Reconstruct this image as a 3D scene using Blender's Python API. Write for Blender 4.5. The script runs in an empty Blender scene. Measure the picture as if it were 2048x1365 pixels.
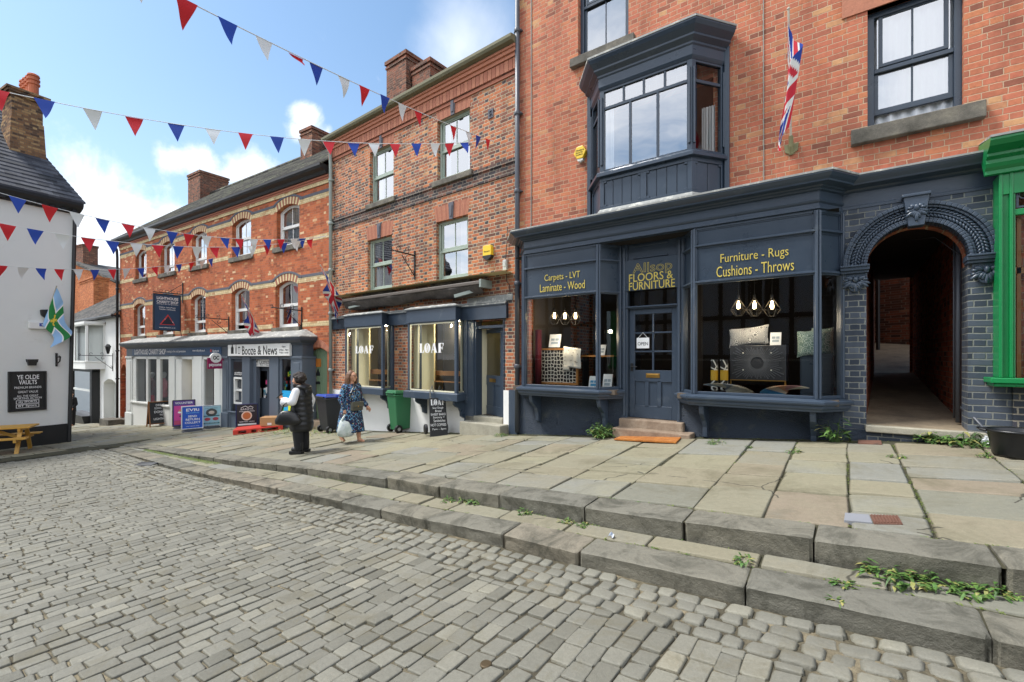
import bpy, math, random
import numpy as np
from mathutils import Vector, Matrix
random.seed(7); RNG = np.random.default_rng(7)
SC = bpy.context.scene
COL = SC.collection
R = math.radians
EYE = 1.6
# ------------------------------------------------------------------ survey: camera bearings -> real coordinates
FPX, CX, HY, YAW = 920.0, 1024.0, 714.0, R(35.8)
SN, CS = math.sin(YAW), math.cos(YAW)
def ray(u, v):
    a = (u-CX)/FPX
    return (-SN+CS*a, CS+SN*a, (HY-v)/FPX)
def pix(x, y, z):
    f = -SN*x+CS*y; r = CS*x+SN*y
    return CX+FPX*r/f, HY-FPX*(z-EYE)/f, f
def at_t(u, v, t):
    d = ray(u, v); return Vector((d[0]*t, d[1]*t, d[2]*t+EYE))
class Fr:
    """plan frame of a facade: x runs along it, y into the building, z is world height"""
    def __init__(s, ox, oy, deg):
        s.o = (ox, oy); s.a = R(deg); c, n = math.cos(s.a), math.sin(s.a); s.ex = (c, n); s.ey = (-n, c)
    def at(s, u, v, y=0.0):
        d = ray(u, v)
        t = (y+s.o[0]*s.ey[0]+s.o[1]*s.ey[1])/(d[0]*s.ey[0]+d[1]*s.ey[1])
        return ((d[0]*t-s.o[0])*s.ex[0]+(d[1]*t-s.o[1])*s.ex[1], d[2]*t+EYE)
    def x(s, u, y=0.0): return s.at(u, HY, y)[0]
    def z(s, u, v, y=0.0): return s.at(u, v, y)[1]
    def w(s, x, y, z=0.0): return Vector((s.o[0]+s.ex[0]*x+s.ey[0]*y, s.o[1]+s.ex[1]*x+s.ey[1]*y, z))
FA = Fr(0, 7.8, 0)
FL = Fr(-5.45, 7.8, -2.5)
FH = Fr(-12.68, 8.115, 3.1)
FG = Fr(-29.45, 7.25, 0)
FW = Fr(-21.2, 3.8, 97.6)   # white pub: local x points away from the camera along its wall, y into it (-X)
# ------------------------------------------------------------------ ground heights
def lerp(x, xs, ys): return float(np.interp(x, xs, ys))
def out_to(F, x, u):
    """how far out from the wall a bearing is met in front of a given point of the facade"""
    lo, hi = -6.0, 0.0
    f = lambda y: pix(*F.w(x, y, 2))[0]-u
    for _ in range(50):
        m = (lo+hi)/2
        if (f(m) < 0) == (f(lo) < 0): lo = m
        else: hi = m
    return lo
def zf(x): return EYE+lerp(x, [-70, -40, -29.4, -10.2, -5.4, -3.24, .28, 1.3, 8], [-6.2, -4.12, -3.36, -1.99, -1.576, -1.39, -1.10, -1.03, -.5])
def yf(x): return lerp(x, [-29.4, -12.68, -5.45, 9], [7.2, 8.115, 7.8, 7.8])
def yk1(x): return lerp(x, [-20, -15, -7, 0, 9], [4.3, 4.25, 4.2, 3.76, 3.6])
def yk2(x): return lerp(x, [-20, -15, -10, -5.6, 0, 9], [3.85, 3.78, 3.6, 3.45, 3.21, 3.0])
def hk1(x): return lerp(x, [-18, -15, -12, -7, 0, 9], [0.0, .02, .075, .115, .155, .16])
def hk2(x): return lerp(x, [-18, -15, -11, -5.6, 0, 9], [0.0, .025, .07, .10, .125, .13])
def pav(x, y): return zf(x)-.03*(yf(x)-y)
def tread(x, y): return pav(x, yk1(x))-hk1(x)-.035*(yk1(x)-y)
def road(x, y): return tread(x, yk2(x))-hk2(x)-.012*(yk2(x)-y)+.02*math.sin(x*.9+y*.5)*min(1, max(0, (yk2(x)-y)/1.5))
def ground(x, y): return pav(x, y) if y > yk1(x) else tread(x, y) if y > yk2(x) else road(x, y)
def on_pav(u, v):
    """the point of the pavement seen at a bearing"""
    d = ray(u, v); t = 3.0
    for _ in range(60): t += ((pav(d[0]*t, d[1]*t)-EYE)/d[2]-t)*.6
    return Vector((d[0]*t, d[1]*t, d[2]*t+EYE))
def on_ground(u, v):
    d = ray(u, v); t = .5
    while t < 80 and d[2]*t+EYE > ground(d[0]*t, d[1]*t): t += .01
    return Vector((d[0]*t, d[1]*t, d[2]*t+EYE))
# ------------------------------------------------------------------ objects
def link(o, parent=None):
    COL.objects.link(o)
    if parent is not None: o.parent = parent
    return o
def tag(o, label=None, cat=None, group=None, kind=None):
    if label: o['label'] = label
    if cat: o['category'] = cat
    if group: o['group'] = group
    if kind: o['kind'] = kind
    return o
def thing(name, label, cat, loc=(0, 0, 0), rz=0.0, group=None):
    o = bpy.data.objects.new(name, None); link(o); o.location = loc; o.rotation_euler = (0, 0, rz)
    o.empty_display_size = .1
    return tag(o, label, cat, group)
def copy_tree(o, parent=None):
    c = o.copy(); link(c, parent)
    for ch in list(o.children): copy_tree(ch, c)
    return c
class MB:
    def __init__(s): s.v = []; s.f = []; s.m = []; s.uv = None
    def add(s, vs, fs, m=0):
        b = len(s.v); s.v += [tuple(p) for p in vs]; s.f += [tuple(i+b for i in f) for f in fs]; s.m += [m]*len(fs); return s
    def quad(s, a, b, c, d, m=0): return s.add([a, b, c, d], [(0, 1, 2, 3)], m)
    def poly(s, pts, m=0): return s.add(pts, [tuple(range(len(pts)))], m)
    def box(s, x0, x1, y0, y1, z0, z1, m=0):
        return s.add([(x0, y0, z0), (x1, y0, z0), (x1, y1, z0), (x0, y1, z0), (x0, y0, z1), (x1, y0, z1), (x1, y1, z1), (x0, y1, z1)],
                     [(0, 3, 2, 1), (4, 5, 6, 7), (0, 1, 5, 4), (1, 2, 6, 5), (2, 3, 7, 6), (3, 0, 4, 7)], m)
    def hexa(s, p, m=0): return s.add(p, [(0, 3, 2, 1), (4, 5, 6, 7), (0, 1, 5, 4), (1, 2, 6, 5), (2, 3, 7, 6), (3, 0, 4, 7)], m)
    def obox(s, c, ax, ay, az, m=0):
        c = Vector(c); ax, ay, az = Vector(ax), Vector(ay), Vector(az)
        return s.hexa([c-ax-ay-az, c+ax-ay-az, c+ax+ay-az, c-ax+ay-az, c-ax-ay+az, c+ax-ay+az, c+ax+ay+az, c-ax+ay+az], m)
    def bar(s, p, q, w, h, m=0, up=(0, 0, 1)):
        p, q = Vector(p), Vector(q); d = q-p; n = d.cross(Vector(up))
        if n.length < 1e-5: n = d.cross(Vector((0, 1, 0)))
        n.normalize(); k = n.cross(d).normalized()
        return s.obox((p+q)/2, d/2, n*w/2, k*h/2, m)
    def prism(s, pts, y0, y1, m=0):
        """polygon in xz, extruded along y (y0 is the street side)"""
        n = len(pts); vs = [(x, y0, z) for x, z in pts]+[(x, y1, z) for x, z in pts]
        return s.add(vs, [tuple(range(n)), tuple(range(2*n-1, n-1, -1))]+[(i, n+i, n+(i+1) % n, (i+1) % n) for i in range(n)], m)
    def ring(s, o, i, y0, y1, m=0):
        """a frame between two outlines (same count) in xz"""
        n = len(o); vs = [(x, y0, z) for x, z in o]+[(x, y0, z) for x, z in i]+[(x, y1, z) for x, z in o]+[(x, y1, z) for x, z in i]
        fs = []
        for k in range(n):
            j = (k+1) % n
            fs += [(k, j, n+j, n+k), (n+k, n+j, 3*n+j, 3*n+k), (j, k, 2*n+k, 2*n+j)]
        return s.add(vs, fs, m)
    def tube(s, pts, r, n=8, m=0, caps=True):
        pts = [Vector(p) for p in pts]; rs = r if isinstance(r, (list, tuple)) else [r]*len(pts)
        vs = []; ref = None
        for k, p in enumerate(pts):
            d = (pts[min(k+1, len(pts)-1)]-pts[max(k-1, 0)]).normalized()
            if ref is None: ref = d.cross(Vector((0, 0, 1))) if abs(d.z) < .9 else d.cross(Vector((0, 1, 0)))
            u = (ref-d*ref.dot(d)).normalized(); w = d.cross(u); ref = u
            vs += [p+(u*math.cos(2*math.pi*j/n)+w*math.sin(2*math.pi*j/n))*rs[k] for j in range(n)]
        fs = [(k*n+j, k*n+(j+1) % n, (k+1)*n+(j+1) % n, (k+1)*n+j) for k in range(len(pts)-1) for j in range(n)]
        if caps: fs += [tuple(range(n-1, -1, -1)), tuple((len(pts)-1)*n+j for j in range(n))]
        return s.add(vs, fs, m)
    def lathe(s, prof, c=(0, 0, 0), n=20, m=0, sx=1, sy=1):
        vs = [(c[0]+r*sx*math.cos(2*math.pi*j/n), c[1]+r*sy*math.sin(2*math.pi*j/n), c[2]+z) for r, z in prof for j in range(n)]
        fs = [(k*n+j, k*n+(j+1) % n, (k+1)*n+(j+1) % n, (k+1)*n+j) for k in range(len(prof)-1) for j in range(n)]
        fs += [tuple(range(n-1, -1, -1)), tuple((len(prof)-1)*n+j for j in range(n))]
        return s.add(vs, fs, m)
    def ell(s, c, r, n=12, m=0, rot=None):
        vs = []; q = rot or Matrix.Identity(3)
        for i in range(1, n):
            t = math.pi*i/n
            for j in range(2*n):
                p = 2*math.pi*j/(2*n)
                vs.append(Vector(c)+q @ Vector((r[0]*math.sin(t)*math.cos(p), r[1]*math.sin(t)*math.sin(p), r[2]*math.cos(t))))
        k = 2*n; fs = [(i*k+j, (i+1)*k+j, (i+1)*k+(j+1) % k, i*k+(j+1) % k) for i in range(n-2) for j in range(k)]
        vs += [Vector(c)+q @ Vector((0, 0, r[2])), Vector(c)+q @ Vector((0, 0, -r[2]))]; a = len(vs)-2
        fs += [(a, j, (j+1) % k) for j in range(k)]+[(a+1, (n-2)*k+(j+1) % k, (n-2)*k+j) for j in range(k)]
        return s.add(vs, fs, m)
    def loft(s, rings, m=0, caps=True):
        """closed rings of equal count"""
        n = len(rings[0]); vs = [p for r in rings for p in r]
        fs = [(k*n+j, k*n+(j+1) % n, (k+1)*n+(j+1) % n, (k+1)*n+j) for k in range(len(rings)-1) for j in range(n)]
        if caps: fs += [tuple(range(n-1, -1, -1)), tuple((len(rings)-1)*n+j for j in range(n))]
        return s.add(vs, fs, m)
    def sweep(s, prof, path, m=0):
        """moulding: prof = [(out, z)...] carried along a plan path left to right, out = towards the street side"""
        P = [Vector((x, y)) for x, y in path]; offs = []
        for k, p in enumerate(P):
            ds = []
            if k > 0: ds.append((p-P[k-1]).normalized())
            if k < len(P)-1: ds.append((P[k+1]-p).normalized())
            ns = [Vector((d.y, -d.x)) for d in ds]
            nn = sum(ns, Vector((0, 0))).normalized(); nn = nn/max(.3, nn.dot(ns[0])); offs.append(nn)
        n = len(prof); vs = [(P[k].x+offs[k].x*o, P[k].y+offs[k].y*o, z) for k in range(len(P)) for o, z in prof]
        fs = [(k*n+j, (k+1)*n+j, (k+1)*n+j+1, k*n+j+1) for k in range(len(P)-1) for j in range(n-1)]
        fs += [tuple(range(n)), tuple((len(P)-1)*n+j for j in range(n-1, -1, -1))]
        return s.add(vs, fs, m)
    def grid(s, fn, nu, nv, m=0, mfn=None):
        b = len(s.v); s.v += [tuple(fn(i/nu, j/nv)) for j in range(nv+1) for i in range(nu+1)]
        for j in range(nv):
            for i in range(nu):
                a = b+j*(nu+1)+i; s.f.append((a, a+1, a+nu+2, a+nu+1))
                s.m.append(mfn((i+.5)/nu, (j+.5)/nv) if mfn else m)
        return s
    def build(s, name, mats, parent=None, smooth=False, bevel=0, loc=None, rot=None, solid=0, remesh=0, smoothit=0, seg=2):
        me = bpy.data.meshes.new(name); me.from_pydata(s.v, [], s.f)
        if not isinstance(mats, (list, tuple)): mats = [mats]
        for mt in mats: me.materials.append(mt)
        if len(mats) > 1: me.polygons.foreach_set('material_index', s.m)
        if smooth: me.polygons.foreach_set('use_smooth', [True]*len(s.f))
        me.update()
        o = bpy.data.objects.new(name, me); link(o, parent)
        if loc is not None: o.location = loc
        if rot is not None: o.rotation_euler = rot
        if solid:
            md = o.modifiers.new('t', 'SOLIDIFY'); md.thickness = solid; md.offset = 0
        if remesh:
            md = o.modifiers.new('r', 'REMESH'); md.mode = 'VOXEL'; md.voxel_size = remesh; md.use_smooth_shade = True
            md = o.modifiers.new('s', 'SMOOTH'); md.iterations = smoothit or 6; md.factor = .5
        if bevel:
            md = o.modifiers.new('b', 'BEVEL'); md.width = bevel; md.segments = seg; md.limit_method = 'ANGLE'; md.angle_limit = R(40)
        return o
def text(body, size, parent, loc, mat, name='lettering', rot=(R(90), 0, 0), align='CENTER', sx=1.0, off=0.0, ext=.002, sp=1.0, shear=0):
    cu = bpy.data.curves.new(name, 'FONT'); cu.body = body; cu.size = size; cu.align_x = align; cu.align_y = 'CENTER'
    cu.extrude = ext; cu.offset = off; cu.space_character = sp; cu.resolution_u = 3; cu.shear = shear; cu.space_line = .95
    cu.materials.append(mat)
    o = bpy.data.objects.new(name, cu); link(o, parent); o.location = loc; o.rotation_euler = rot; o.scale = (sx, 1, 1)
    return o
# ------------------------------------------------------------------ materials
def lin(h):
    if isinstance(h, str):
        c = [int(h[i:i+2], 16)/255 for i in (0, 2, 4)]
        return tuple(x/12.92 if x <= .04045 else ((x+.055)/1.055)**2.4 for x in c)
    return h
class NT:
    def __init__(s, name):
        s.mat = bpy.data.materials.new(name); s.mat.use_nodes = True; s.t = s.mat.node_tree; s.t.nodes.clear()
        s.out = s.n('ShaderNodeOutputMaterial')
    def n(s, typ, **kw):
        nd = s.t.nodes.new(typ)
        for k, v in kw.items(): setattr(nd, k, v)
        return nd
    def put(s, nd, key, val):
        i = nd.inputs[key]
        if isinstance(val, bpy.types.NodeSocket): s.t.links.new(val, i)
        elif isinstance(val, (tuple, list)) and len(val) == 3 and i.type == 'RGBA': i.default_value = (*val, 1)
        else: i.default_value = val
    def math(s, op, a, b=0.0, c=0.0):
        nd = s.n('ShaderNodeMath', operation=op); s.put(nd, 0, a); s.put(nd, 1, b); s.put(nd, 2, c); return nd.outputs[0]
    def mix(s, f, a, b, typ='MIX'):
        nd = s.n('ShaderNodeMix', data_type='RGBA', blend_type=typ); s.put(nd, 0, f); s.put(nd, 6, a); s.put(nd, 7, b); return nd.outputs[2]
    def ramp(s, f, stops, interp='LINEAR'):
        nd = s.n('ShaderNodeValToRGB'); e = nd.color_ramp.elements; nd.color_ramp.interpolation = interp
        while len(e) < len(stops): e.new(.5)
        for k, (p, c) in enumerate(stops):
            e[k].position = p; e[k].color = (*lin(c), 1) if not isinstance(c, (int, float)) else (c, c, c, 1)
        s.put(nd, 0, f); return nd.outputs[0]
    def noise(s, vec, scale, detail=4, rough=.55, dist=0):
        nd = s.n('ShaderNodeTexNoise'); s.put(nd, 'Vector', vec); s.put(nd, 'Scale', scale); s.put(nd, 'Detail', detail); s.put(nd, 'Roughness', rough); s.put(nd, 'Distortion', dist)
        return nd.outputs[0]
    def coord(s, k='Object'): return s.n('ShaderNodeTexCoord').outputs[k]
    def bsdf(s, col, rough=.6, metal=0, normal=None, spec=.5, coat=0, emis=None, estr=0, trans=0, sheen=0, alpha=None):
        b = s.n('ShaderNodeBsdfPrincipled'); s.put(b, 'Base Color', col); s.put(b, 'Roughness', rough); s.put(b, 'Metallic', metal); s.put(b, 'Specular IOR Level', spec)
        if normal is not None: s.put(b, 'Normal', normal)
        if coat: s.put(b, 'Coat Weight', coat)
        if emis is not None: s.put(b, 'Emission Color', emis); s.put(b, 'Emission Strength', estr)
        s.t.links.new(b.outputs[0], s.out.inputs[0]); return s.mat
    def bump(s, h, strength=.3, dist=.01, normal=None):
        nd = s.n('ShaderNodeBump'); s.put(nd, 'Height', h); s.put(nd, 'Strength', strength); s.put(nd, 'Distance', dist)
        if normal is not None: s.put(nd, 'Normal', normal)
        return nd.outputs[0]
def paint(name, col, rough=.5, var=.12, vs=6, bs=40, bst=.08, metal=0, spec=.5, dirt=None, dirts=(.55, .75), coat=0):
    """an evenly coloured surface with faint unevenness, optional dirt patches"""
    m = NT(name); c = lin(col); co = m.coord()
    n1 = m.noise(co, vs, 5, .6); n2 = m.noise(co, bs, 3, .6)
    k = m.math('MULTIPLY_ADD', n1, 2*var, 1-var)
    vm = m.n('ShaderNodeVectorMath', operation='SCALE'); m.put(vm, 0, c); m.put(vm, 3, k); colr = vm.outputs[0]
    if dirt is not None:
        f = m.ramp(m.noise(co, vs*.7, 7, .7, .4), [(dirts[0], 0.0), (dirts[1], 1.0)]); colr = m.mix(f, colr, lin(dirt))
    r = m.math('MULTIPLY_ADD', n1, .2, rough-.1)
    return m.bsdf(colr, r, metal, m.bump(m.math('ADD', m.math('MULTIPLY', n2, .5 if bst < .9 else 2.0), n1), bst, .01 if bst < .9 else .02), spec, coat)
def emit(name, col, st):
    m = NT(name); return m.bsdf(lin(col), .5, emis=lin(col), estr=st)
def bricks(name, cols, mortar, H=.077, L=.335, split=.667, joint=.011, header=None, patch=None, bump=.6, seed=0, soot=None, zsplit=None, bond='flemish', rough=.85, tone=.25):
    """real brickwork: every brick gets its own colour. cols = ramp stops for stretchers, header = ramp for header bricks"""
    m = NT(name); co = m.coord(); sp = m.n('ShaderNodeSeparateXYZ'); m.put(sp, 0, co)
    wob = m.noise(co, 3.0, 2); wob2 = m.noise(co, 26, 2)
    x = m.math('ADD', m.math('ADD', sp.outputs[0], sp.outputs[1]), m.math('MULTIPLY', wob2, .012))
    z = m.math('ADD', m.math('ADD', sp.outputs[2], m.math('MULTIPLY', wob, .018)), m.math('MULTIPLY', wob2, .007))
    zr = m.math('DIVIDE', z, H); row = m.math('FLOOR', zr); fz = m.math('SUBTRACT', zr, row)
    par = m.math('FLOORED_MODULO', row, 2.0)
    wn0 = m.n('ShaderNodeTexWhiteNoise', noise_dimensions='1D'); m.put(wn0, 'W', m.math('ADD', row, .3+seed))
    xr = m.math('ADD', m.math('DIVIDE', x, L), m.math('ADD', m.math('MULTIPLY', par, .5), m.math('MULTIPLY', wn0.outputs[0], .07)))
    cell = m.math('FLOOR', xr); fx = m.math('SUBTRACT', xr, cell)
    if bond == 'flemish':
        hd = m.math('GREATER_THAN', fx, split)
        d1 = m.math('MINIMUM', fx, m.math('SUBTRACT', 1.0, fx)); d2 = m.math('ABSOLUTE', m.math('SUBTRACT', fx, split))
        dx = m.math('MULTIPLY', m.math('MINIMUM', d1, d2), L)
        idx = m.math('MULTIPLY_ADD', cell, 2.0, hd)
    else:
        hd = None
        dx = m.math('MULTIPLY', m.math('MINIMUM', fx, m.math('SUBTRACT', 1.0, fx)), L); idx = cell
    dz = m.math('MULTIPLY', m.math('MINIMUM', fz, m.math('SUBTRACT', 1.0, fz)), H)
    d = m.math('ADD', m.math('MINIMUM', dx, dz), m.math('MULTIPLY', m.math('SUBTRACT', m.noise(co, 60, 2), .5), .006))
    isb = m.n('ShaderNodeMapRange'); isb.interpolation_type = 'SMOOTHSTEP'; m.put(isb, 0, d); m.put(isb, 1, joint*.3); m.put(isb, 2, joint*.75)
    cb = m.n('ShaderNodeCombineXYZ'); m.put(cb, 0, idx); m.put(cb, 1, row); m.put(cb, 2, seed)
    wn = m.n('ShaderNodeTexWhiteNoise', noise_dimensions='3D'); m.put(wn, 'Vector', cb.outputs[0]); rv = wn.outputs[0]
    big = m.noise(co, .6, 3)
    rv2 = m.math('ADD', rv, m.math('MULTIPLY', m.math('SUBTRACT', big, .5), .5))
    col = m.ramp(rv2, cols)
    if header is not None and hd is not None:

        hcol = m.ramp(rv2, header); f = hd
        if zsplit:
            mr = m.n('ShaderNodeMapRange'); m.put(mr, 0, m.math('ADD', sp.outputs[2], m.math('MULTIPLY', m.math('SUBTRACT', big, .5), 1.2))); m.put(mr, 1, zsplit[0]); m.put(mr, 2, zsplit[1]); m.put(mr, 3, 1.0); m.put(mr, 4, zsplit[2])
            f = m.math('MULTIPLY', hd, m.math('GREATER_THAN', mr.outputs[0], m.math('MULTIPLY', wn.outputs['Value'], .98)))
        col = m.mix(f, col, hcol)
    face = m.noise(co, 14, 6, .7)
    vm = m.n('ShaderNodeVectorMath', operation='SCALE'); m.put(vm, 0, col); m.put(vm, 3, m.math('MULTIPLY_ADD', face, 2*tone, 1-tone)); col = vm.outputs[0]
    if patch is not None:
        f = m.ramp(m.noise(co, 9.0, 8, .8, .6), [(.53, 0.0), (.66, .6)]); col = m.mix(f, col, lin(patch))
    mp_ = m.n('ShaderNodeVectorMath', operation='MULTIPLY'); m.put(mp_, 0, co); m.put(mp_, 1, (1.9, 1.9, .33)); stain = m.ramp(m.noise(mp_.outputs[0], 1.0, 7, .65, .3), [(.50, 0.0), (.72, .6)])   # rain and soot streaks
    vs_ = m.n('ShaderNodeVectorMath', operation='SCALE'); m.put(vs_, 0, col); m.put(vs_, 3, m.math('MULTIPLY_ADD', stain, -.5, 1.0)); col = vs_.outputs[0]
    mc = m.mix(m.noise(co, 5, 4), lin(mortar), tuple(c*.6 for c in lin(mortar)))
    vq = m.n('ShaderNodeVectorMath', operation='SCALE'); m.put(vq, 0, mc); m.put(vq, 3, m.math('MULTIPLY_ADD', stain, -.6, 1.0)); out = m.mix(isb.outputs[0], vq.outputs[0], col)
    h = m.math('ADD', m.math('MULTIPLY', isb.outputs[0], 1.0), m.math('MULTIPLY', face, .45))
    return m.bsdf(out, rough, 0, m.bump(h, bump, .012), .25)
def stone(name, stops, scale=2.5, bs=25, bst=.35, rough=.85, attr=None, blot=None, blots=(.6, .72), fine=120):
    m = NT(name); co = m.coord(); n = m.noise(co, scale, 8, .7)
    if attr:
        at = m.n('ShaderNodeAttribute', attribute_name=attr); f = m.math('ADD', m.math('MULTIPLY', at.outputs['Fac'], .8), m.math('MULTIPLY', n, .25))
    else: f = n
    col = m.ramp(f, stops)
    n2 = m.noise(co, bs, 7, .7); n3 = m.noise(co, fine, 2, .6)
    vm = m.n('ShaderNodeVectorMath', operation='SCALE'); m.put(vm, 0, col); m.put(vm, 3, m.math('ADD', m.math('MULTIPLY', n2, .5), m.math('MULTIPLY_ADD', n3, .35, .58))); col = vm.outputs[0]
    if blot:
        col = m.mix(m.ramp(m.noise(co, scale*.8, 8, .75, .7), [(blots[0], 0.0), (blots[1], .8)]), col, lin(blot))
    return m.bsdf(col, rough, 0, m.bump(m.math('ADD', n2, m.math('MULTIPLY', n3, .3)), bst, .012), .3)
def tiles(name, cols, H=.2, W=.25, axis=1, moss=None, k=1.0):
    m = NT(name); co = m.coord(); sp = m.n('ShaderNodeSeparateXYZ'); m.put(sp, 0, co)
    z = m.math('DIVIDE', sp.outputs[2], H); row = m.math('FLOOR', z); fz = m.math('SUBTRACT', z, row)
    a = m.math('ADD', sp.outputs[0] if axis == 0 else sp.outputs[1], m.math('MULTIPLY', m.noise(co, 12, 2), .03))
    x = m.math('ADD', m.math('DIVIDE', a, W), m.math('MULTIPLY', m.math('FLOORED_MODULO', row, 2.0), .5)); c = m.math('FLOOR', x); fx = m.math('SUBTRACT', x, c)
    cb = m.n('ShaderNodeCombineXYZ'); m.put(cb, 0, c); m.put(cb, 1, row); wn = m.n('ShaderNodeTexWhiteNoise', noise_dimensions='3D'); m.put(wn, 'Vector', cb.outputs[0])
    col = m.ramp(wn.outputs[0], cols)
    if moss: col = m.mix(m.ramp(m.noise(co, 2.2, 8, .7, .5), [(.5, 0.0), (.68, .8)]), col, lin(moss))
    e = m.math('MULTIPLY', m.math('GREATER_THAN', fx, .05), 1.0)
    h = m.math('ADD', m.math('MULTIPLY', m.math('SUBTRACT', 1.0, fz), k), m.math('ADD', m.math('MULTIPLY', e, .5), m.math('MULTIPLY', wn.outputs[0], .5)))
    vm = m.n('ShaderNodeVectorMath', operation='SCALE'); m.put(vm, 0, col); m.put(vm, 3, m.math('MULTIPLY_ADD', m.noise(co, 18, 5, .7), .8, .6))
    return m.bsdf(vm.outputs[0], .8, 0, m.bump(h, .9, .03), .25)
def glass(name, tint=(.93, .95, .94), ior=1.5, gain=1.3, base=.02, wob=.0):
    m = NT(name); tr = m.n('ShaderNodeBsdfTransparent'); m.put(tr, 0, tint); gl = m.n('ShaderNodeBsdfGlossy'); m.put(gl, 'Roughness', .004); m.put(gl, 'Color', (.95, .97, 1.0))
    fr = m.n('ShaderNodeFresnel'); m.put(fr, 0, ior)
    if wob:
        nb = m.bump(m.noise(m.coord(), 1.3, 2), wob, .05); m.put(gl, 'Normal', nb)
    f = m.math('MULTIPLY_ADD', fr.outputs[0], gain, base); f.node.use_clamp = True
    mx = m.n('ShaderNodeMixShader'); m.put(mx, 0, f); m.t.links.new(tr.outputs[0], mx.inputs[1]); m.t.links.new(gl.outputs[0], mx.inputs[2]); m.t.links.new(mx.outputs[0], m.out.inputs[0])
    return m.mat
M = {}
M['brickA'] = bricks('orange_red_brick', [(.0, '875545'), (.15, 'a96751'), (.4, 'bc7358'), (.6, 'b56a53'), (.8, 'bf7a57'), (.93, 'a35f4c'), (1.0, 'c4946a')], 'cdb294', H=.0785, L=.342, split=.655, joint=.0085, patch='8f5845', tone=.34)
M['brickL'] = bricks('flemish_brick', [(.0, '6b4a40'), (.18, '8a5844'), (.4, 'b46c4c'), (.65, 'c27a52'), (.82, '9a6250'), (.93, '7a5548'), (1.0, 'c9946a')], 'c9baa0', H=.074, L=.33, joint=.013, header=[(0, '4b474a'), (.3, '665350'), (.55, '835f52'), (.8, 'a3684f'), (1, 'b0714f')], zsplit=(5.9, 6.9, .25), seed=3, tone=.3)
M['brickH'] = bricks('bright_orange_brick', [(.0, '8f5139'), (.3, 'b4623f'), (.6, 'bf6c45'), (.85, 'a95a3f'), (.97, 'cc9264'), (1.0, 'd6b68f')], 'b58c6e', H=.076, L=.34, joint=.007, seed=5, tone=.3)
M['brickCh'] = bricks('sooty_chimney_brick', [(.0, '4a3630'), (.3, '6f4636'), (.6, '8d5540'), (.85, '5c4238'), (1.0, 'a87558')], '8d7c6c', seed=8, patch='4a423a')
M['brickW'] = bricks('weathered_chimney_brick', [(.0, '4a3b32'), (.35, '7a5a42'), (.65, '95704c'), (1.0, 'a98b62')], '77695a', seed=9, patch='3b342d')
M['brickFar'] = bricks('far_orange_brick', [(.0, '94502f'), (.5, 'b9663b'), (1.0, 'c67a4a')], 'b08a66', seed=11)
M['brickBlue'] = bricks('slate_blue_painted_brick', [(.0, '343b46'), (.4, '434b57'), (.75, '525a66'), (1.0, '5f6670')], '8f918b', H=.079, L=.345, joint=.012, seed=13, rough=.55, bump=.5, tone=.12)
M['brickAl'] = bricks('alley_brick', [(.0, '6e3423'), (.4, '9c4f33'), (.75, 'b36240'), (1.0, '4d3029')], '9b8672', seed=15)
M['brickBase'] = bricks('dark_base_brick', [(.0, '2f343c'), (.45, '3d434d'), (.85, '4a515b'), (1.0, '6e3f33')], 'b3ab9b', H=.079, L=.345, joint=.015, seed=17, rough=.6, tone=.12)
M['navy'] = paint('dark_blue_gloss_paint', '3c4857', .32, .14, 4, 22, .25, spec=.5, dirt='59626b', dirts=(.58, .78))
M['navyd'] = paint('dark_blue_shop_paint', '34404e', .3, .12, 3, 26, .16, dirt='4a5560', dirts=(.58, .8))
M['navyp'] = paint('dark_blue_pebbledash', '3a4554', .5, .12, 5, 60, 1.0, dirt='5c625f', dirts=(.56, .75))
M['lead'] = paint('grey_lead_flashing', '8d8f8c', .6, .3, 9, 30, .5, dirt='c9c8be', dirts=(.52, .64))
M['gold'] = paint('gold_lettering', 'd2bd58', .4, .05)
M['white'] = paint('white_wood_paint', 'e4e4e0', .45, .05, 5, 40, .05)
M['white2'] = paint('soft_white_paint', 'd3d6d2', .5, .07, 3, 20, .15, dirt='a8a79e', dirts=(.62, .8))
M['render'] = paint('white_render', 'dfe0dc', .85, .05, 1.2, 18, .5, dirt='b9b6ab', dirts=(.6, .85))
M['renderL'] = paint('white_limewash', 'e9e9e6', .85, .04, 2, 12, .6, dirt='aaa494', dirts=(.66, .85))
M['black'] = paint('black_paint', '1c1d1f', .45, .2, 4, 30, .15)
M['blackm'] = paint('black_ironwork', '18191b', .5, .2, 8, 40, .2)
M['sillstone'] = stone('dark_sill_stone', [(.3, '45433c'), (.5, '66625a'), (.7, '857f70')], 3, 30, .5)
M['sage'] = paint('pale_sage_paint', '9fac9f', .45, .06)
M['greyp'] = paint('slate_grey_paint', '5a6470', .45, .07, 4, 25, .1)
M['greyd'] = paint('dark_grey_paint', '414a55', .45, .07, 4, 25, .1)
M['greenp'] = paint('bright_green_gloss_paint', '127c43', .3, .06, 4, 20, .06)
M['cream'] = paint('cream_wall_paint', 'dccf9f', .8, .03)
M['creamw'] = paint('cream_window_paint', 'e5e0c4', .5, .04)
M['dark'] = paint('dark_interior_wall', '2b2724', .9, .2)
M['room'] = paint('dim_room_wall', '6d655c', .9, .1)
M['floor'] = paint('dark_shop_floor', '4a3d33', .7, .2)
M['curtain'] = paint('white_net_curtain', 'e9ecef', .9, .04)
M['pipe'] = paint('grey_green_pipe_paint', '8c9690', .45, .1)
M['pipeb'] = paint('slate_pipe_paint', '4c5058', .4, .1)
M['tileH'] = tiles('mossy_clay_tiles', [(0, '2d2c2b'), (.5, '3b3936'), (1, '4d4a45')], .16, .26, 0, '7c8068')
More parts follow.
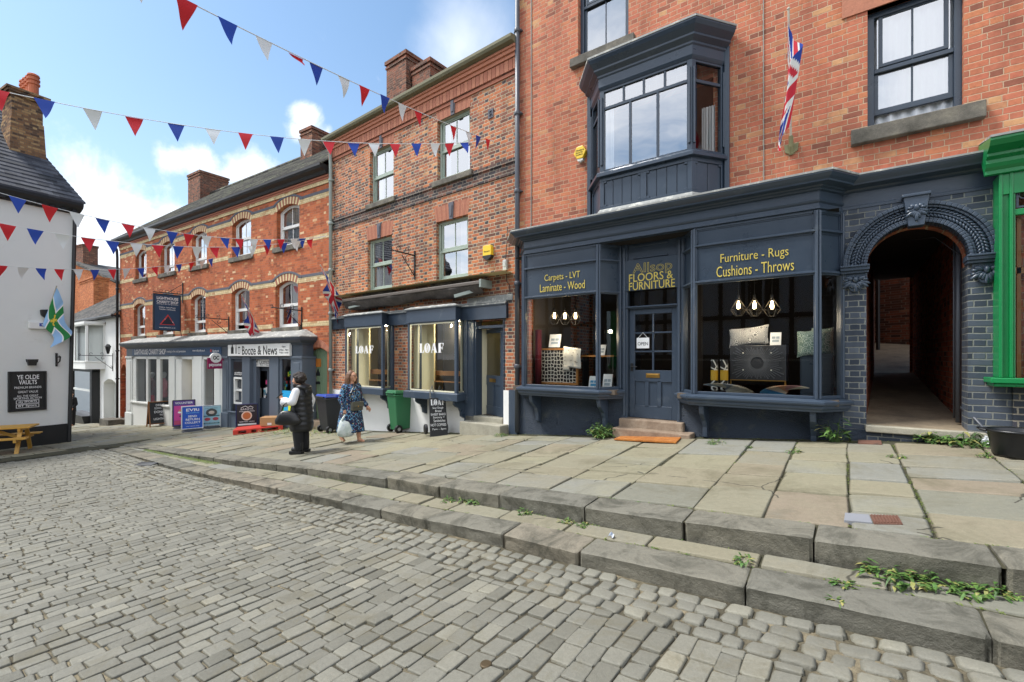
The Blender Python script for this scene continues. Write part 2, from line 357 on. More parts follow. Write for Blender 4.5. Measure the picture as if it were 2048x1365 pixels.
M['tileW'] = tiles('dark_slates', [(0, '333437'), (.5, '43444a'), (1, '54555a')], .13, .28, 0)
M['tileG'] = tiles('grey_stone_slates', [(0, '3c3b3a'), (.5, '4f4c48'), (1, '67625a')], .2, .35, 0)
M['terra'] = paint('terracotta', 'b5623f', .7, .15, 6, 40, .2)
M['glass'] = glass('window_glass', ior=1.52, gain=2.0, base=.3, wob=.06)
M['shopglass'] = glass('shop_window_glass', ior=1.5, gain=.9, base=.0, tint=(.95, .97, .96))
M['blackg'] = paint('glossy_black_plastic', '141518', .35, .1)
M['dispglass'] = glass('display_glass', ior=1.5, gain=.5, base=.0, tint=(.96, .97, .97))
M['brass'] = paint('brass', 'b08a4a', .35, .1, metal=.9)
M['oak'] = paint('warm_wood', 'a8743c', .5, .15, 3, 30, .1)
M['paper'] = paint('white_card', 'eceeee', .6, .02)
M['bcream'] = paint('cream_brick', 'd9c69a', .85, .14, 12, 40, .3)
M['bblue'] = paint('blue_black_brick', '5c5d66', .8, .15, 12, 40, .3)
M['bred'] = paint('red_voussoir_brick', 'a0654f', .85, .15, 12, 40, .3)
M['bredd'] = paint('orange_lintel_brick', 'ad7259', .85, .25, 16, 40, .5)

M['brickDk'] = bricks('sooty_string_brick', [(.0, '38363a'), (.4, '4b4648'), (.7, '634e48'), (1.0, '80584a')], 'a79d8d', H=.074, L=.33, joint=.012, seed=23)
# ------------------------------------------------------------------ camera, sun, sky
cam = bpy.data.cameras.new('camera'); cam.sensor_width = 36; cam.lens = 36*FPX/2048; cam.shift_y = (HY-682.5)/2048; cam.clip_end = 3000; cam.clip_start = .05
co_ = bpy.data.objects.new('camera', cam); COL.objects.link(co_); co_.location = (0, 0, EYE); co_.rotation_euler = (R(90), 0, YAW); SC.camera = co_
SUN_EL, SUN_AZ = R(56), R(238)      # azimuth clockwise from +Y: the sun stands behind the camera to the left
ld = Vector((math.sin(SUN_AZ)*math.cos(SUN_EL), math.cos(SUN_AZ)*math.cos(SUN_EL), math.sin(SUN_EL)))
sun = bpy.data.lights.new('sun', 'SUN'); sun.energy = 2.1; sun.angle = R(16); sun.color = (1, .97, .93)
so = bpy.data.objects.new('sun', sun); COL.objects.link(so); so.location = (0, 0, 30); so.rotation_euler = ld.to_track_quat('Z', 'Y').to_euler()
W = bpy.data.worlds.new('World'); SC.world = W; W.use_nodes = True; wt = W.node_tree; wt.nodes.clear()
def wn(t, **k):
    n = wt.nodes.new(t)
    for a, b in k.items(): setattr(n, a, b)
    return n
def wp(n, k, v):
    if isinstance(v, bpy.types.NodeSocket): wt.links.new(v, n.inputs[k])
    else: n.inputs[k].default_value = v
def wm(op, a, b=0.0, c=0.0):
    n = wn('ShaderNodeMath', operation=op); wp(n, 0, a); wp(n, 1, b); wp(n, 2, c); return n.outputs[0]
sky = wn('ShaderNodeTexSky', sky_type='NISHITA', sun_disc=False, sun_elevation=SUN_EL, sun_rotation=SUN_AZ, air_density=1.0, dust_density=1.2, ozone_density=1.6)
tc = wn('ShaderNodeTexCoord').outputs['Generated']
sep = wn('ShaderNodeSeparateXYZ'); wp(sep, 0, tc)
zz = wm('MAXIMUM', sep.outputs[2], .0)
den = wm('ADD', zz, .16)
cxy = wn('ShaderNodeCombineXYZ'); wp(cxy, 0, wm('DIVIDE', sep.outputs[0], den)); wp(cxy, 1, wm('DIVIDE', sep.outputs[1], den)); wp(cxy, 2, wm('MULTIPLY', sep.outputs[2], 1.5))
def wnoise(v, s, d, r, dist=0.0):
    n = wn('ShaderNodeTexNoise'); wp(n, 'Vector', v); wp(n, 'Scale', s); wp(n, 'Detail', d); wp(n, 'Roughness', r); wp(n, 'Distortion', dist); return n.outputs[0]
fine = wnoise(tc, 9.0, 9, .62, .3)
plane = wnoise(cxy.outputs[0], 1.1, 9, .6, .25)
def blob(u, v, rad, gain):
    """a bank of cloud standing at a bearing of the sky"""
    d = Vector(ray(u, v)).normalized(); n = wn('ShaderNodeVectorMath', operation='DISTANCE'); wp(n, 0, tc); wp(n, 1, d)
    return wm('MULTIPLY', wm('MAXIMUM', wm('SUBTRACT', 1.0, wm('DIVIDE', n.outputs['Value'], rad)), 0.0), gain)
acc = None
for b in [(120, 440, .16, 1.5), (240, 430, .15, 1.6), (330, 440, .12, 1.5), (210, 520, .13, 1.5), (60, 520, .2, 1.6), (345, 320, .05, 1.6), (395, 322, .055, 1.6), (420, 350, .04, 1.2), (505, 345, .075, 1.6), (470, 350, .05, 1.2), (610, 236, .05, 1.7),
          (590, 262, .04, 1.5), (640, 275, .05, 1.2), (690, 290, .06, 1.0)]:
    v = blob(*b); acc = v if acc is None else wm('MAXIMUM', acc, v)
cum = wn('ShaderNodeMapRange', interpolation_type='SMOOTHSTEP'); wp(cum, 0, wm('ADD', acc, wm('MULTIPLY', wm('SUBTRACT', fine, .5), 3.0))); wp(cum, 1, .5); wp(cum, 2, 1.35); wp(cum, 4, .92)
acc2 = None
for b in [(920, 90, .22, 1.0), (860, 170, .14, .9), (1000, 150, .16, .9), (400, 90, .12, .45), (690, 40, .12, .5), (250, 60, .2, .35)]:
    v = blob(*b); acc2 = v if acc2 is None else wm('MAXIMUM', acc2, v)
wisp = wn('ShaderNodeMapRange', interpolation_type='SMOOTHSTEP'); wp(wisp, 0, wm('ADD', acc2, wm('MULTIPLY', wm('SUBTRACT', plane, .5), 1.8))); wp(wisp, 1, .35); wp(wisp, 2, 1.2); wp(wisp, 4, .7)
back = wn('ShaderNodeMapRange', interpolation_type='SMOOTHSTEP'); wp(back, 0, sep.outputs[1]); wp(back, 1, .05); wp(back, 2, -.25)   # more cloud over the houses opposite
bk = wn('ShaderNodeMapRange', interpolation_type='SMOOTHSTEP'); wp(bk, 0, plane); wp(bk, 1, .30); wp(bk, 2, .55); wp(bk, 4, .95)
cov = wm('MAXIMUM', cum.outputs[0], wisp.outputs[0]); bcov = wm('MULTIPLY', bk.outputs[0], back.outputs[0])
shade = wnoise(tc, 5.0, 6, .6); ccol = wn('ShaderNodeMix', data_type='RGBA'); wp(ccol, 0, shade); wp(ccol, 6, (4.9, 5.3, 5.8, 1)); wp(ccol, 7, (7.2, 7.4, 7.7, 1))
haz = wn('ShaderNodeMix', data_type='RGBA'); wp(haz, 0, wm('MULTIPLY', wm('POWER', wm('SUBTRACT', 1.0, zz), 3.0), .6)); wp(haz, 7, (4.6, 5.3, 6.3, 1)); tint = wn('ShaderNodeMix', data_type='RGBA', blend_type='MULTIPLY'); wp(tint, 0, 1.0); wp(tint, 6, sky.outputs[0]); wp(tint, 7, (.80, .97, 1.0, 1)); wp(haz, 6, tint.outputs[2])
mx = wn('ShaderNodeMix', data_type='RGBA'); wp(mx, 0, cov); wp(mx, 6, haz.outputs[2]); wp(mx, 7, ccol.outputs[2])
mb_ = wn('ShaderNodeMix', data_type='RGBA'); wp(mb_, 0, bcov); wp(mb_, 6, mx.outputs[2]); wp(mb_, 7, (9.5, 9.7, 10.2, 1))
bg = wn('ShaderNodeBackground'); wp(bg, 0, mb_.outputs[2]); wp(bg, 1, .1)
wo = wn('ShaderNodeOutputWorld'); wt.links.new(bg.outputs[0], wo.inputs[0])
SC.view_settings.view_transform = 'Standard'; SC.view_settings.look = 'None'; SC.view_settings.exposure = 1.1; SC.view_settings.gamma = 1
SC.cycles.use_denoising = True; SC.cycles.denoising_prefilter = 'ACCURATE'; SC.cycles.use_light_tree = True; SC.cycles.max_bounces = 7; SC.cycles.diffuse_bounces = 4; SC.cycles.transparent_max_bounces = 14; SC.cycles.glossy_bounces = 3; SC.cycles.sample_clamp_indirect = 6; SC.cycles.caustics_reflective = False; SC.cycles.caustics_refractive = False
# ------------------------------------------------------------------ ground
M['earth'] = stone('dark_joint_dirt', [(.3, '35342a'), (.5, '464434'), (.7, '58543f')], 4, 40, .8, .95, blot='4c5532', blots=(.56, .72))
M['jointroad'] = stone('sandy_joint_dirt', [(.3, '3f3b30'), (.5, '5c5646'), (.66, '978b71')], 2.2, 60, .9, .95)
M['sett'] = stone('worn_sandstone_setts', [(.0, '59584e'), (.3, '6e6c61'), (.55, '7b796e'), (.8, '898678'), (.95, '948d79'), (1.0, '96836b')], 3.0, 40, .5, .62, attr='tone', blot='6f6955', blots=(.52, .72))
M['flag'] = stone('york_stone_flags', [(.0, '6e6d62'), (.15, '7c7b6e'), (.3, '878370'), (.45, '857f6b'), (.58, '82827a'), (.7, '8b8771'), (.82, '88816d'), (.92, '877c6b'), (1.0, '747267')], 1.6, 22, .5, .75, attr='tone', blot='645f4b', blots=(.5, .72))
def marks(mt, spot=True):
    """trodden-in gum and hairline cracks on the flags"""
    t = mt.node_tree; bs = next(n for n in t.nodes if n.type == 'BSDF_PRINCIPLED'); src = bs.inputs['Base Color'].links[0].from_socket
    co = t.nodes.new('ShaderNodeTexCoord').outputs['Object']
    v = t.nodes.new('ShaderNodeTexVoronoi'); v.inputs['Scale'].default_value = 3.1; t.links.new(co, v.inputs['Vector'])
    r = t.nodes.new('ShaderNodeValToRGB'); e = r.color_ramp.elements; e[0].position, e[0].color = .045, (1, 1, 1, 1); e[1].position, e[1].color = .06, (0, 0, 0, 1); t.links.new(v.outputs[0], r.inputs[0])
    nz = t.nodes.new('ShaderNodeTexNoise'); nz.inputs['Scale'].default_value = 1.3; t.links.new(co, nz.inputs['Vector'])
    wv = t.nodes.new('ShaderNodeMix'); wv.data_type = 'VECTOR'; wv.inputs[0].default_value = .12; n2 = t.nodes.new('ShaderNodeTexNoise'); n2.inputs['Scale'].default_value = 5; t.links.new(co, n2.inputs['Vector']); t.links.new(co, wv.inputs[4]); t.links.new(n2.outputs['Color'], wv.inputs[5])
    c = t.nodes.new('ShaderNodeTexVoronoi'); c.feature = 'DISTANCE_TO_EDGE'; c.inputs['Scale'].default_value = .8; t.links.new(wv.outputs[1], c.inputs['Vector'])
    rc = t.nodes.new('ShaderNodeValToRGB'); e = rc.color_ramp.elements; e[0].position, e[0].color = .003, (1, 1, 1, 1); e[1].position, e[1].color = .007, (0, 0, 0, 1); t.links.new(c.outputs[0], rc.inputs[0])
    g = t.nodes.new('ShaderNodeMath'); g.operation = 'GREATER_THAN'; g.inputs[1].default_value = .56; t.links.new(nz.outputs[0], g.inputs[0])
    cm_ = t.nodes.new('ShaderNodeMath'); cm_.operation = 'MULTIPLY'; t.links.new(rc.outputs[0], cm_.inputs[0]); t.links.new(g.outputs[0], cm_.inputs[1])
    cd = t.nodes.new('ShaderNodeSeparateColor'); t.links.new(v.outputs['Color'], cd.inputs[0]); gs = t.nodes.new('ShaderNodeMath'); gs.operation = 'GREATER_THAN'; gs.inputs[1].default_value = .45; t.links.new(cd.outputs[0], gs.inputs[0])
    sm = t.nodes.new('ShaderNodeMath'); sm.operation = 'MULTIPLY'; t.links.new(r.outputs[0], sm.inputs[0]); t.links.new(gs.outputs[0], sm.inputs[1]); s2 = t.nodes.new('ShaderNodeMath'); s2.operation = 'MULTIPLY'; s2.inputs[1].default_value = .45; t.links.new(sm.outputs[0], s2.inputs[0])
    mx_ = t.nodes.new('ShaderNodeMath'); mx_.operation = 'MAXIMUM'; t.links.new(cm_.outputs[0], mx_.inputs[0]); t.links.new(s2.outputs[0], mx_.inputs[1])
    mm = t.nodes.new('ShaderNodeMix'); mm.data_type = 'RGBA'; t.links.new(mx_.outputs[0], mm.inputs[0]); t.links.new(src, mm.inputs[6]); mm.inputs[7].default_value = (*lin('45433a'), 1); t.links.new(mm.outputs[2], bs.inputs['Base Color'])
marks(M['flag'])
M['kerb'] = stone('gritstone_kerb', [(.0, '6f6e65'), (.4, '7a776b'), (.7, '817c6d'), (1.0, '898070')], 3.5, 26, 1.0, .85, attr='tone', blot='4a4940', blots=(.46, .62))
M['grassground'] = paint('far_ground', '7d7c72', .9, .2, .3)
def sheet(name, xs, ys, zfn, mat):
    m = MB(); b = 0
    vs = [(x, y, zfn(x, y)) for y in ys for x in xs]; n = len(xs)
    m.add(vs, [(j*n+i, j*n+i+1, (j+1)*n+i+1, (j+1)*n+i) for j in range(len(ys)-1) for i in range(n-1)])
    return tag(m.build(name, mat, smooth=True), kind='structure')
def zbase(x, y):
    yy = min(y, yf(x)+.6); return (ground(x, yy) if y <= 7.0 else pav(x, yy))-.05 - (.4 if abs(x) > 60 or abs(y) > 40 else 0)
sheet('ground', [-900, -300, -120]+[-70+2*i for i in range(47)]+[60, 200, 900], [-900, -300, -80, -40]+[-24+2*i for i in range(20)]+[20, 40, 90, 300, 900], lambda x, y: zbase(max(-70, min(x, 24)), max(-24, min(y, 16)))-.45, M['grassground'])
frange = lambda a, b, s: [a+s*i for i in range(int((b-a)/s)+1)]
class Stones:
    def __init__(s): s.V = []; s.F = []; s.T = []
    def add(s, P, zf_, h, e=.02, drop=.018, dome=0.0, tone=.5, rough=0.0, rnd=.3, depth=.08, n=4, hew=0.0):
        """one dressed stone: P = four plan corners (ccw), zf_ the bedding surface"""
        P = [np.array(p) for p in P]; b = len(s.V)
        L = (np.linalg.norm(P[1]-P[0])+np.linalg.norm(P[2]-P[3]))/2; D = (np.linalg.norm(P[3]-P[0])+np.linalg.norm(P[2]-P[1]))/2
        def knots(l):
            k = [0, min(.3, e/l), 1-min(.3, e/l), 1]
            if n > 4: k = [0, e/l]+[e/l+(1-2*e/l)*i/(n-3) for i in range(1, n-3)]+[1-e/l, 1]
            return k
        ku, kv = knots(L), [0, min(.3, e/D), 1-min(.3, e/D), 1]
        tilt = (random.gauss(0, .012), random.gauss(0, .012))
        for j, v in enumerate(kv):
            for i, u in enumerate(ku):
                uu, vv = u, v
                edge = (i in (0, len(ku)-1))+(j in (0, 3))
                if edge == 2:
                    uu += (e/L*rnd)*(1 if i == 0 else -1); vv += (e/D*rnd)*(1 if j == 0 else -1)
                p = (P[0]*(1-uu)+P[1]*uu)*(1-vv)+(P[3]*(1-uu)+P[2]*uu)*vv
                if rough: p = p+RNG.normal(0, rough, 2)
                z = zf_(p[0], p[1])+h-drop*(edge > 0)-drop*.6*(edge == 2)+tilt[0]*(u-.5)*L+tilt[1]*(v-.5)*D
                if edge == 0: z += dome+(RNG.normal(0, rough*.5) if rough else 0)
                s.V.append((p[0], p[1], z))
        nu = len(ku)
        for j in range(3):
            for i in range(nu-1):
                a = b+j*nu+i; s.F.append((a, a+1, a+nu+1, a+nu))
        loop = [b+i for i in range(nu)]+[b+nu+nu-1, b+2*nu+nu-1]+[b+3*nu+i for i in range(nu-1, -1, -1)]+[b+2*nu, b+nu]
        m = len(loop); prev = loop; cen = (P[0]+P[1]+P[2]+P[3])/4; levels = (depth,) if not hew else (depth*.14, depth*.32, depth*.55, depth*.8, depth*1.1)
        for li, dz in enumerate(levels):   # a hewn face is pitched back unevenly below its arris
            k = len(s.V)
            for q, i in enumerate(loop):
                p = s.V[i]; x_, y_ = p[0], p[1]
                if hew and q < len(ku): y_ += hew*(.15+.25*li)+random.uniform(-.35, .5)*hew
                s.V.append((x_, y_, p[2]-dz+(random.uniform(-.01, .01) if hew and li < 4 else 0)))
            cur = [k+q for q in range(m)]
            for i in range(m): s.F.append((prev[i], cur[i], cur[(i+1) % m], prev[(i+1) % m]))
            prev = cur
        s.T += [tone]*(len(s.V)-b)
    def build(s, name, mat, bed=None, kind='structure'):
        me = bpy.data.meshes.new(name); V, F = s.V, s.F; mi = [0]*len(F); mats = [mat]; T = s.T
        if bed:
            xs, ys, fn, bm = bed; b = len(V); n = len(xs); V = V+[(x, (y(x) if callable(y) else y), fn(x, (y(x) if callable(y) else y))) for y in ys for x in xs]; T = T+[.5]*(len(V)-b)
            q = [(b+j*n+i, b+j*n+i+1, b+(j+1)*n+i+1, b+(j+1)*n+i) for j in range(len(ys)-1) for i in range(n-1)]; F = F+q; mi += [1]*len(q); mats.append(bm)
        me.from_pydata(V, [], F)
        for m_ in mats: me.materials.append(m_)
        me.polygons.foreach_set('material_index', mi); me.polygons.foreach_set('use_smooth', [True]*len(F))
        at = me.attributes.new('tone', 'FLOAT', 'POINT'); at.data.foreach_set('value', T); me.update()
        o = bpy.data.objects.new(name, me); link(o); md = o.modifiers.new('s', 'EDGE_SPLIT'); md.split_angle = R(40 if 'kerb' in name else 75); md = o.modifiers.new('w', 'WEIGHTED_NORMAL'); md.weight = 80
        return tag(o, kind=kind)
def seen(x, y, z, mu=700, mv=600):
    u, v, f = pix(x, y, z)
    return (f > .25 and -mu < u < 2048+mu and v < 1365+mv) or x*x+y*y < 10.0
# setts of the roadway, courses square to the kerb
st = Stones(); x = -24.0; row = 0
while x < 5.4:
    w = random.uniform(.112, .136); row += 1
    x0, x1 = x+.0022, x+w-.0022; x += w
    ymax = min(yk2(x0), yk2(x1))-.50+random.uniform(-.01, .01); far = x < -9
    y = ymax
    first = True
    while y > -9:
        l = random.uniform(.125, .195) if not first else random.choice((.07, .16, .2)); first = False
        y0, y1 = y-l+.004, y-.004; y -= l
        xm, ym = (x0+x1)/2, (y0+y1)/2
        if not seen(xm, ym, road(xm, ym)): continue
        bow = lambda yy: .10*math.sin((yy-2)*.35+x0*.12)+.012*math.sin(yy*3.1+row)
        j = lambda: random.gauss(0, .0035 if not far else .008)
        worn = .5+.5*math.sin(xm*.7+1.3*ym)
        t = min(1, max(0, random.gauss(.45, .13)+(.18 if random.random() < .06 else 0)+(.2 if y1 > ymax-.3 and random.random() < .5 else 0)))
        if random.random() < .003: t = .95
        st.add([(x0+bow(y0)+j(), y0+j()), (x1+bow(y0)+j(), y0+j()), (x1+bow(y1)+j(), y1+j()), (x0+bow(y1)+j(), y1+j())], road, random.gauss(0, .0018+.002*worn), random.uniform(.009, .014), random.uniform(.005, .009), random.uniform(.0, .002), t, .0022, .8, .05)
# channel of squarer setts along the kerb
for k in range(4):
    x = -17.0-.05*k
    while x < 5.4:
        w = random.uniform(.12, .18); x0, x1 = x+.005, x+w-.005; x += w
        d0 = .010+.122*k+random.uniform(-.004, .004); d1 = d0+.113+random.uniform(-.006, .004)
        xm = (x0+x1)/2; ym = yk2(xm)-d0
        if not seen(xm, ym, road(xm, ym)): continue
        j = lambda: random.gauss(0, .007)
        t = min(1, max(0, random.gauss(.55, .14)))
        st.add([(x0+j(), yk2(x0)-d1+j()), (x1+j(), yk2(x1)-d1+j()), (x1+j(), yk2(x1)-d0+j()), (x0+j(), yk2(x0)-d0+j())], road, random.gauss(.003, .006), .020, .011, .002, t, .003, .7, .06)
st.build('road', M['sett'], ([-27+.25*i for i in range(128)], [-12, -8, -6, -4, -3, -2, -1.5, -1, -.5, 0, .3, .6, .9, 1.2, 1.5, 1.8, 2.1, 2.4, 2.7, 2.9, lambda x: yk2(x)-.05, lambda x: yk2(x)+.02], lambda x, y: road(x, y)-.0115, M['jointroad']))
# flagstones of the pavement, columns square to the house fronts
fl = Stones(); xs = [-1.06, -.52, .04, .50, 1.28, 1.95]
while xs[-1] < 8: xs.append(xs[-1]+random.uniform(.5, .85))
while xs[0] > -45: xs.insert(0, xs[0]-random.uniform(.42, .82))
for xa, xb in zip(xs, xs[1:]):
    xm = (xa+xb)/2; y = yk1(xm)+.36 if xm > -17.5 else -2.0; top = yf(xm)-.28 if xm > -30 else 7.0
    if xm < -17.5: y = max(y, -9)
    while y < top-.05:
        l = random.uniform(.38, .88); y1 = min(y+l, top)
        if top-y1 < .3: y1 = top
        g = random.uniform(.005, .012); sk = lambda: random.gauss(0, .006)
        if seen(xm, (y+y1)/2, pav(xm, y)):
            dd = .0 if xm > -17.5 else .002
            fl.add([(xa+g*.7+sk(), y+g*1.5), (xb-g*.7+sk(), y+g*1.5+sk()), (xb-g*.7+sk(), y1-g), (xa+g*.7+sk(), y1-g+sk())], pav if xm > -17.5 else (lambda X, Y: ground(X, Y)+.02), random.gauss(0, .004)+dd, .022, .008, .0, random.random(), .002, .5, .05, 6)
        y = y1
# the narrow strip between the kerbs
for (k0, k1, zz_) in ((lambda x: yk2(x)+.33, lambda x: yk1(x)-.015, tread),):
    x = -17.0
    while x < 5.4:
        l = random.uniform(.45, .95); xa, xb = x+.010, x+l-.010; x += l
        if k1(xa)-k0(xa) < .08 or not seen((xa+xb)/2, k0(xa), tread(xa, k0(xa))): continue
        fl.add([(xa, k0(xa)+.008), (xb, k0(xb)+.008), (xb, k1(xb)), (xa, k1(xa))], zz_, random.gauss(0, .004), .018, .008, .0, random.random()*.6, .002, .5, .05, 6)
fl.build('pavement', M['flag'], ([-46+.5*i for i in range(110)], [lambda x: yk1(x)+.02 if x > -17.5 else -9, lambda x: yk1(x)+.5 if x > -17.5 else -5, lambda x: (yk1(x)+yf(x))/2, lambda x: yf(x)-.3, lambda x: yf(x)+.5], lambda x, y: (pav(x, y) if x > -17.5 else ground(x, y))-.018, M['earth']))
sb = MB(); xs_ = [-18+.5*i for i in range(54)]
for a, b in zip(xs_, xs_[1:]): sb.quad((a, yk2(a)+.1, tread(a, yk2(a)+.1)-.016), (b, yk2(b)+.1, tread(b, yk2(b)+.1)-.016), (b, yk1(b)+.02, tread(b, yk1(b))-.016), (a, yk1(a)+.02, tread(a, yk1(a))-.016))
tag(sb.build('strip_bed', M['earth'], smooth=True), kind='structure')
def kerbrow(name, yk, top, hk, width, x0, first=()):
    kb = Stones(); x = x0; i = 0
    while x < 6.4:
        l = first[i] if i < len(first) else random.uniform(.75, 1.25); i += 1
        xa, xb = x+.007, x+l-.007; x += l; h = hk((xa+xb)/2)
        kb.add([(xa, yk(xa)), (xb, yk(xb)), (xb, yk(xb)+width), (xa, yk(xa)+width)], lambda X, Y: top(X, yk(X)+.0)+.03*(Y-yk(X)), random.gauss(.004, .003), .020, .012, 0, random.random(), .004, .5, h+.06, 14, .018)
    kb.build(name, M['kerb'])
kerbrow('kerb', yk1, pav, hk1, .34, -17.2)
kerbrow('lower_kerb', yk2, tread, hk2, .32, -16.8)
# ------------------------------------------------------------------ building kit
def outline(x0, x1, z0, z1, rise=0.0, i=0.0, n=10, ib=None):
    ib = i if ib is None else ib
    p = [(x0+i, z0+ib), (x1-i, z0+ib)]
    if rise <= 0: return p+[(x1-i, z1-i), (x0+i, z1-i)]
    xc, hw = (x0+x1)/2, (x1-x0)/2
    for k in range(n+1):
        t = 1-2*k/n; p.append((xc+(hw-i)*t, z1-i*.6+(rise-i*.4)*(1-t*t)))
    return p
def arcpts(cx, cz, r, a0, a1, n): return [(cx+r*math.cos(R(a0+(a1-a0)*k/n)), cz+r*math.sin(R(a0+(a1-a0)*k/n))) for k in range(n+1)]
def wall(mb, x0, x1, z0, z1, ops=(), y=0.0, depth=.22, m=0, mr=None, side=None):
    """a wall face with real openings and their reveals; ops = dicts x0 x1 z0 z1 [rise]"""
    mr = m if mr is None else mr
    X = sorted({x0, x1, *[o['x0'] for o in ops], *[o['x1'] for o in ops]}); Z = sorted({z0, z1, *[o['z0'] for o in ops], *[o['z1']+o.get('rise', 0) for o in ops]})
    X = [v for v in X if x0 <= v <= x1]; Z = [v for v in Z if z0 <= v <= z1]
    for a, b in zip(X, X[1:]):
        for c, d in zip(Z, Z[1:]):
            xm, zm = (a+b)/2, (c+d)/2
            if any(o['x0'] < xm < o['x1'] and o['z0'] < zm < o['z1']+o.get('rise', 0) for o in ops): continue
            mb.quad((a, y, c), (b, y, c), (b, y, d), (a, y, d), m)
    for o in ops:
        a, b, c, d, r = o['x0'], o['x1'], o['z0'], o['z1'], o.get('rise', 0); e = y+o.get('depth', depth)
        mb.quad((a, y, c), (a, y, d), (a, e, d), (a, e, c), mr); mb.quad((b, y, c), (b, e, c), (b, e, d), (b, y, d), mr)
        if not o.get('nobottom'): mb.quad((a, y, c), (a, e, c), (b, e, c), (b, y, c), mr)
        if r <= 0: mb.quad((a, y, d), (b, y, d), (b, e, d), (a, e, d), mr)
        else:
            p = outline(a, b, c, d, r, n=12)[2:] if not o.get('round') else arcpts((a+b)/2, d, (b-a)/2, 0, 180, 24)
            t = d+r
            for (xa, za), (xb, zb) in zip(p, p[1:]):
                mb.quad((xb, y, zb), (xa, y, za), (xa, y, t), (xb, y, t), m); mb.quad((xa, y, za), (xb, y, zb), (xb, e, zb), (xa, e, za), mr)
    return mb
def sash(parent, o, y=.12, mat=None, fw=.06, bars=1, top_bars=None, meet=.5, glassm=None, sill=None, curtain=None, open_=0, name='window', horn=False, low_open=0, label=None):
    """a sliding sash window: frame and sashes in one mesh, pane, sill and curtain under it"""
    mat = mat or M['white']; a, b, c, d, r = o['x0'], o['x1'], o['z0'], o['z1'], o.get('rise', 0)
    mb = MB(); sw = .045
    mb.ring(outline(a, b, c, d, r), outline(a, b, c, d, r, fw), y, y+.09)
    zm = c+(d+r*.5-c)*meet+open_; mb.box(a+fw, b-fw, y+.012, y+.06, zm-.025, zm+.03)
    mb.ring(outline(a+fw, b-fw, zm, d, r, fw*.6), outline(a+fw, b-fw, zm, d, r, fw*.6+sw), y+.02, y+.055)
    zb = c+fw+low_open
    mb.ring(outline(a+fw, b-fw, zb, zm+.02, 0), outline(a+fw, b-fw, zb, zm+.02, 0, sw, ib=.075), y+.045, y+.08)
    w = b-a-2*fw
    for k in range(1, bars+1):
        x = a+fw+w*k/(bars+1); mb.box(x-.011, x+.011, y+.05, y+.075, zb, zm)
    tb = bars if top_bars is None else top_bars
    for k in range(1, tb+1):
        x = a+fw+w*k/(tb+1); t = 2*(x-(a+b)/2)/(b-a); mb.box(x-.011, x+.011, y+.025, y+.05, zm, d+r*(1-t*t)-fw)
    f = mb.build(name, mat, parent, bevel=.004, seg=1)
    if label: f['label'] = label
    g = MB(); g.poly([(x, y+.038, z) for x, z in outline(a+fw, b-fw, zm, d, r, .03)]); g.poly([(x, y+.062, z) for x, z in outline(a+fw, b-fw, zb, zm, 0, .03)]); g.build('pane', glassm or M['glass'], f)
    if sill:
        over, h, pr, sm = sill
        s = MB(); s.box(a-over, b+over, -pr, y+.02, c-h, c+.003); s.build('sill', sm, f, bevel=.012)
    if curtain:
        cm = MB(); kind, amt = curtain
        def cloth(xa, xb, z0, z1, ph):
            n = max(8, int((xb-xa)/.025))
            cm.grid(lambda u, v: (xa+(xb-xa)*u, y+.125+.025*math.sin(u*(xb-xa)*48+ph)+.01*math.sin(u*19), z0+(z1-z0)*v), n, 1)
        top = d+r*.9
        if kind == 'full': cloth(a+.02, b-.02, c, top, 0)
        elif kind == 'half': cloth(a+.02, b-.02, c, c+(top-c)*amt, 0)
        elif kind == 'sides': cloth(a+.02, a+(b-a)*amt, c, top, 0); cloth(b-(b-a)*amt, b-.02, c, top, 1)
        elif kind == 'left': cloth(a+.02, a+(b-a)*amt, c, top, 0)
        elif kind == 'right': cloth(b-(b-a)*amt, b-.02, c, top, 0)
        cm.build('curtain', M['curtain'], f, smooth=True)
    return f
def shell(parent, x0, x1, z0, z1, depth, floors=(), mat=None, y=.0, fmat=None, open_front=True):
    """the dim inside of a house: back, sides, ceiling and floors"""
    mb = MB(); m = 0
    mb.quad((x0, depth, z0), (x1, depth, z0), (x1, depth, z1), (x0, depth, z1)); mb.quad((x0, y, z0), (x0, depth, z0), (x0, depth, z1), (x0, y, z1)); mb.quad((x1, y, z0), (x1, y, z1), (x1, depth, z1), (x1, depth, z0))
    mb.quad((x0, y, z1), (x1, y, z1), (x1, depth, z1), (x0, depth, z1))
    for f in floors: mb.box(x0, x1, y, depth, f-.12, f, 1)
    return mb.build('room', [mat or M['room'], fmat or M['floor']], parent)
def arch_band(parent, o, y=-.012, r0=.0, th=.23, n=17, mats=None, over=.0, name='arch'):
    """voussoirs over a segmental head, alternating bricks"""
    a, b, d, r = o['x0'], o['x1'], o['z1'], o.get('rise', 0); xc, hw = (a+b)/2, (b-a)/2; mb = MB()
    def pt(t, off):
        x = hw*t; z = d+r*(1-t*t); nx, nz = 2*r*t/hw, 1.0; l = math.hypot(nx, nz); return (xc+x+nx/l*off, z+nz/l*off)
    for k in range(n):
        t0, t1 = 1-2*k/n, 1-2*(k+1)/n; g = .006/hw
        mb.prism([pt(t0-g, r0), pt(t1+g, r0), pt(t1+g, r0+th), pt(t0-g, r0+th)][::-1], y, .02, 0 if k % 2 else 1)
    n2 = 12; 
    for k in range(n2):
        t0, t1 = 1.13-2.26*k/n2, 1.13-2.26*(k+1)/n2
        mb.prism([pt(t0, r0+th+.008), pt(t1, r0+th+.008), pt(t1, r0+th+.075), pt(t0, r0+th+.075)][::-1], y-.012, .02, 2)
    return mb.build(name, mats or [M['bred'], M['bcream'], M['bblue']], parent)
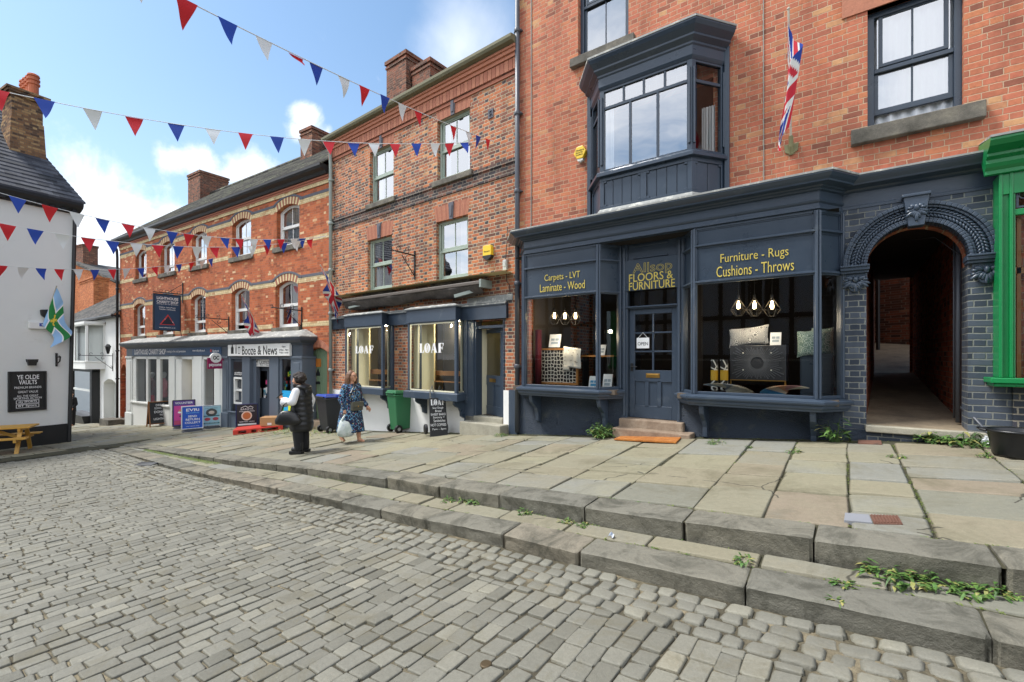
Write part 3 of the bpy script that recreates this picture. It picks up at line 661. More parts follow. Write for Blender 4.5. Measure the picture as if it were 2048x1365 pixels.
def flat_arch(parent, o, h=.34, y=-.004, n=22, key=True, mat=None):
    a, b, d = o['x0'], o['x1'], o['z1']; mb = MB(); sp = .07
    for k in range(n):
        u0, u1 = k/n, (k+1)/n; g = .003
        mb.prism([(a+(b-a)*u0+g, d), (a+(b-a)*u1-g, d), (a-sp+(b-a+2*sp)*u1-g, d+h), (a-sp+(b-a+2*sp)*u0+g, d+h)], y, .02, k % 3)
    f = mb.build('lintel', [M['bredd'], M['bred'], mat or M['bredd']], parent)
    if key:
        xc = (a+b)/2; kb = MB(); kb.prism([(xc-.055, d-.02), (xc+.055, d-.02), (xc+.085, d+h+.02), (xc-.085, d+h+.02)], y-.025, .0); kb.prism([(xc-.03, d+.05), (xc+.03, d+.05), (xc+.05, d+h-.05), (xc-.05, d+h-.05)], y-.04, y-.02)
        kb.build('keystone', M['bblue'], f, bevel=.006)
    return f
def pipe(parent, pts, r=.045, mat=None, collars=(), name='downpipe'):
    mb = MB(); mb.tube(pts, r, 10)
    for z in collars:
        x, y = pts[-1][0], pts[-1][1]; mb.lathe([(r*1.25, -.04), (r*1.35, -.02), (r*1.35, .03), (r*1.1, .05)], (x, y, z), 10); mb.box(x-r*1.8, x+r*1.8, y, y+.1, z-.012, z+.012)
    return mb.build(name, mat or M['pipeb'], parent, smooth=True)
def chimney(parent, x0, x1, y0, y1, z0, z1, mat, pots=0, cap=.05, rings=(.0,), potmat=None, name='chimney'):
    mb = MB(); mb.box(x0, x1, y0, y1, z0, z1)
    for k, (dz, h, e) in enumerate(((-.10, .12, cap), (-.24, .07, cap*.6))): mb.box(x0-e, x1+e, y0-e, y1+e, z1+dz, z1+dz+h)
    c = mb.build(name, mat, parent)
    for k in range(pots):
        f = (k+.5)/pots; px, py = ((x0+x1)/2, y0+(y1-y0)*f) if (y1-y0) > (x1-x0) else (x0+(x1-x0)*f, (y0+y1)/2)
        p = MB(); p.lathe([(.13, 0), (.13, .5), (.17, .52), (.17, .57), (.13, .58), (.13, .62), (.17, .64), (.17, .69), (.13, .70), (.13, .74), (.165, .76), (.165, .81), (.12, .86)], (px, py, z1+.02), 16); p.build('chimney_pot', potmat or M['terra'], c, smooth=False)
    return c
# ------------------------------------------------------------------ the brick shop with the oriel (right)
A = thing('brick_shop', 'tall orange brick shop with a dark blue oriel window and dark blue shopfront', 'shop', (0, 7.8, 0))
XL = FA.x(1037)
oW1 = dict(x0=FA.x(1156), x1=FA.x(1257), z0=FA.z(1256, 77), z1=FA.z(1256, 77)+2.0)
oW2 = dict(x0=FA.x(1735), x1=FA.x(1928), z0=FA.z(1735, 259), z1=FA.z(1735, 22))
oOr = dict(x0=-3.62, x1=-1.68, z0=4.75, z1=6.05)
sh_top = 3.95
ar_x0, ar_x1, ar_z = .247, 1.235, FA.z(1740, 533)
ops = [oW1, oW2, oOr, dict(x0=-5.2, x1=.0, z0=-1, z1=3.72), dict(x0=ar_x0, x1=ar_x1, z0=-1, z1=ar_z, rise=(ar_x1-ar_x0)/2, round=True, depth=.35), dict(x0=1.72, x1=4.3, z0=.95, z1=3.3)]
mb = wall(MB(), XL, 5.2, -.5, 10.5, ops, 0, .16)
# below the fascia the bricks of the archway piers are painted
brick = mb.build('wall', M['brickA'], A)
paintw = MB(); t = ar_z+(ar_x1-ar_x0)/2
wall(paintw, -.02, 1.60, .40, 3.62, [dict(x0=ar_x0, x1=ar_x1, z0=-1, z1=ar_z, rise=(ar_x1-ar_x0)/2, round=True, depth=.2)], -.014, .2)
paintw.build('archway_wall', M['brickBlue'], A)
side = MB(); side.quad((XL, 0, -.5), (XL, 0, 10.5), (XL, 7, 10.5), (XL, 7, -.5)); side.quad((5.2, 0, -.5), (5.2, 7, -.5), (5.2, 7, 10.5), (5.2, 0, 10.5)); side.quad((XL, 6.95, 3.6), (XL, 6.95, 10.5), (5.2, 6.95, 10.5), (5.2, 6.95, 3.6)); side.quad((XL, 6.95, -1), (XL, 6.95, 3.6), (ar_x0, 6.95, 3.6), (ar_x0, 6.95, -1)); side.quad((1.3, 6.95, -1), (1.3, 6.95, 3.6), (5.2, 6.95, 3.6), (5.2, 6.95, -1))
side.build('side_wall', M['brickA'], A)
rf = MB(); rf.hexa([(XL-.1, -.3, 10.45), (5.3, -.3, 10.45), (5.3, 3.5, 12.6), (XL-.1, 3.5, 12.6), (XL-.1, -.3, 10.6), (5.3, -.3, 10.6), (5.3, 3.5, 12.75), (XL-.1, 3.5, 12.75)]); rf.hexa([(XL-.1, 3.5, 12.6), (5.3, 3.5, 12.6), (5.3, 7.3, 10.45), (XL-.1, 7.3, 10.45), (XL-.1, 3.5, 12.75), (5.3, 3.5, 12.75), (5.3, 7.3, 10.6), (XL-.1, 7.3, 10.6)])
rf.build('roof', M['tileG'], A)
shell(A, XL+.05, 5.1, 4.1, 10.4, 5, (4.12, 6.9), M['room'], .3)
sash(A, oW1, .10, M['navyd'], .07, 1, sill=(.13, .16, .10, M['sillstone']), curtain=None)
sash(A, oW2, .10, M['navyd'], .075, 1, sill=(.18, .20, .10, M['sillstone']), curtain=('full', 1), low_open=.14, meet=.50)
# lintel of the right window
lt = MB(); lt.box(oW2['x0']-.28, oW2['x1']+.28, -.02, .1, oW2['z1'], oW2['z1']+.32); lt.build('lintel', M['bredd'], A)
# oriel
ox0, ox1, of0, of1, od = -3.80, -1.51, -3.40, -1.88, .5
path = lambda e=0: [(ox0-e*.55, 0), (of0-e*.5, -od-e), (of1+e*.5, -od-e), (ox1+e*.55, 0)]
zc, zs, zb = 6.52, 4.69, 4.10
zg0, zg1, zt = FA.z(1375, 297, -.5), FA.z(1375, 120, -.5), FA.z(1375, 160.6, -.5)
om = MB()
om.sweep([(-.03, zs-.02), (.07, zs-.02), (.07, zs+.03), (.045, zs+.06), (.0, zs+.075), (-.04, zs+.075)], path())
om.build('sill_moulding', M['navyd'], A); om = MB()
om.sweep([(-.04, zg1), (.0, zg1), (.02, zg1+.03), (.03, zg1+.05), (.03, zg1+.19), (.05, zg1+.21), (.05, zg1+.24), (.12, zg1+.29), (.12, zg1+.32), (.20, zg1+.39), (.23, zg1+.44), (.23, zg1+.47), (.0, zg1+.55), (-.6, zg1+.60)], path())
oriel = om.build('oriel_window', M['navyd'], A)
lead = MB(); lead.sweep([(.205, zg1+.465), (.24, zg1+.465), (.24, zg1+.495), (.0, zg1+.56), (-.3, zg1+.60)], path()); lead.build('lead_flashing', M['lead'], oriel); lead = MB(); lead.sweep([(.02, zb-.13), (.06, zb-.12), (.03, zb-.01), (.005, zb+.02)], path())
lead.build('lead_flashing', M['lead'], oriel)
def face_frame(p, q):
    p, q = Vector(p), Vector(q); L = (q-p).length; e = (q-p)/L; n = Vector((e.y, -e.x))
    return p, e, n, L
def fbox(mb, F, s0, s1, o0, o1, z0, z1, m=0):
    p, e, n, L = F; P = lambda s, o: p+e*s+n*o
    a, b, c, d = P(s0, o1), P(s1, o1), P(s1, o0), P(s0, o0)
    mb.hexa([(a.x, a.y, z0), (b.x, b.y, z0), (c.x, c.y, z0), (d.x, d.y, z0), (a.x, a.y, z1), (b.x, b.y, z1), (c.x, c.y, z1), (d.x, d.y, z1)], m)
pp = path(); fr = MB(); gl = MB(); gs_ = MB(); pn = MB()
for k in range(3):
    F = face_frame(pp[k], pp[k+1]); L = F[3]
    fbox(fr, F, .0, .075, -.07, .0, zs+.07, zg1); fbox(fr, F, L-.075, L, -.07, .0, zs+.07, zg1)
    for s in (.035, L-.035): 
        q = F[0]+F[1]*s+F[2]*.012; fr.tube([(q.x, q.y, zs+.18), (q.x, q.y, zg1-.12)], .02, 8)
    fbox(fr, F, .075, L-.075, -.06, -.008, zs+.07, zg0); fbox(fr, F, .075, L-.075, -.055, -.012, zt-.025, zt+.025); fbox(fr, F, .075, L-.075, -.06, -.004, zg1-.035, zg1)
    if k == 1:
        for j in (1, 2): x = .075+(L-.15)*j/3; fbox(fr, F, x-.02, x+.02, -.055, -.014, zg0, zt)
        for j in (1, 2, 3): x = .075+(L-.15)*j/4; fbox(fr, F, x-.017, x+.017, -.055, -.014, zt, zg1)
    p, e, n, _ = F; a = p+e*.06-n*.035; b = p+e*(L-.06)-n*.035
    (gl if k == 1 else gs_).quad((a.x, a.y, zg0-.02), (b.x, b.y, zg0-.02), (b.x, b.y, zg1), (a.x, a.y, zg1))
    if k != 1: gs_.build('side_pane', M['shopglass'], oriel); gs_ = MB()
    # panelled apron below
    fbox(pn, F, 0.0, L, -.08, -.035, zb-.1, zs-.02)
    fbox(pn, F, 0, L, -.035, .0, zs-.09, zs-.02); fbox(pn, F, 0, L, -.035, 0, zb-.1, zb+.06)
    st_ = [(0, .07), (L-.07, L)]+([(L/2-.05, L/2+.05)] if k == 1 else [])
    for s0, s1 in st_: fbox(pn, F, s0, s1, -.035, -.001, zb+.06, zs-.09)
    segs = [(.07, L/2-.05), (L/2+.05, L-.07)] if k == 1 else [(.07, L-.07)]
    for s0, s1 in segs:
        nb = 4 if k == 1 else 2
        for j in range(nb):
            xa, xb = s0+(s1-s0)*j/nb, s0+(s1-s0)*(j+1)/nb; fbox(pn, F, xa+.005, xb-.005, -.03, -.022, zb+.06, zs-.09)
        for (sa, sb, za, zbb) in ((s0, s0+.045, zb+.06, zb+.10), (s1-.045, s1, zb+.06, zb+.10), (s0, s0+.045, zs-.125, zs-.09), (s1-.045, s1, zs-.125, zs-.09)): fbox(pn, F, sa, sb, -.03, -.002, za, zbb)
for x in (ox0, ox1):
    s_ = 1 if x == ox1 else -1; fr.box(min(x, x+s_*.07), max(x, x+s_*.07), -.05, .02, zb-.1, zg1+.3)
fr.build('casement', M['navyd'], oriel, bevel=.004, seg=1); gl.build('pane', M['glass'], oriel); pn.build('apron', M['navyd'], oriel, bevel=.005, seg=1)
bt = MB(); bt.poly([(x, y, zb-.1) for x, y in pp]); bt.poly([(x, y, zs+.06) for x, y in pp]); bt.build('base', M['navyd'], oriel)
ocur = MB(); ocur.grid(lambda u, v: (ox0+.25+(.25)*u, -.12+.02*math.sin(u*30), zg0-.05+(zg1-zg0)*v), 12, 1); ocur.grid(lambda u, v: (ox1-.32+(.2)*u, -.10+.02*math.sin(u*30), zg0-.05+(zt-.25-zg0)*v), 12, 1); ocur.build('curtain', M['curtain'], oriel, smooth=True)
# downpipe at the party wall and the cable
pipe(A, [(XL+.02, -.07, 10.4), (XL+.02, -.07, .05)], .05, M['pipeb'], (8.3, 6.6, 5.0, 3.1, 1.4))
cb = MB(); cb.tube([(XL+.32, -.012, 10.2), (XL+.325, -.012, 7), (XL+.32, -.012, 4.3), (XL+.25, -.012, 4.0)], .009, 6); cb.tube([(-.98, -.012, 9.5), (-.975, -.012, 6), (-.97, -.012, 4.06)], .006, 6)
cb.build('cable', M['pipe'], A)
# ------------------------------------------------------------------ the bakery (middle)
FLw = 7.235
LB = thing('bakery_house', 'narrow three storey house of dark header brick with a bakery shopfront', 'house', (-5.45, 7.8, 0), R(-2.5))
def op(F, uL, uR, vt, vb, ur=None, y=0, rise=0):
    u = ur or uL; d = dict(x0=F.x(uL), x1=F.x(uR), z0=F.z(u, vb), z1=F.z(u, vt)-rise)
    if rise: d['rise'] = rise
    return d
lUL = op(FL, 740, 787, 308, 412); lUR = op(FL, 874.6, 939.8, 242, 364); lLL = op(FL, 735, 784, 483, 582); lLR = op(FL, 872.3, 936, 444.6, 566)
for a, b in ((lUL, lUR), (lLL, lLR)):
    z0, z1 = (a['z0']+b['z0'])/2, (a['z1']+b['z1'])/2
    a['z0'] = b['z0'] = z0; a['z1'] = b['z1'] = z1
zeL = FL.z(1030, 100, -.25)
dL = dict(x0=FL.x(943), x1=FL.x(1007), z0=.2, z1=FL.z(1000, 640), depth=.3)
bL1 = dict(x0=FL.x(694), x1=FL.x(784), z0=FL.z(700, 782), z1=FL.z(700, 655)); bL2 = dict(x0=FL.x(818), x1=FL.x(932), z0=FL.z(820, 783), z1=FL.z(820, 648))
bL2['z0'] = bL1['z0'] = (bL1['z0']+bL2['z0'])/2
wall(MB(), -FLw, 0, -1.0, zeL-.02, [lUL, lUR, lLL, lLR, dL, bL1, bL2], 0, .14).build('wall', M['brickL'], LB)
sd = MB(); sd.quad((-FLw, 0, -1), (-FLw, 0, zeL), (-FLw, 7, zeL), (-FLw, 7, -1)); sd.quad((0, 0, -1), (0, 7, -1), (0, 7, zeL), (0, 0, zeL)); sd.quad((-FLw, 7, -1), (-FLw, 7, zeL), (0, 7, zeL), (0, 7, -1)); sd.build('side_wall', M['brickL'], LB)
for o, cu in ((lUL, ('left', .3)), (lUR, ('sides', .25)), (lLL, ('left', .28)), (lLR, ('right', .42))):
    sash(LB, o, .09, M['sage'], .055, 1, sill=(.12, .13, .08, M['sillstone']), curtain=cu); flat_arch(LB, o, .36)
shell(LB, -FLw+.03, -.03, 3.4, zeL-.05, 5, (3.42, 5.95), None, .25)
co = MB(); prof = lambda z: z
zd = FL.z(1028, 148)
co.sweep([(-.01, zd-.02), (.03, zd-.02), (.03, zd+.05), (.0, zd+.055)], [(-FLw, 0), (0, 0)])
n = 62
for k in range(n): 
    xa = -FLw+FLw*k/n; co.box(xa+.006, xa+FLw/n-.006, -.06, .01, zd+.07, zd+.30, k % 2)
co.box(-FLw, 0, -.045, .0, zd+.055, zd+.31, 2); co.sweep([(.0, zd+.31), (.085, zd+.31), (.085, zd+.385), (.12, zd+.39), (.12, zd+.465), (.15, zd+.47), (.15, zd+.52), (0, zd+.52)], [(-FLw, 0), (0, 0)], 1)
zst = FL.z(1027, 346)
co.sweep([(.0, zst-.03), (.025, zst-.03), (.025, zst+.06), (.0, zst+.065)], [(-FLw, 0), (0, 0)], 3); co.sweep([(.0, zst+.07), (.012, zst+.07), (.012, zst+.22), (.0, zst+.22)], [(-FLw, 0), (0, 0)], 3); co.sweep([(.0, zst+.22), (.04, zst+.22), (.04, zst+.30), (.0, zst+.31)], [(-FLw, 0), (0, 0)], 3)
co.build('cornice', [M['bred'], M['bredd'], M['brickCh'], M['brickDk']], LB)
gt = MB(); gt.sweep([(.10, zd+.52), (.24, zd+.55), (.27, zd+.60), (.27, zd+.66), (.10, zd+.70)], [(-FLw-.05, 0), (.0, 0)]); gt.build('gutter', paint('mossy_stone_gutter', '6f6c55', .8, .25, 4, 30, .4), LB)
r = MB(); zr = zd+.62; r.hexa([(-FLw, -.05, zr-.1), (0, -.05, zr-.1), (0, 3.5, zr+1.6), (-FLw, 3.5, zr+1.6), (-FLw, -.05, zr), (0, -.05, zr), (0, 3.5, zr+1.7), (-FLw, 3.5, zr+1.7)]); r.hexa([(-FLw, 3.5, zr+1.6), (0, 3.5, zr+1.6), (0, 7.2, zr-.1), (-FLw, 7.2, zr-.1), (-FLw, 3.5, zr+1.7), (0, 3.5, zr+1.7), (0, 7.2, zr), (-FLw, 7.2, zr)])
roofL = r.build('roof', M['tileG'], LB)
yc = 2.2
c0, c1, c2 = FL.x(778, yc), FL.x(812, yc), FL.x(862, yc)
zt1, zt2 = FL.z(790, 122, yc), FL.z(835, 129, yc)
chimney(roofL, c0, FL.x(817, yc), yc-.1, yc+.75, zr, zt1, M['brickCh']); chimney(roofL, FL.x(822, yc), FL.x(858, yc), yc+.05, yc+.8, zr, zt2, M['brickCh'])
pipe(LB, [(-FLw+.18, -.30, zd+.5), (-FLw+.18, -.1, zd+.25), (-FLw+.18, -.085, zd-.1), (-FLw+.18, -.085, .25)], .052, M['pipe'], (6.9, 5.6, 4.2, 2.9, 1.2))
tl = MB(); x, z = FL.at(982, 228); tl.box(x-.07, x+.07, -.02, .02, z-.1, z+.1); tl.tube([(x-.03, -.025, z-.05), (x+.03, -.03, z-.02), (x-.03, -.03, z+.02), (x+.03, -.025, z+.06)], .012, 6); tl.build('carved_brick', M['bblue'], LB)
# ------------------------------------------------------------------ the striped brick house (left)
FHw = 16.78
HB = thing('striped_brick_house', 'long orange brick house with cream brick bands and two shops below', 'house', (-12.68, 8.115, 0), R(3.1))
ups = [op(FH, 464.5, 502, 455, 511), op(FH, 553.2, 598.8, 408, 494)]
zu0, zu1 = ups[1]['z0']-.05, FH.z(576, 409); rs = .16
lows = FH.z(576, 655), FH.z(576, 561.5)
cols = [(270.7, 292.6), (321.2, 348.8), (384, 413.6), (464.3, 502), (553.2, 598.8)]
HU, HL = [], []
for i, (a, b) in enumerate(cols):
    HU.append(dict(x0=FH.x(a), x1=FH.x(b), z0=zu0, z1=zu1-rs, rise=rs)); HL.append(dict(x0=FH.x(a-2), x1=FH.x(b-2.5), z0=lows[0], z1=lows[1]-rs, rise=rs))
HL[0]['x0'], HL[0]['x1'] = FH.x(268), FH.x(290); HL[2]['x0'], HL[2]['x1'] = FH.x(382), FH.x(411); HL[3]['x0'], HL[3]['x1'] = FH.x(463), FH.x(499); HL[4]['x0'], HL[4]['x1'] = FH.x(551), FH.x(596)
gz1 = FH.z(635, 697)
gdoor = dict(x0=FH.x(617.5), x1=FH.x(654.5), z0=-.6, z1=gz1-.12, rise=.14, depth=.2); rdoor = dict(x0=FH.x(241.5), x1=FH.x(254), z0=-2.5, z1=FH.z(248, 745), rise=.4, depth=.3)
wd = dict(x0=FH.x(263), x1=FH.x(590), z0=-2.5, z1=FH.z(455, 690))
wall(MB(), -FHw, 0, -2.6, FH.z(656, 338), HU+HL+[gdoor, rdoor, wd], 0, .24).build('wall', M['brickH'], HB)
zeH = FH.z(656, 338)
sd = MB(); sd.quad((-FHw, 0, -3), (-FHw, 0, zeH), (-FHw, 8, zeH), (-FHw, 8, -3)); sd.poly([(-FHw, 0, zeH), (-FHw, 4, zeH+3.3), (-FHw, 8, zeH)]); sd.poly([(0, 0, zeH), (0, 8, zeH), (0, 4, zeH+3.3)]); sd.quad((0, 0, -3), (0, 8, -3), (0, 8, zeH), (0, 0, zeH)); sd.quad((-FHw, 8, -3), (-FHw, 8, zeH), (0, 8, zeH), (0, 8, -3)); sd.build('side_wall', M['brickH'], HB)
shell(HB, -FHw+.05, -.05, 1.6, zeH-.05, 6, (1.62, 3.9), None, .3)
cu_up = [None, ('left', .3), ('left', .35), ('right', .8), ('full', 1)]; cu_lo = [('right', .4), None, ('left', .2), None, ('right', .55)]
for i, o in enumerate(HU): sash(HB, o, .14, M['white'], .055, 1, sill=(.16, .17, .07, M['sillstone']), curtain=cu_up[i], open_=(-.35 if i in (0, 1, 2) else 0)); arch_band(HB, o)
for i, o in enumerate(HL):
    sash(HB, o, .14, M['white'], .055, 1, sill=(.16, .17, .07, M['sillstone']), curtain=cu_lo[i], open_=(-.3 if i < 3 else 0), low_open=(.15 if i == 3 else 0)); arch_band(HB, o)
def band(z, h, rows, ops_, mat, y=-.006, n=1):
    """a brick band that stops at the window heads"""
    mb = MB(); xs_ = sorted([(-FHw, None)]+[(o['x0']-.17, 0) for o in ops_]+[(o['x1']+.17, 1) for o in ops_]+[(0, None)])
    edges = [-FHw]+[v for o in sorted(ops_, key=lambda q: q['x0']) for v in (o['x0']-.02, o['x1']+.02)]+[0]
    for a, b in zip(edges[::2], edges[1::2]): mb.box(a, b, y, .01, z, z+h)
    return mb
zsp = HU[0]['z1']; zsl = HL[0]['z1']
cr, bl = MB(), MB()
creamstripe = bricks('cream_brick_band', [(0, 'cdb98d'), (.5, 'ddcaa0'), (.8, 'd2bf92'), (1, 'b98a62')], 'b3926f', H=.076, L=.34, joint=.008, seed=21)
for ops_, zz0 in ((HU, zsp), (HL, zsl)):
    b1 = band(zz0+.02, .155, 2, ops_, None); cr.add(b1.v, b1.f); b2 = band(zz0+.178, .085, 1, ops_, None, -.014); b2.build('blue_band', M['bblue'], HB)
for ops_ in (HU, HL): b3 = band(ops_[0]['z0']-.02, .15, 2, [dict(x0=o['x0']-.16, x1=o['x1']+.16) for o in ops_], None); cr.add(b3.v, b3.f)
cr.box(-FHw, 0, -.03, .01, zeH-.44, zeH-.32)
cr.build('cream_band', creamstripe, HB)
cn = MB(); cn.sweep([(0, zeH-.32), (.05, zeH-.32), (.05, zeH-.25), (.08, zeH-.25), (.08, zeH-.2), (0, zeH-.19)], [(-FHw, 0), (0, 0)], 1); cn.sweep([(0, zeH-.20), (.12, zeH-.18), (.16, zeH-.10), (.30, zeH-.06), (.34, zeH+.0), (.34, zeH+.07), (.28, zeH+.08), (0, zeH+.06)], [(-FHw-.12, 0), (-.02, 0)], 0)
cn.build('gutter', [M['black'], M['bred']], HB)
r = MB(); N = 40
for k in range(N):   # rows of tiles, each lapping the one below
    y0, y1 = -.30+4.3*k/N, -.30+4.3*(k+1)/N; z0, z1 = zeH+.06+3.45*k/N, zeH+.06+3.45*(k+1)/N
    r.hexa([(-FHw-.1, y0, z0-.02), (-.0, y0, z0-.02), (-.0, y1, z1-.02), (-FHw-.1, y1, z1-.02), (-FHw-.1, y0, z0+.035), (0, y0, z0+.035), (0, y1, z1+.01), (-FHw-.1, y1, z1+.01)])
r.quad((-FHw-.1, 4, zeH+3.5), (0, 4, zeH+3.5), (0, 8.3, zeH), (-FHw-.1, 8.3, zeH)); r.tube([(-FHw-.1, 4, zeH+3.52), (0, 4, zeH+3.52)], .11, 8)
roofH = r.build('roof', M['tileH'], HB)
yq = 3.4
chimney(roofH, FH.x(376, yq), FH.x(400, yq), yq, yq+1.5, zeH+2, FH.z(376, 352, yq), M['brickCh']); yq = 3.2; chimney(roofH, FH.x(601, yq), FH.x(614, yq)+.35, yq, yq+1.8, zeH+2, FH.z(603, 262, yq), M['brickCh'])
pipe(HB, [(-FHw-.02, -.28, zeH-.05), (-FHw-.02, -.12, zeH-.4), (-FHw-.02, -.1, zeH-.8), (-FHw-.02, -.1, -1.6)], .055, M['black'], (5.0, 3.6, 1.9, .5))
# ------------------------------------------------------------------ the white pub wall (far left)
PB = thing('white_pub', 'white rendered pub end wall with black base and tiled roof', 'pub', (-21.2, 3.8, 0), R(97.6))
# local x points away from the camera along the wall, local y into the house
pzb = FW.z(134, 884); pzk = FW.z(128, 848); pze = FW.z(140, 418)
lean = .16
mb = MB(); n = 12
PX0 = -7.0
def pw(x, z): return (x+(lean*(z-pzb)/(pze-pzb) if x > -.5 else 0), 0, z)
mb.quad(pw(PX0, pzk), pw(0, pzk), pw(0, pze), pw(PX0, pze)); 
mb.quad(pw(0, pzk), (pw(0, pzk)[0], 9, pzk), (pw(0, pze)[0], 9, pze), pw(0, pze))
mb.build('wall', M['render'], PB)
bb = MB(); bb.box(PX0, .02, -.03, .05, pzb-.6, pzk); bb.quad((.02, 0, pzb-2), (.02, 9, pzb-2), (.02, 9, pzk), (.02, 0, pzk)); bb.build('base', M['black'], PB)
cp = MB(); cp.tube([(lean+.03, -.05, pze), (.03, -.05, pzb-.2)], .055, 8); cp.build('downpipe', M['black'], PB)
ev = MB(); ev.sweep([(0, pze-.16), (.05, pze-.16), (.06, pze-.09), (.16, pze-.06), (.30, pze+.02), (.34, pze+.1), (.34, pze+.18), (0, pze+.2)], [(PX0, 0), (lean+.16, 0)])
for k in range(24): ev.box(lean+.0-.28*k-.09, lean+.0-.28*k+.03, -.20, .0, pze-.12, pze-.04)
ev.build('eaves', M['black'], PB)
r = MB(); N = 26
for k in range(N):
    y0, y1 = -.36+4.4*k/N, -.36+4.4*(k+1)/N; z0, z1 = pze+.2+4.3*k/N, pze+.2+4.3*(k+1)/N; hip = .0
    xr = lean+.2-.28*(k/N)*4; xr1 = lean+.2-.28*((k+1)/N)*4
    r.hexa([(PX0, y0, z0-.03), (xr, y0, z0-.03), (xr1, y1, z1-.03), (PX0, y1, z1-.03), (PX0, y0, z0+.04), (xr, y0, z0+.04), (xr1, y1, z1+.01), (PX0, y1, z1+.01)])
roofP = r.build('roof', M['tileW'], PB)
yq = 1.35; cx0, cx1 = FW.x(22, yq), FW.x(88, yq)
zt = FW.z(60, 188, yq); zbq = FW.z(90, 318, yq)
cq = MB(); cq.hexa([(cx0-.1, yq-.1, zbq-1.3), (cx1+.1, yq-.1, zbq-1.3), (cx1+.1, yq+1.0, zbq-.6), (cx0-.1, yq+1.0, zbq-.6), (cx0, yq, zt-.95), (cx1, yq, zt-.95), (cx1, yq+.9, zt-.95), (cx0, yq+.9, zt-.95)])
cq.box(cx0+.02, cx1-.02, yq+.02, yq+.9, zt-.95, zt-.2); 
for k, e in enumerate((.05, .10, .14)): cq.box(cx0-e, cx1+e, yq-e, yq+.9+e, zt-.22+.08*k, zt-.14+.08*k)
cq = cq.build('chimney', M['brickW'], roofP)
for k in range(4):
    p = MB(); rr = .15 if k else .17; p.lathe([(rr*.8, 0), (rr*.8, .32), (rr, .34), (rr, .40), (rr*.8, .41), (rr*.8, .46), (rr, .48), (rr, .54), (rr*.8, .55), (rr*.8, .6), (rr*.98, .62), (rr*.9, .68), (rr*.5, .72)], (cx1-.25, yq+.05+.26*k, zt+.02), 14); p.build('chimney_pot', M['terra'], cq)
rt = MB(); rt.tube([(PX0, 4, pze+4.5), (-1.0, 4, pze+4.5)], .12, 8); rt.build('ridge', M['terra'], roofP)
# ------------------------------------------------------------------ the white cottage down the street
GC = thing('white_cottage', 'small white rendered cottage with slate roof and projecting bay far down the street', 'cottage', (-29.45, 7.25, 0))
gz = FG.z(200, 640); gb = FG.z(200, 855)
gd = dict(x0=FG.x(207), x1=FG.x(233), z0=gb-1, z1=FG.z(220, 768), rise=.25, depth=.5)
wall(MB(), -14, 0.05, gb-1.5, gz+.1, [gd, dict(x0=FG.x(136), x1=FG.x(192), z0=gb-1, z1=FG.z(160, 745))], 0, .3).build('wall', M['renderL'], GC)
nb = MB(); nb.quad((gd['x0'], .45, gb-1.5), (gd['x1'], .45, gb-1.5), (gd['x1'], .45, 3), (gd['x0'], .45, 3)); nb.build('niche', M['white2'], GC)
r = MB(); N = 22
for k in range(N):
    y0, y1 = -.3+4.3*k/N, -.3+4.3*(k+1)/N; z0, z1 = gz+.1+3.0*k/N, gz+.1+3.0*(k+1)/N
    r.hexa([(-14, y0, z0-.03), (.15, y0, z0-.03), (.15, y1, z1-.03), (-14, y1, z1-.03), (-14, y0, z0+.05), (.15, y0, z0+.05), (.15, y1, z1+.015), (-14, y1, z1+.015)])
rg = r.build('roof', M['tileG'], GC)
ev = MB(); ev.box(-14, .05, -.32, .0, gz-.02, gz+.08); ev.tube([(-14, -.36, gz+.08), (.1, -.36, gz+.02)], .07, 8); ev.build('eaves', M['black'], GC)
yq = 2.6; chimney(rg, FG.x(159, yq), FG.x(187, yq), yq, yq+.9, gz+1.2, FG.z(170, 560, yq), M['brickFar'], cap=.08)
# bay upstairs
b0, b1 = FG.x(158), FG.x(212); bz0, bz1 = FG.z(185, 725), FG.z(185, 652)
bp = [(b0, 0), (b0+.25, -.7), (b1-.55, -.7), (b1-.1, 0)]
bm = MB(); bm.sweep([(0, bz0-.35), (.02, bz0-.35), (.02, bz0), (.06, bz0+.02), (.06, bz0+.08), (0, bz0+.09)], bp); bm.sweep([(-.02, bz1-.08), (.04, bz1-.08), (.08, bz1), (.08, bz1+.12), (-.5, bz1+.14)], bp)
bay = bm.build('bay_window', M['white'], GC); f2 = MB(); g2 = MB(); i2 = MB()
for k in range(3):
    F = face_frame(bp[k], bp[k+1]); L = F[3]
    for s0, s1 in ((0, .1), (L-.1, L)): fbox(f2, F, s0, s1, -.08, 0, bz0, bz1)
    if k == 1: fbox(f2, F, L*.5-.05, L*.5+.05, -.08, 0, bz0, bz1)
    p, e, n, _ = F; a = p-n*.04; b = p+e*L-n*.04; g2.quad((a.x, a.y, bz0), (b.x, b.y, bz0), (b.x, b.y, bz1), (a.x, a.y, bz1)); fbox(i2, F, 0, L, -.6, -.58, bz0-.3, bz1)
    fbox(f2, F, 0, L, -.1, -.001, bz0-.35, bz0)
f2.build('frame', M['white'], bay); g2.build('pane', M['shopglass'], bay); 
bt = MB(); bt.poly([(x, y, bz0-.35) for x, y in bp]); bt.build('base', M['white2'], bay); cu_ = MB(); cu_.grid(lambda u, v: (b0+.3+.3*u, -.5+.04*math.sin(u*40), bz0+(bz1-bz0)*v), 20, 1); cu_.build('curtain', M['curtain'], bay, smooth=True)
dk = MB(); dk.quad((b0, .01, bz0), (b1-.1, .01, bz0), (b1-.1, .01, bz1), (b0, .01, bz1)); dk.build('room', M['dark'], bay)
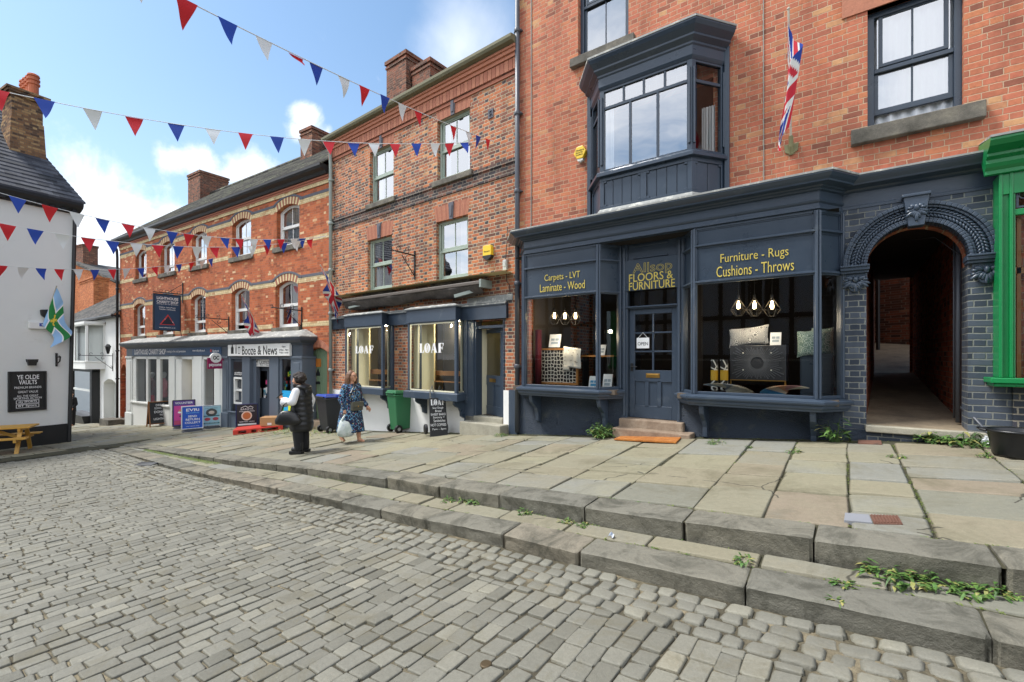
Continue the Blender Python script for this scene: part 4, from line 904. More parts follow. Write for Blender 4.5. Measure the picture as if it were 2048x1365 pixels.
# black shopfront below
s1 = FG.x(200); sy_ = out_to(FG, s1, 184); s0 = FG.x(128, sy_); sz = FG.z(170, 742, sy_)
sf = MB(); sf.box(s0, s1, sy_, .1, sz-.05, sz+.22); sf.sweep([(0, sz+.2), (.12, sz+.22), (.15, sz+.32), (-.5, sz+.36)], [(s0, sy_), (s1, sy_)])
xm = s1-.45
sf.box(xm+.1, s1, sy_-.02, sy_+.25, gb-.6, sz); sf.box(s1-.06, s1-.002, sy_, .1, gb-.6, sz); sf.box(FG.x(144, sy_)-.1, FG.x(144, sy_), sy_-.02, sy_+.1, gb-.6, sz)
sf.hexa([(FG.x(146, sy_), sy_-.05, gb-.5), (xm, sy_-.05, gb-.5), (xm, .0, gb-.5), (FG.x(146, sy_), .0, gb-.5), (FG.x(144, sy_), sy_-.35, FG.z(165, 828, sy_)), (xm+.1, sy_-.35, FG.z(165, 828, sy_)), (xm+.1, .0, FG.z(165, 828, sy_)), (FG.x(144, sy_), .0, FG.z(165, 828, sy_))])
shopG = sf.build('shopfront', M['black'], GC)
gg = MB(); gg.quad((FG.x(146, sy_), sy_+.05, FG.z(165, 828, sy_)), (xm+.1, sy_+.05, FG.z(165, 828, sy_)), (xm+.1, sy_+.05, sz), (FG.x(146, sy_), sy_+.05, sz)); gg.build('pane', M['glass'], shopG)
gi = MB(); gi.box(FG.x(146, sy_), xm+.1, sy_+.1, sy_+.5, FG.z(165, 828, sy_), FG.z(165, 822, sy_)); gi.quad((s0, .3, gb-1), (s1, .3, gb-1), (s1, .3, sz+.1), (s0, .3, sz+.1)); gi.box(FG.x(146, sy_), xm+.1, sy_+.02, sy_+.07, FG.z(165, 782, sy_), FG.z(165, 778, sy_)); gi.build('interior', M['white2'], shopG)
# the far brick gable
FB = Fr(-40, 15.5, 10)
BG = thing('far_brick_gable', 'orange brick gable end with a chimney rising behind the white cottage', 'house', (-40, 15.5, 0), R(10))
gx0, gx1 = FB.x(98), FB.x(232); gzz = FB.z(232, 580); ga = FB.at(150, 528)
m_ = MB(); m_.poly([(gx0, 0, 1), (gx1, 0, 1), (gx1, 0, FB.z(230, 568)), (ga[0], 0, ga[1]), (gx0, 0, FB.z(100, 575))]); m_.quad((gx1, 0, 1), (gx1, 6, 1), (gx1, 6, FB.z(230, 568)), (gx1, 0, FB.z(230, 568))); m_.build('wall', M['brickFar'], BG)
rr = MB(); rr.hexa([(ga[0], -.2, ga[1]), (gx1+.3, -.2, FB.z(233, 566)), (gx1+.3, 8, FB.z(233, 566)), (ga[0], 8, ga[1]), (ga[0], -.2, ga[1]+.25), (gx1+.3, -.2, FB.z(233, 566)+.2), (gx1+.3, 8, FB.z(233, 566)+.2), (ga[0], 8, ga[1]+.25)]); rr.hexa([(gx0, -.2, FB.z(100, 575)), (ga[0], -.2, ga[1]), (ga[0], 8, ga[1]), (gx0, 8, FB.z(100, 575)), (gx0, -.2, FB.z(100, 575)+.2), (ga[0], -.2, ga[1]+.25), (ga[0], 8, ga[1]+.25), (gx0, 8, FB.z(100, 575)+.2)]); rr = rr.build('roof', M['tileG'], BG)
chimney(rr, FB.x(130, .4), FB.x(166, .4), .4, 1.6, ga[1]-2, FB.z(150, 492, .4), M['brickCh'], cap=.08)
# second house further down the street behind the pub corner, closing the view
BK = thing('street_end_house', 'plain rendered house closing the far end of the street', 'house', (-62, 2, 0), R(95))
m_ = MB(); m_.box(-14, 14, 0, 6, -6, 4); m_.build('wall', M['white2'], BK); r = MB(); r.prism([(-14.3, 4), (14.3, 4), (14.3, 4.2), (0, 8), (-14.3, 4.2)], -.3, 6.3); r.build('roof', M['tileG'], BK)
# ------------------------------------------------------------------ lettering that fills a measured field
def fit(body, parent, F, u0, u1, v0, v1, y, mat, name='lettering', off=0.0, ext=.0015, um=None, align='CENTER', hmul=1.0):
    """v0 top, v1 bottom at the middle of the field"""
    x0, x1 = F.x(u0, y), F.x(u1, y); um = um or (u0+u1)/2; z0, z1 = F.z(um, v1, y), F.z(um, v0, y)
    return fitxz(body, parent, x0, x1, z0, z1, y, mat, name, off, ext)
def fitxz(body, parent, x0, x1, z0, z1, y, mat, name='lettering', off=0.0, ext=.0015, rot=(R(90), 0, 0), loc=None, conv=True):
    o = text(body, .3, parent, loc or ((x0+x1)/2, y, (z0+z1)/2), mat, name, rot, off=off, ext=ext)
    bpy.context.view_layer.update(); d = o.dimensions.copy()
    # the outline, not the advance box, decides the centre
    bb = [Vector(c) for c in o.bound_box]; cx = (min(c.x for c in bb)+max(c.x for c in bb))/2; cy = (min(c.y for c in bb)+max(c.y for c in bb))/2
    sx, sy = (x1-x0)/max(d.x, 1e-4), (z1-z0)/max(d.y, 1e-4); o.scale = (sx, sy, 1)
    e = o.rotation_euler.to_matrix(); o.location = Vector(o.location)-e @ Vector((cx*sx, cy*sy, 0))
    return to_mesh(o) if conv else o
def to_mesh(o):
    bpy.context.view_layer.update(); me = bpy.data.meshes.new_from_object(o.evaluated_get(bpy.context.evaluated_depsgraph_get())); nm, par, l, r, s = o.name, o.parent, o.location.copy(), o.rotation_euler.copy(), o.scale.copy(); cu = o.data
    bpy.data.objects.remove(o); bpy.data.curves.remove(cu); n = bpy.data.objects.new('lettering', me); link(n, par); n.location = l; n.rotation_euler = r; n.scale = s; return n
# ------------------------------------------------------------------ dark blue shopfront
ZB, ZT, ZM, ZF = 1.03, 2.71, 3.275, 3.585
bayL = [(XL+.12, -.02), (-5.07, -.4), (-3.475, -.4), (-3.22, -.02)]
bayR = [(-2.15, -.02), (-1.89, -.4), (-.275, -.4), (0.0, -.02)]
cor = [(XL+.08, 0), (-5.03, -.4), (-.275, -.4), (-.03, 0)]
cm = MB()
prof = [(-.06, ZF), (.03, ZF), (.03, ZF+.035), (.012, ZF+.04), (.012, ZF+.075), (.035, ZF+.095), (.045, ZF+.115), (.02, ZF+.12), (.02, 3.82), (.05, 3.83), (.06, 3.85), (.09, 3.86), (.10, 3.875), (.21, 3.885), (.215, 3.905), (.25, 3.93), (.285, 3.965), (.285, 3.985), (-.4, 4.06)]
cm.sweep(prof, cor)
cm.sweep([(.0, 3.60), (.025, 3.605), (.025, 3.64), (.01, 3.65), (.01, 3.82), (.04, 3.84), (.06, 3.86), (.17, 3.88), (.18, 3.90), (.22, 3.94), (.24, 3.97), (.24, 3.985), (0, 4.05)], [(-.02, 0), (1.52, 0)])
cm.box(-5.03, -.28, -.4, .0, ZF-.002, ZF+.03)
fas = cm.build('shop_cornice', M['navy'], A)
ld = MB(); ld.sweep([(.255, 3.986), (.295, 3.984), (.295, 4.01), (.2, 4.03), (-.36, 4.085)], cor); ld.sweep([(.215, 3.986), (.25, 3.985), (.25, 4.008), (0, 4.075)], [(-.02, 0), (1.52, 0)]); ld.build('lead_flashing', M['lead'], fas)
def shop_bay(path, name, rails):
    fr, pn, gl = MB(), MB(), MB()
    for k in range(3):
        F = face_frame(path[k], path[k+1]); L = F[3]; pw_ = .055 if k == 1 else .045
        for s0, s1 in ((0, pw_), (L-pw_, L)): fbox(fr, F, s0, s1, -.07, 0, ZB-.01, ZF)
        for s in (.02, L-.02):
            q = F[0]+F[1]*s+F[2]*.006; fr.tube([(q.x, q.y, ZB), (q.x, q.y, ZF-.02)], .021, 8)
        for z, h in ((ZB, .04), (ZT, .05), (ZM, .04), (ZF-.04, .04)): fbox(fr, F, pw_, L-pw_, -.06, -.006, z, z+h)
        for z in (ZT+.02, ZM+.01): fbox(fr, F, 0, L, -.02, .02, z, z+.03)
        fbox(pn, F, pw_, L-pw_, -.05, -.028, ZT+.04, ZF-.03)
        for z0, z1 in ((ZT+.05, ZM), (ZM+.04, ZF-.04)):
            for a, b, c, d in ((pw_, pw_+.018, z0, z1), (L-pw_-.018, L-pw_, z0, z1), (pw_, L-pw_, z0, z0+.018), (pw_, L-pw_, z1-.018, z1)): fbox(pn, F, a, b, -.03, -.018, c, d)
        p, e, n, _ = F; a = p+e*pw_-n*.035; b = p+e*(L-pw_)-n*.035; gl.quad((a.x, a.y, ZB+.03), (b.x, b.y, ZB+.03), (b.x, b.y, ZT+.01), (a.x, a.y, ZT+.01))
    f = fr.build(name, M['navy'], A, bevel=.004, seg=1); pn.build('sign_panel', M['navyd'], f); gl.build('pane', M['shopglass'], f)
    sl = MB(); sl.sweep([(-.35, .86), (.06, .86), (.07, .885), (.09, .90), (.10, .92), (.10, .945), (.13, .955), (.14, .975), (.14, 1.0), (.09, 1.015), (-.05, 1.035), (-.3, 1.035)], path); s = sl.build('shop_sill', M['navy'], f)
    for x in rails:
        b = MB(); q = [(-.40, .865), (-.40, .80), (-.37, .72), (-.30, .66), (-.22, .60), (-.17, .50), (-.16, .34), (-.09, .30), (-.05, .30), (-.05, .865)]
        b.add([(x-.035, y, z) for y, z in q]+[(x+.035, y, z) for y, z in q], [tuple(range(len(q))), tuple(range(2*len(q)-1, len(q)-1, -1))]+[(i, len(q)+i, len(q)+(i+1) % len(q), (i+1) % len(q)) for i in range(len(q))])
        b.build('bracket', M['navy'], f, bevel=.006, seg=1)
    return f
bL = shop_bay(bayL, 'shop_window', (FA.x(1066, -.3), FA.x(1201, -.3))); bR = shop_bay(bayR, 'shop_window', (FA.x(1405, -.3), FA.x(1626, -.3)))
b = MB(); b.box(XL+.02, -3.16, -.035, .1, -.6, .90); b.box(-2.21, .245, -.035, .1, -.6, .88 if False else .62); b.box(-2.21, -.01, -.034, .1, .60, .9); base = b.build('pebbledash_base', M['navyp'], A)
for u, v in ((1105, 841), (1173, 850), (1435, 856)):
    x, z = FA.at(u, v, -.035); v_ = MB(); v_.box(x-.11, x+.11, -.042, -.03, z-.065, z+.065)
    for k in range(4): v_.box(x-.10, x+.10, -.052, -.04, z-.05+.03*k, z-.038+.03*k)
    v_.build('air_brick', M['navyp'], base)
# door, its frame, sign board and steps
dx0, dx1 = FA.x(1259, .06), FA.x(1355, .06); dz0, dz1 = FA.z(1305, 838, .06), FA.z(1305, 617, .06)
df = MB()
for a, b_ in ((-3.22, dx0-.01), (dx1+.01, -2.15)): df.box(a, b_, -.02, .12, .3, ZF); df.tube([((a+b_)/2, -.03, .55), ((a+b_)/2, -.03, ZF-.06)], .028, 8); df.box(a+.01, b_-.01, -.045, 0, .3, .55)
df.box(-3.22, -2.15, -.01, .12, dz1, dz1+.05); df.box(-3.22, -2.15, -.04, .1, dz1+.02, dz1+.045)
zs0, zs1 = FA.z(1305, 579, -.03), FA.z(1305, 515.5, -.03)
df.box(-3.2, -2.17, .02, .1, zs1-.03, ZF)
df.box(-3.0, -2.4, .0, .05, zs1+.02, zs1+.05); df.box(-3.0, -2.4, 0, .05, ZF-.06, ZF-.03)
dfr = df.build('door_frame', M['navy'], A, bevel=.005, seg=1)
tg = MB(); tg.quad((dx0, .06, dz1+.04), (dx1, .06, dz1+.04), (dx1, .06, zs0), (dx0, .06, zs0)); tg.build('pane', M['shopglass'], dfr)
sg = MB(); sg.box(FA.x(1246, -.03), FA.x(1364, -.03), -.04, -.0, zs0, zs1); sgn = sg.build('sign_board', M['navyd'], A, bevel=.006)
d = MB(); DW = dx1-dx0; zg = FA.z(1305, 741, .06)
px0, px1 = dx0+.10, dx1-.09; zt_ = FA.z(1305, 628, .06)
d.box(dx0, px0, .05, .10, dz0, dz1); d.box(px1, dx1, .05, .10, dz0, dz1); d.box(px0, px1, .05, .10, zt_, dz1); d.box(px0, px1, .05, .10, zg-.20, zg); d.box(px0, px1, .05, .1, dz0, dz0+.22)
d.box(px0, px1, .072, .085, dz0+.2, zg-.18)
for k in range(1, 3): z = zg+(zt_-zg)*k/3; d.box(px0, px1, .056, .09, z-.014, z+.014)
xm_ = (px0+px1)/2; d.box(xm_-.016, xm_+.016, .056, .09, zg, zt_)
for k in range(1, 3): x = px0+(px1-px0)*k/3; d.box(x-.035, x+.035, .05, .1, dz0+.2, zg-.18)
door = d.build('door', M['navy'], A, bevel=.005, seg=1)
dg = MB(); dg.quad((px0, .08, zg), (px1, .08, zg), (px1, .08, zt_), (px0, .08, zt_)); dg.build('pane', M['shopglass'], door)
lb = MB(); lb.box(xm_-.12, xm_+.12, .04, .055, zg-.13, zg-.055); lb.box(xm_-.10, xm_+.10, .034, .042, zg-.115, zg-.07); lb.build('letterbox', M['brass'], door, bevel=.004)
hd = MB(); hx = dx0+.05; hd.tube([(hx, .05, zg+.06), (hx, .0, zg+.06), (hx+.11, -.005, zg+.06)], .01, 8); hd.box(hx-.025, hx+.025, .04, .05, zg-.02, zg+.12); hd.build('handle', M['blackm'], door)
stp = stone('worn_step_stone', [(.3, '7b6a5a'), (.5, '8f7d6b'), (.7, 'a39482')], 5, 30, .8)
sp = MB(); z1_ = FA.z(1300, 843, -.25); zgd = pav(-2.6, 7.3)
sp.box(FA.x(1238, -.14), FA.x(1366, -.14), -.16, .12, zgd-.2, dz0-.005); sp.box(FA.x(1226, -.3), FA.x(1381, -.3), -.34, -.02, zgd-.2, zgd+.13); s_ = sp.build('door_step', stp, A, bevel=.02)
hng = MB(); hx0 = FA.x(1273, .03); hx1 = FA.x(1298, .03); hz0, hz1 = FA.z(1285, 697, .03), FA.z(1285, 676, .03)
hang = thing('open_sign', 'small white plaque reading open hung on a cord inside the blue door', 'sign', (0, 7.8, 0))
hng.box(hx0, hx1, .036, .044, hz0, hz1); hng.tube([(hx0+.03, .04, hz1), ((hx0+hx1)/2, .04, hz1+.09), (hx1-.03, .04, hz1)], .004, 5); hng.build('plaque', M['paper'], hang)
M['ink'] = paint('grey_ink', '4a4d50', .6, .02); M['inkw'] = paint('white_ink', 'ececec', .6, .02); M['inkb'] = paint('black_ink', '141414', .6, .02)
fitxz('OPEN', hang, hx0+.02, hx1-.02, hz0+.05, hz0+.11, .034, M['ink'])
# lettering
G = M['gold']
fit('Carpets - LVT', bL, FA, 1089, 1160, 546, 563, -.382, G, off=-.0015); fit('Laminate - Wood', bL, FA, 1080, 1169.5, 565, 581, -.382, G, off=-.0015)
fit('Furniture - Rugs', bR, FA, 1441, 1577, 501, 524, -.382, G, off=-.0015); fit('Cushions - Throws', bR, FA, 1433, 1588, 526, 548, -.382, G, off=-.0015)
fit('FLOORS &', sgn, FA, 1258, 1346, 545, 561, -.043, G, off=.001); fit('FURNITURE', sgn, FA, 1258, 1350, 562, 578, -.043, G, off=.001)
x0, x1 = FA.x(1266, -.043), FA.x(1344, -.043); o = fitxz('Allsop', sgn, x0, x1, FA.z(1305, 549, -.043), FA.z(1305, 524, -.043), -.043, G, conv=False); o.data.fill_mode = 'NONE'; o.data.extrude = 0; o.data.bevel_depth = .0034; to_mesh(o)
# archway
arch = MB(); acx, acr = (ar_x0+ar_x1)/2, (ar_x1-ar_x0)/2; RO = .755; n = 40
def aring(r0, r1, y0, y1, m=0):
    a, b = arcpts(acx, ar_z, r0, 0, 180, n), arcpts(acx, ar_z, r1, 0, 180, n)
    for k in range(n):
        v = [(a[k][0], y0, a[k][1]), (b[k][0], y0, b[k][1]), (b[k+1][0], y0, b[k+1][1]), (a[k+1][0], y0, a[k+1][1])]
        arch.hexa([*v, *[(x, y1, z) for x, _, z in v]], m)
aring(acr-.005, acr+.035, -.09, .1); aring(acr+.033, acr+.06, -.07, .0); aring(acr+.058, RO-.075, -.04, .0); aring(RO-.077, RO-.045, -.075, 0); aring(RO-.047, RO, -.10, 0)
archo = arch.build('arch_moulding', M['navy'], A, bevel=.008)
gar = MB(); rm = (acr+.06+RO-.075)/2
for k in range(46):
    a = 4+172*k/45
    if k == 23: gar.build('garland', M['navy'], archo, smooth=True); gar = MB()
    if abs(a-90) < 9: continue
    for s_, dr in ((1, .035), (-1, -.035), (0, 0)):
        aa = R(a+s_*1.5); r_ = rm+dr; c = (acx+r_*math.cos(aa), -.05, ar_z+r_*math.sin(aa))
        q = Matrix.Rotation(-(aa+R(90)+s_*.6*(1 if a < 90 else -1)), 3, 'Y'); gar.ell(c, (.034, .016, .014), 4, rot=q)
gar.build('garland', M['navy'], archo, smooth=True); gar = MB()
ky = MB(); kz0, kz1 = ar_z+acr-.06, ar_z+RO+.06; ky.prism([(acx-.075, kz0), (acx+.075, kz0), (acx+.125, kz1), (acx-.125, kz1)], -.15, .0); ky.prism([(acx-.14, kz1-.01), (acx+.14, kz1-.01), (acx+.14, kz1+.03), (acx-.14, kz1+.03)], -.17, .0)
k1 = ky.build('keystone', M['navy'], archo, bevel=.01)
def leafy(mb, cx, cz, w, h, y):
    for k in range(9):
        a = R(-160+140*k/8); L = h*.5*(1+.25*math.sin(k*1.9)); c = (cx+math.cos(a)*L*.75*w/h, y, cz+math.sin(a)*L*.75); mb.ell(c, (L*.55, .02, .022), 4, rot=Matrix.Rotation(-a, 3, 'Y'))
    for s in (-1, 1):
        mb.ell((cx+s*w*.26, y, cz+h*.12), (w*.22, .022, .03), 4, rot=Matrix.Rotation(-s*.45, 3, 'Y')); mb.lathe([(.0, -.02), (.03, -.01), (.03, .01), (0, .02)], (cx+s*w*.42, y, cz+h*.02), 8)
    mb.ell((cx, y-.012, cz+h*.03), (.03, .03, .045), 5)
kl = MB(); leafy(kl, acx, (kz0+kz1)/2+.03, .15, .22, -.155); kl.build('carving', M['navy'], k1, smooth=True)
for s, xa, xb in ((0, -.04, ar_x0+.03), (1, ar_x1-.035, 1.56)):
    im = MB(); im.box(xa, xb, -.13, .12, ar_z-.055, ar_z-.01); im.box(xa+.01, xb-.01, -.10, .11, ar_z-.09, ar_z-.053); im.box(xa, xb, -.15, .1, ar_z-.012, ar_z+.012)
    i = im.build('impost', M['navy'], A, bevel=.006)
    cb = MB(); xc = (xa+xb)/2+(.01 if s == 0 else .0); w = .25
    cb.prism([(xc-.125, ar_z-.09), (xc-.125, ar_z-.24), (xc-.08, ar_z-.27), (xc-.05, ar_z-.32), (xc, ar_z-.34), (xc+.05, ar_z-.32), (xc+.08, ar_z-.27), (xc+.125, ar_z-.24), (xc+.125, ar_z-.09)], -.06, .0); cb = cb.build('corbel', M['navy'], i, bevel=.006)
    lf = MB(); leafy(lf, xc, ar_z-.18, .25, .22, -.065); lf.build('carving', M['navy'], cb, smooth=True)
# the covered passage behind the arch and the yard wall it leads to
pa = MB(); zfl0, zfl1 = FA.z(1733, 850), 1.22; xe0, xe1, ye = .625, 1.36, 6.95; zce = 3.53
pa.quad((ar_x0-.0, .2, -.5), (ar_x0-.01, .2, 4.0), (xe0, ye, 4.0), (xe0, ye, -.5)); pa.quad((ar_x1+.02, .1, -.5), (xe1, ye, -.5), (xe1, ye, 4), (ar_x1+.02, .1, 4)); al = pa.build('passage_wall', M['brickAl'], A)
pc = MB(); pc.quad((.1, .2, 3.42), (1.4, .2, 3.42), (1.4, ye, zce), (.1, ye, zce)); pc.quad((xe0-.4, ye-.02, zce-.0), (xe1+.1, ye-.02, zce), (xe1+.1, ye-.02, 4.2), (xe0-.4, ye-.02, 4.2)); pc.build('passage_ceiling', M['dark'], A)
pf = MB(); K = 14
for k in range(K):
    y0, y1 = -.02+(ye+.02)*k/K, -.02+(ye+.02)*(k+1)/K; za, zb_ = zfl0+(zfl1-zfl0)*k/K, zfl0+(zfl1-zfl0)*(k+1)/K; pf.quad((.1, y0, za), (1.5, y0, za), (1.5, y1, zb_), (.1, y1, zb_))
pf.quad((-1.5, ye, zfl1), (3.5, ye, zfl1), (3.5, ye+9, 2.9), (-1.5, ye+9, 2.9)); pf.build('passage_floor', stone('damp_concrete', [(.3, '75695a'), (.5, '8f816c'), (.7, 'a3947c')], 2, 20, .5), A)
th = MB(); th.box(ar_x0-.01, ar_x1+.32, -.09, .1, zfl0-.085, zfl0+.003); th.build('threshold', stone('threshold_stone', [(.3, '8f8b7d'), (.6, 'a8a392')], 4, 30, .4), A, bevel=.012)
ri = MB(); ri.box(ar_x0, ar_x1+.5, -.03, .1, -.3, zfl0-.08); ri.build('riser', M['brickBlue'], A)
pr = MB(); pr.box(ar_x1-.01, 1.62, -.018, .35, -.3, ar_z-.09); pr.build('pier', M['brickBlue'], A)
pd = MB(); pd.tube([(ar_x1-.03, .42, 3.3), (ar_x1-.03, .42, .75)], .03, 8); pd.tube([(ar_x1-.06, .5, 3.3), (ar_x1-.06, .5, .8)], .012, 6); pd.tube([(ar_x1-.02, .35, 2.9), (ar_x1-.25, .5, 3.2), (ar_x1-.5, .8, 3.25)], .005, 5)
pd.tube([(ar_x1-.02, .3, .95), (ar_x1+.05, -.05, .85), (ar_x1+.2, -.1, .62), (ar_x1+.35, -.15, .48)], .016, 6); pd.build('passage_pipe', M['pipeb'], A, smooth=True)
YW = thing('yard_wall', 'old brick yard wall seen through the dark passage', 'wall', (0, 7.8, 0))
yw = MB(); yw.quad((.60, ye+.05, .5), (1.0, ye+8, .5), (1.0, ye+8, 6), (.60, ye+.05, 6)); yw.quad((.80, ye+4.5, .5), (3, ye+3.3, .5), (3, ye+3.3, 7), (.80, ye+4.5, 7)); yw.build('brickwork', M['brickCh'], YW); yp = MB(); yp.tube([(.85, ye+3.2, 1), (.85, ye+3.2, 6)], .05, 8); yp.build('downpipe', M['black'], YW)
# ------------------------------------------------------------------ green shopfront (right edge)
GS = thing('green_shopfront', 'bright green painted shopfront at the right of the archway', 'shopfront', (0, 7.8, 0))
gx = FA.x(1998, -.28); gp = [(gx-.12, -.28), (4.4, -.28)]
gm = MB(); gm.sweep([(0, 3.68), (.03, 3.69), (.03, 3.73), (.06, 3.76), (.08, 3.80), (.08, 3.84), (.13, 3.87), (.13, 3.90), (.24, 3.95), (.28, 4.0), (.28, 4.03), (-.3, 4.14)], gp); gm.box(gx+.02, 4.4, -.27, 0, 3.45, 3.70)
gc = gm.build('cornice', M['greenp'], GS); ld = MB(); ld.sweep([(.26, 4.032), (.295, 4.03), (.295, 4.055), (-.3, 4.16)], gp); ld.build('lead_flashing', M['lead'], gc)
g = MB(); gy = -.28
for a, b_ in ((gx, gx+.03), (gx+.085, gx+.115)): g.box(a, b_, gy, .0, 1.36, 3.69)
g.box(gx+.025, gx+.09, gy+.03, 0, 1.36, 3.69); g.box(gx+.115, gx+.135, gy+.02, 0, 1.36, 3.69)
g.box(gx+.12, 4.4, gy+.02, gy+.09, 3.20, 3.27); g.box(gx+.12, 4.4, gy+.02, gy+.09, 3.60, 3.69); g.box(gx-.08, 4.4, gy-.08, 0, 1.30, 1.36); g.box(gx-.05, 4.4, gy-.05, 0, 1.26, 1.30); g.box(4.3, 4.4, gy, 0, 1.3, 3.7)
g.build('frame', M['greenp'], GS, bevel=.008)
gg = MB(); gg.quad((gx+.12, gy+.06, 1.35), (4.3, gy+.06, 1.35), (4.3, gy+.06, 3.65), (gx+.12, gy+.06, 3.65)); gg.build('pane', M['shopglass'], GS)
gi = MB(); gi.box(gx+.137, gx+.152, gy+.1, gy+.16, 1.36, 3.2, 1); gi.box(gx+.165, gx+.20, gy+.12, gy+.2, 1.36, 3.2, 0); gi.box(gx+.13, 4.3, gy+.12, gy+.2, 2.55, 2.62, 0); gi.quad((1.6, 1.5, .9), (4.35, 1.5, .9), (4.35, 1.5, 3.7), (1.6, 1.5, 3.7), 2); gi.build('inner_frame', [M['oak'], M['creamw'], M['dark']], GS)
lg = MB()
for k in range(6):
    x = gx+.21+.16*k; lg.lathe([(.0, -.004), (.05, -.004), (.05, .004), (0, .004)], (x, 0, 0), 10) if False else None
    lg.ring(arcpts(x, 3.43, .05, 0, 360, 12)[:-1], arcpts(x, 3.43, .04, 0, 360, 12)[:-1], gy+.045, gy+.055)
lg.ring(outline(gx+.145, 4.28, 3.285, 3.59), outline(gx+.145, 4.28, 3.285, 3.59, 0, .02), gy+.045, gy+.055); lg.build('leaded_light', M['greyd'], GS)
gb_ = MB(); gb_.box(1.6, 4.4, -.05, .1, -.3, 1.27); gb_.build('base_wall', M['brickBase'], GS)
# ------------------------------------------------------------------ bakery shopfront
def bay_box(o, u0, uc, u1, vt0, vt1, vb, vs, y=-.38):
    """square bay: front from u0 to uc at y, side splay back to the wall at u1"""
    x0, xc, x1 = FL.x(u0, y), FL.x(uc, y), FL.x(u1, 0); um = (u0+uc)/2
    zt, zf1 = FL.z(um, vt0, y), FL.z(um, vt1, y); zb_, zsl_ = FL.z(um, vb, y), FL.z(um, vs, y)
    return x0, xc, x1, zt, zf1, zb_, zsl_
f = MB(); B1 = bay_box(bL1, 690, 764, 784, 631, 653, 777, 791); B2 = bay_box(bL2, 815, 911, 931, 615.5, 643, 780, 795)
zT = (B1[3]+B2[3])/2; zF = (B1[4]+B2[4])/2; zBt = (B1[5]+B2[5])/2; zS = (B1[6]+B2[6])/2
xr = FL.x(1017); LBf = MB(); bays = []
fascia = MB(); fpath = [(-FLw+.1, -.06), (B1[0]-.02, -.06), (B1[0]-.01, -.40), (B1[1]+.02, -.40), (B1[2]-.08, -.08), (B2[0]-.02, -.08), (B2[0]-.01, -.40), (B2[1]+.02, -.40), (B2[2]-.06, -.08), (xr, -.08)]
fascia.sweep([(-.06, zF), (.0, zF), (.0, zT-.03), (.03, zT-.02), (.03, zT), (-.06, zT+.04)], fpath); fascia.box(-FLw+.1, xr, -.06, .03, zF, zT)
for B in (B1, B2): fascia.poly([(B[0], -.40, zF+.003), (B[1], -.4, zF+.003), (B[2], 0, zF+.003), (B[0], 0, zF+.003)])
fo = fascia.build('fascia', M['navy'], LB); 
lt = MB(); lt.sweep([(.02, zT+.002), (.045, zT), (.045, zT+.02), (-.07, zT+.07)], fpath); lt.box(-FLw+.1, xr, -.08, .02, zT+.05, zT+.075); lt.build('lead_flashing', M['lead'], fo)
rt = MB(); zrt = FL.z(1000, 585); rt.hexa([(FL.x(935), -.02, zT+.07), (FL.x(1026), -.02, zT+.07), (FL.x(1026), .02, zT+.07), (FL.x(935), .02, zT+.07), (FL.x(935), -.01, zT+.2), (FL.x(1026), -.01, zT+.2), (FL.x(1026), .02, zT+.2), (FL.x(935), .02, zT+.2)]); rt.build('wall_flashing', M['lead'], fo)
def loaf_letters(parent, x0, z0, w, h, y, mat, name='lettering'):
    """fat high-contrast serif capitals L O A F with a leaf in the O"""
    mb = MB(); cw = w/4.1
    def P(pts, ox): mb.prism([(x0+ox+px*cw, z0+pz*h) for px, pz in pts], y, y+.002)
    P([(0, 0), (.78, 0), (.80, .30), (.74, .30), (.60, .06), (.44, .06), (.44, .94), (.54, 1), (.0, 1), (.10, .94), (.10, .06)], 0)
    ox = .86*cw; no = 18; o_ = [(x0+ox+cw*(.5+.5*math.cos(a)), z0+h*(.5+.52*math.sin(a))) for a in [2*math.pi*k/no for k in range(no)]]; i_ = [(x0+ox+cw*(.5+.20*math.cos(a)), z0+h*(.5+.46*math.sin(a))) for a in [2*math.pi*k/no for k in range(no)]]; mb.ring(o_, i_, y, y+.002)
    P([(.40, .14), (.52, .22), (.60, .5), (.58, .84), (.46, .7), (.38, .45)], ox)
    ox = 1.92*cw
    P([(.0, 0), (.30, 0), (.22, .06), (.30, .30), (.58, .30), (.64, .06), (.54, 0), (1.08, 0), (.98, .06), (.66, 1), (.44, 1), (.12, .06)][:7]+[(1.08, 0), (.98, .06), (.66, 1), (.44, 1), (.12, .06)], ox) if False else None
    P([(.0, 0), (.30, 0), (.22, .06), (.50, .86), (.44, 1), (.10, .06)], ox); P([(.54, 0), (1.10, 0), (.98, .06), (.68, 1), (.44, 1), (.64, .06)], ox); P([(.26, .28), (.62, .28), (.62, .36), (.28, .36)], ox)
    ox = 3.1*cw
    P([(.0, 0), (.56, 0), (.44, .06), (.44, 1), (.0, 1), (.10, .94), (.10, .06)], ox); P([(.44, .94), (.74, .94), (.84, .70), (.90, .70), (.88, 1), (.44, 1)], ox); P([(.44, .47), (.58, .47), (.66, .32), (.72, .32), (.72, .68), (.66, .68), (.58, .53), (.44, .53)], ox)
    return mb.build(name, mat, parent)
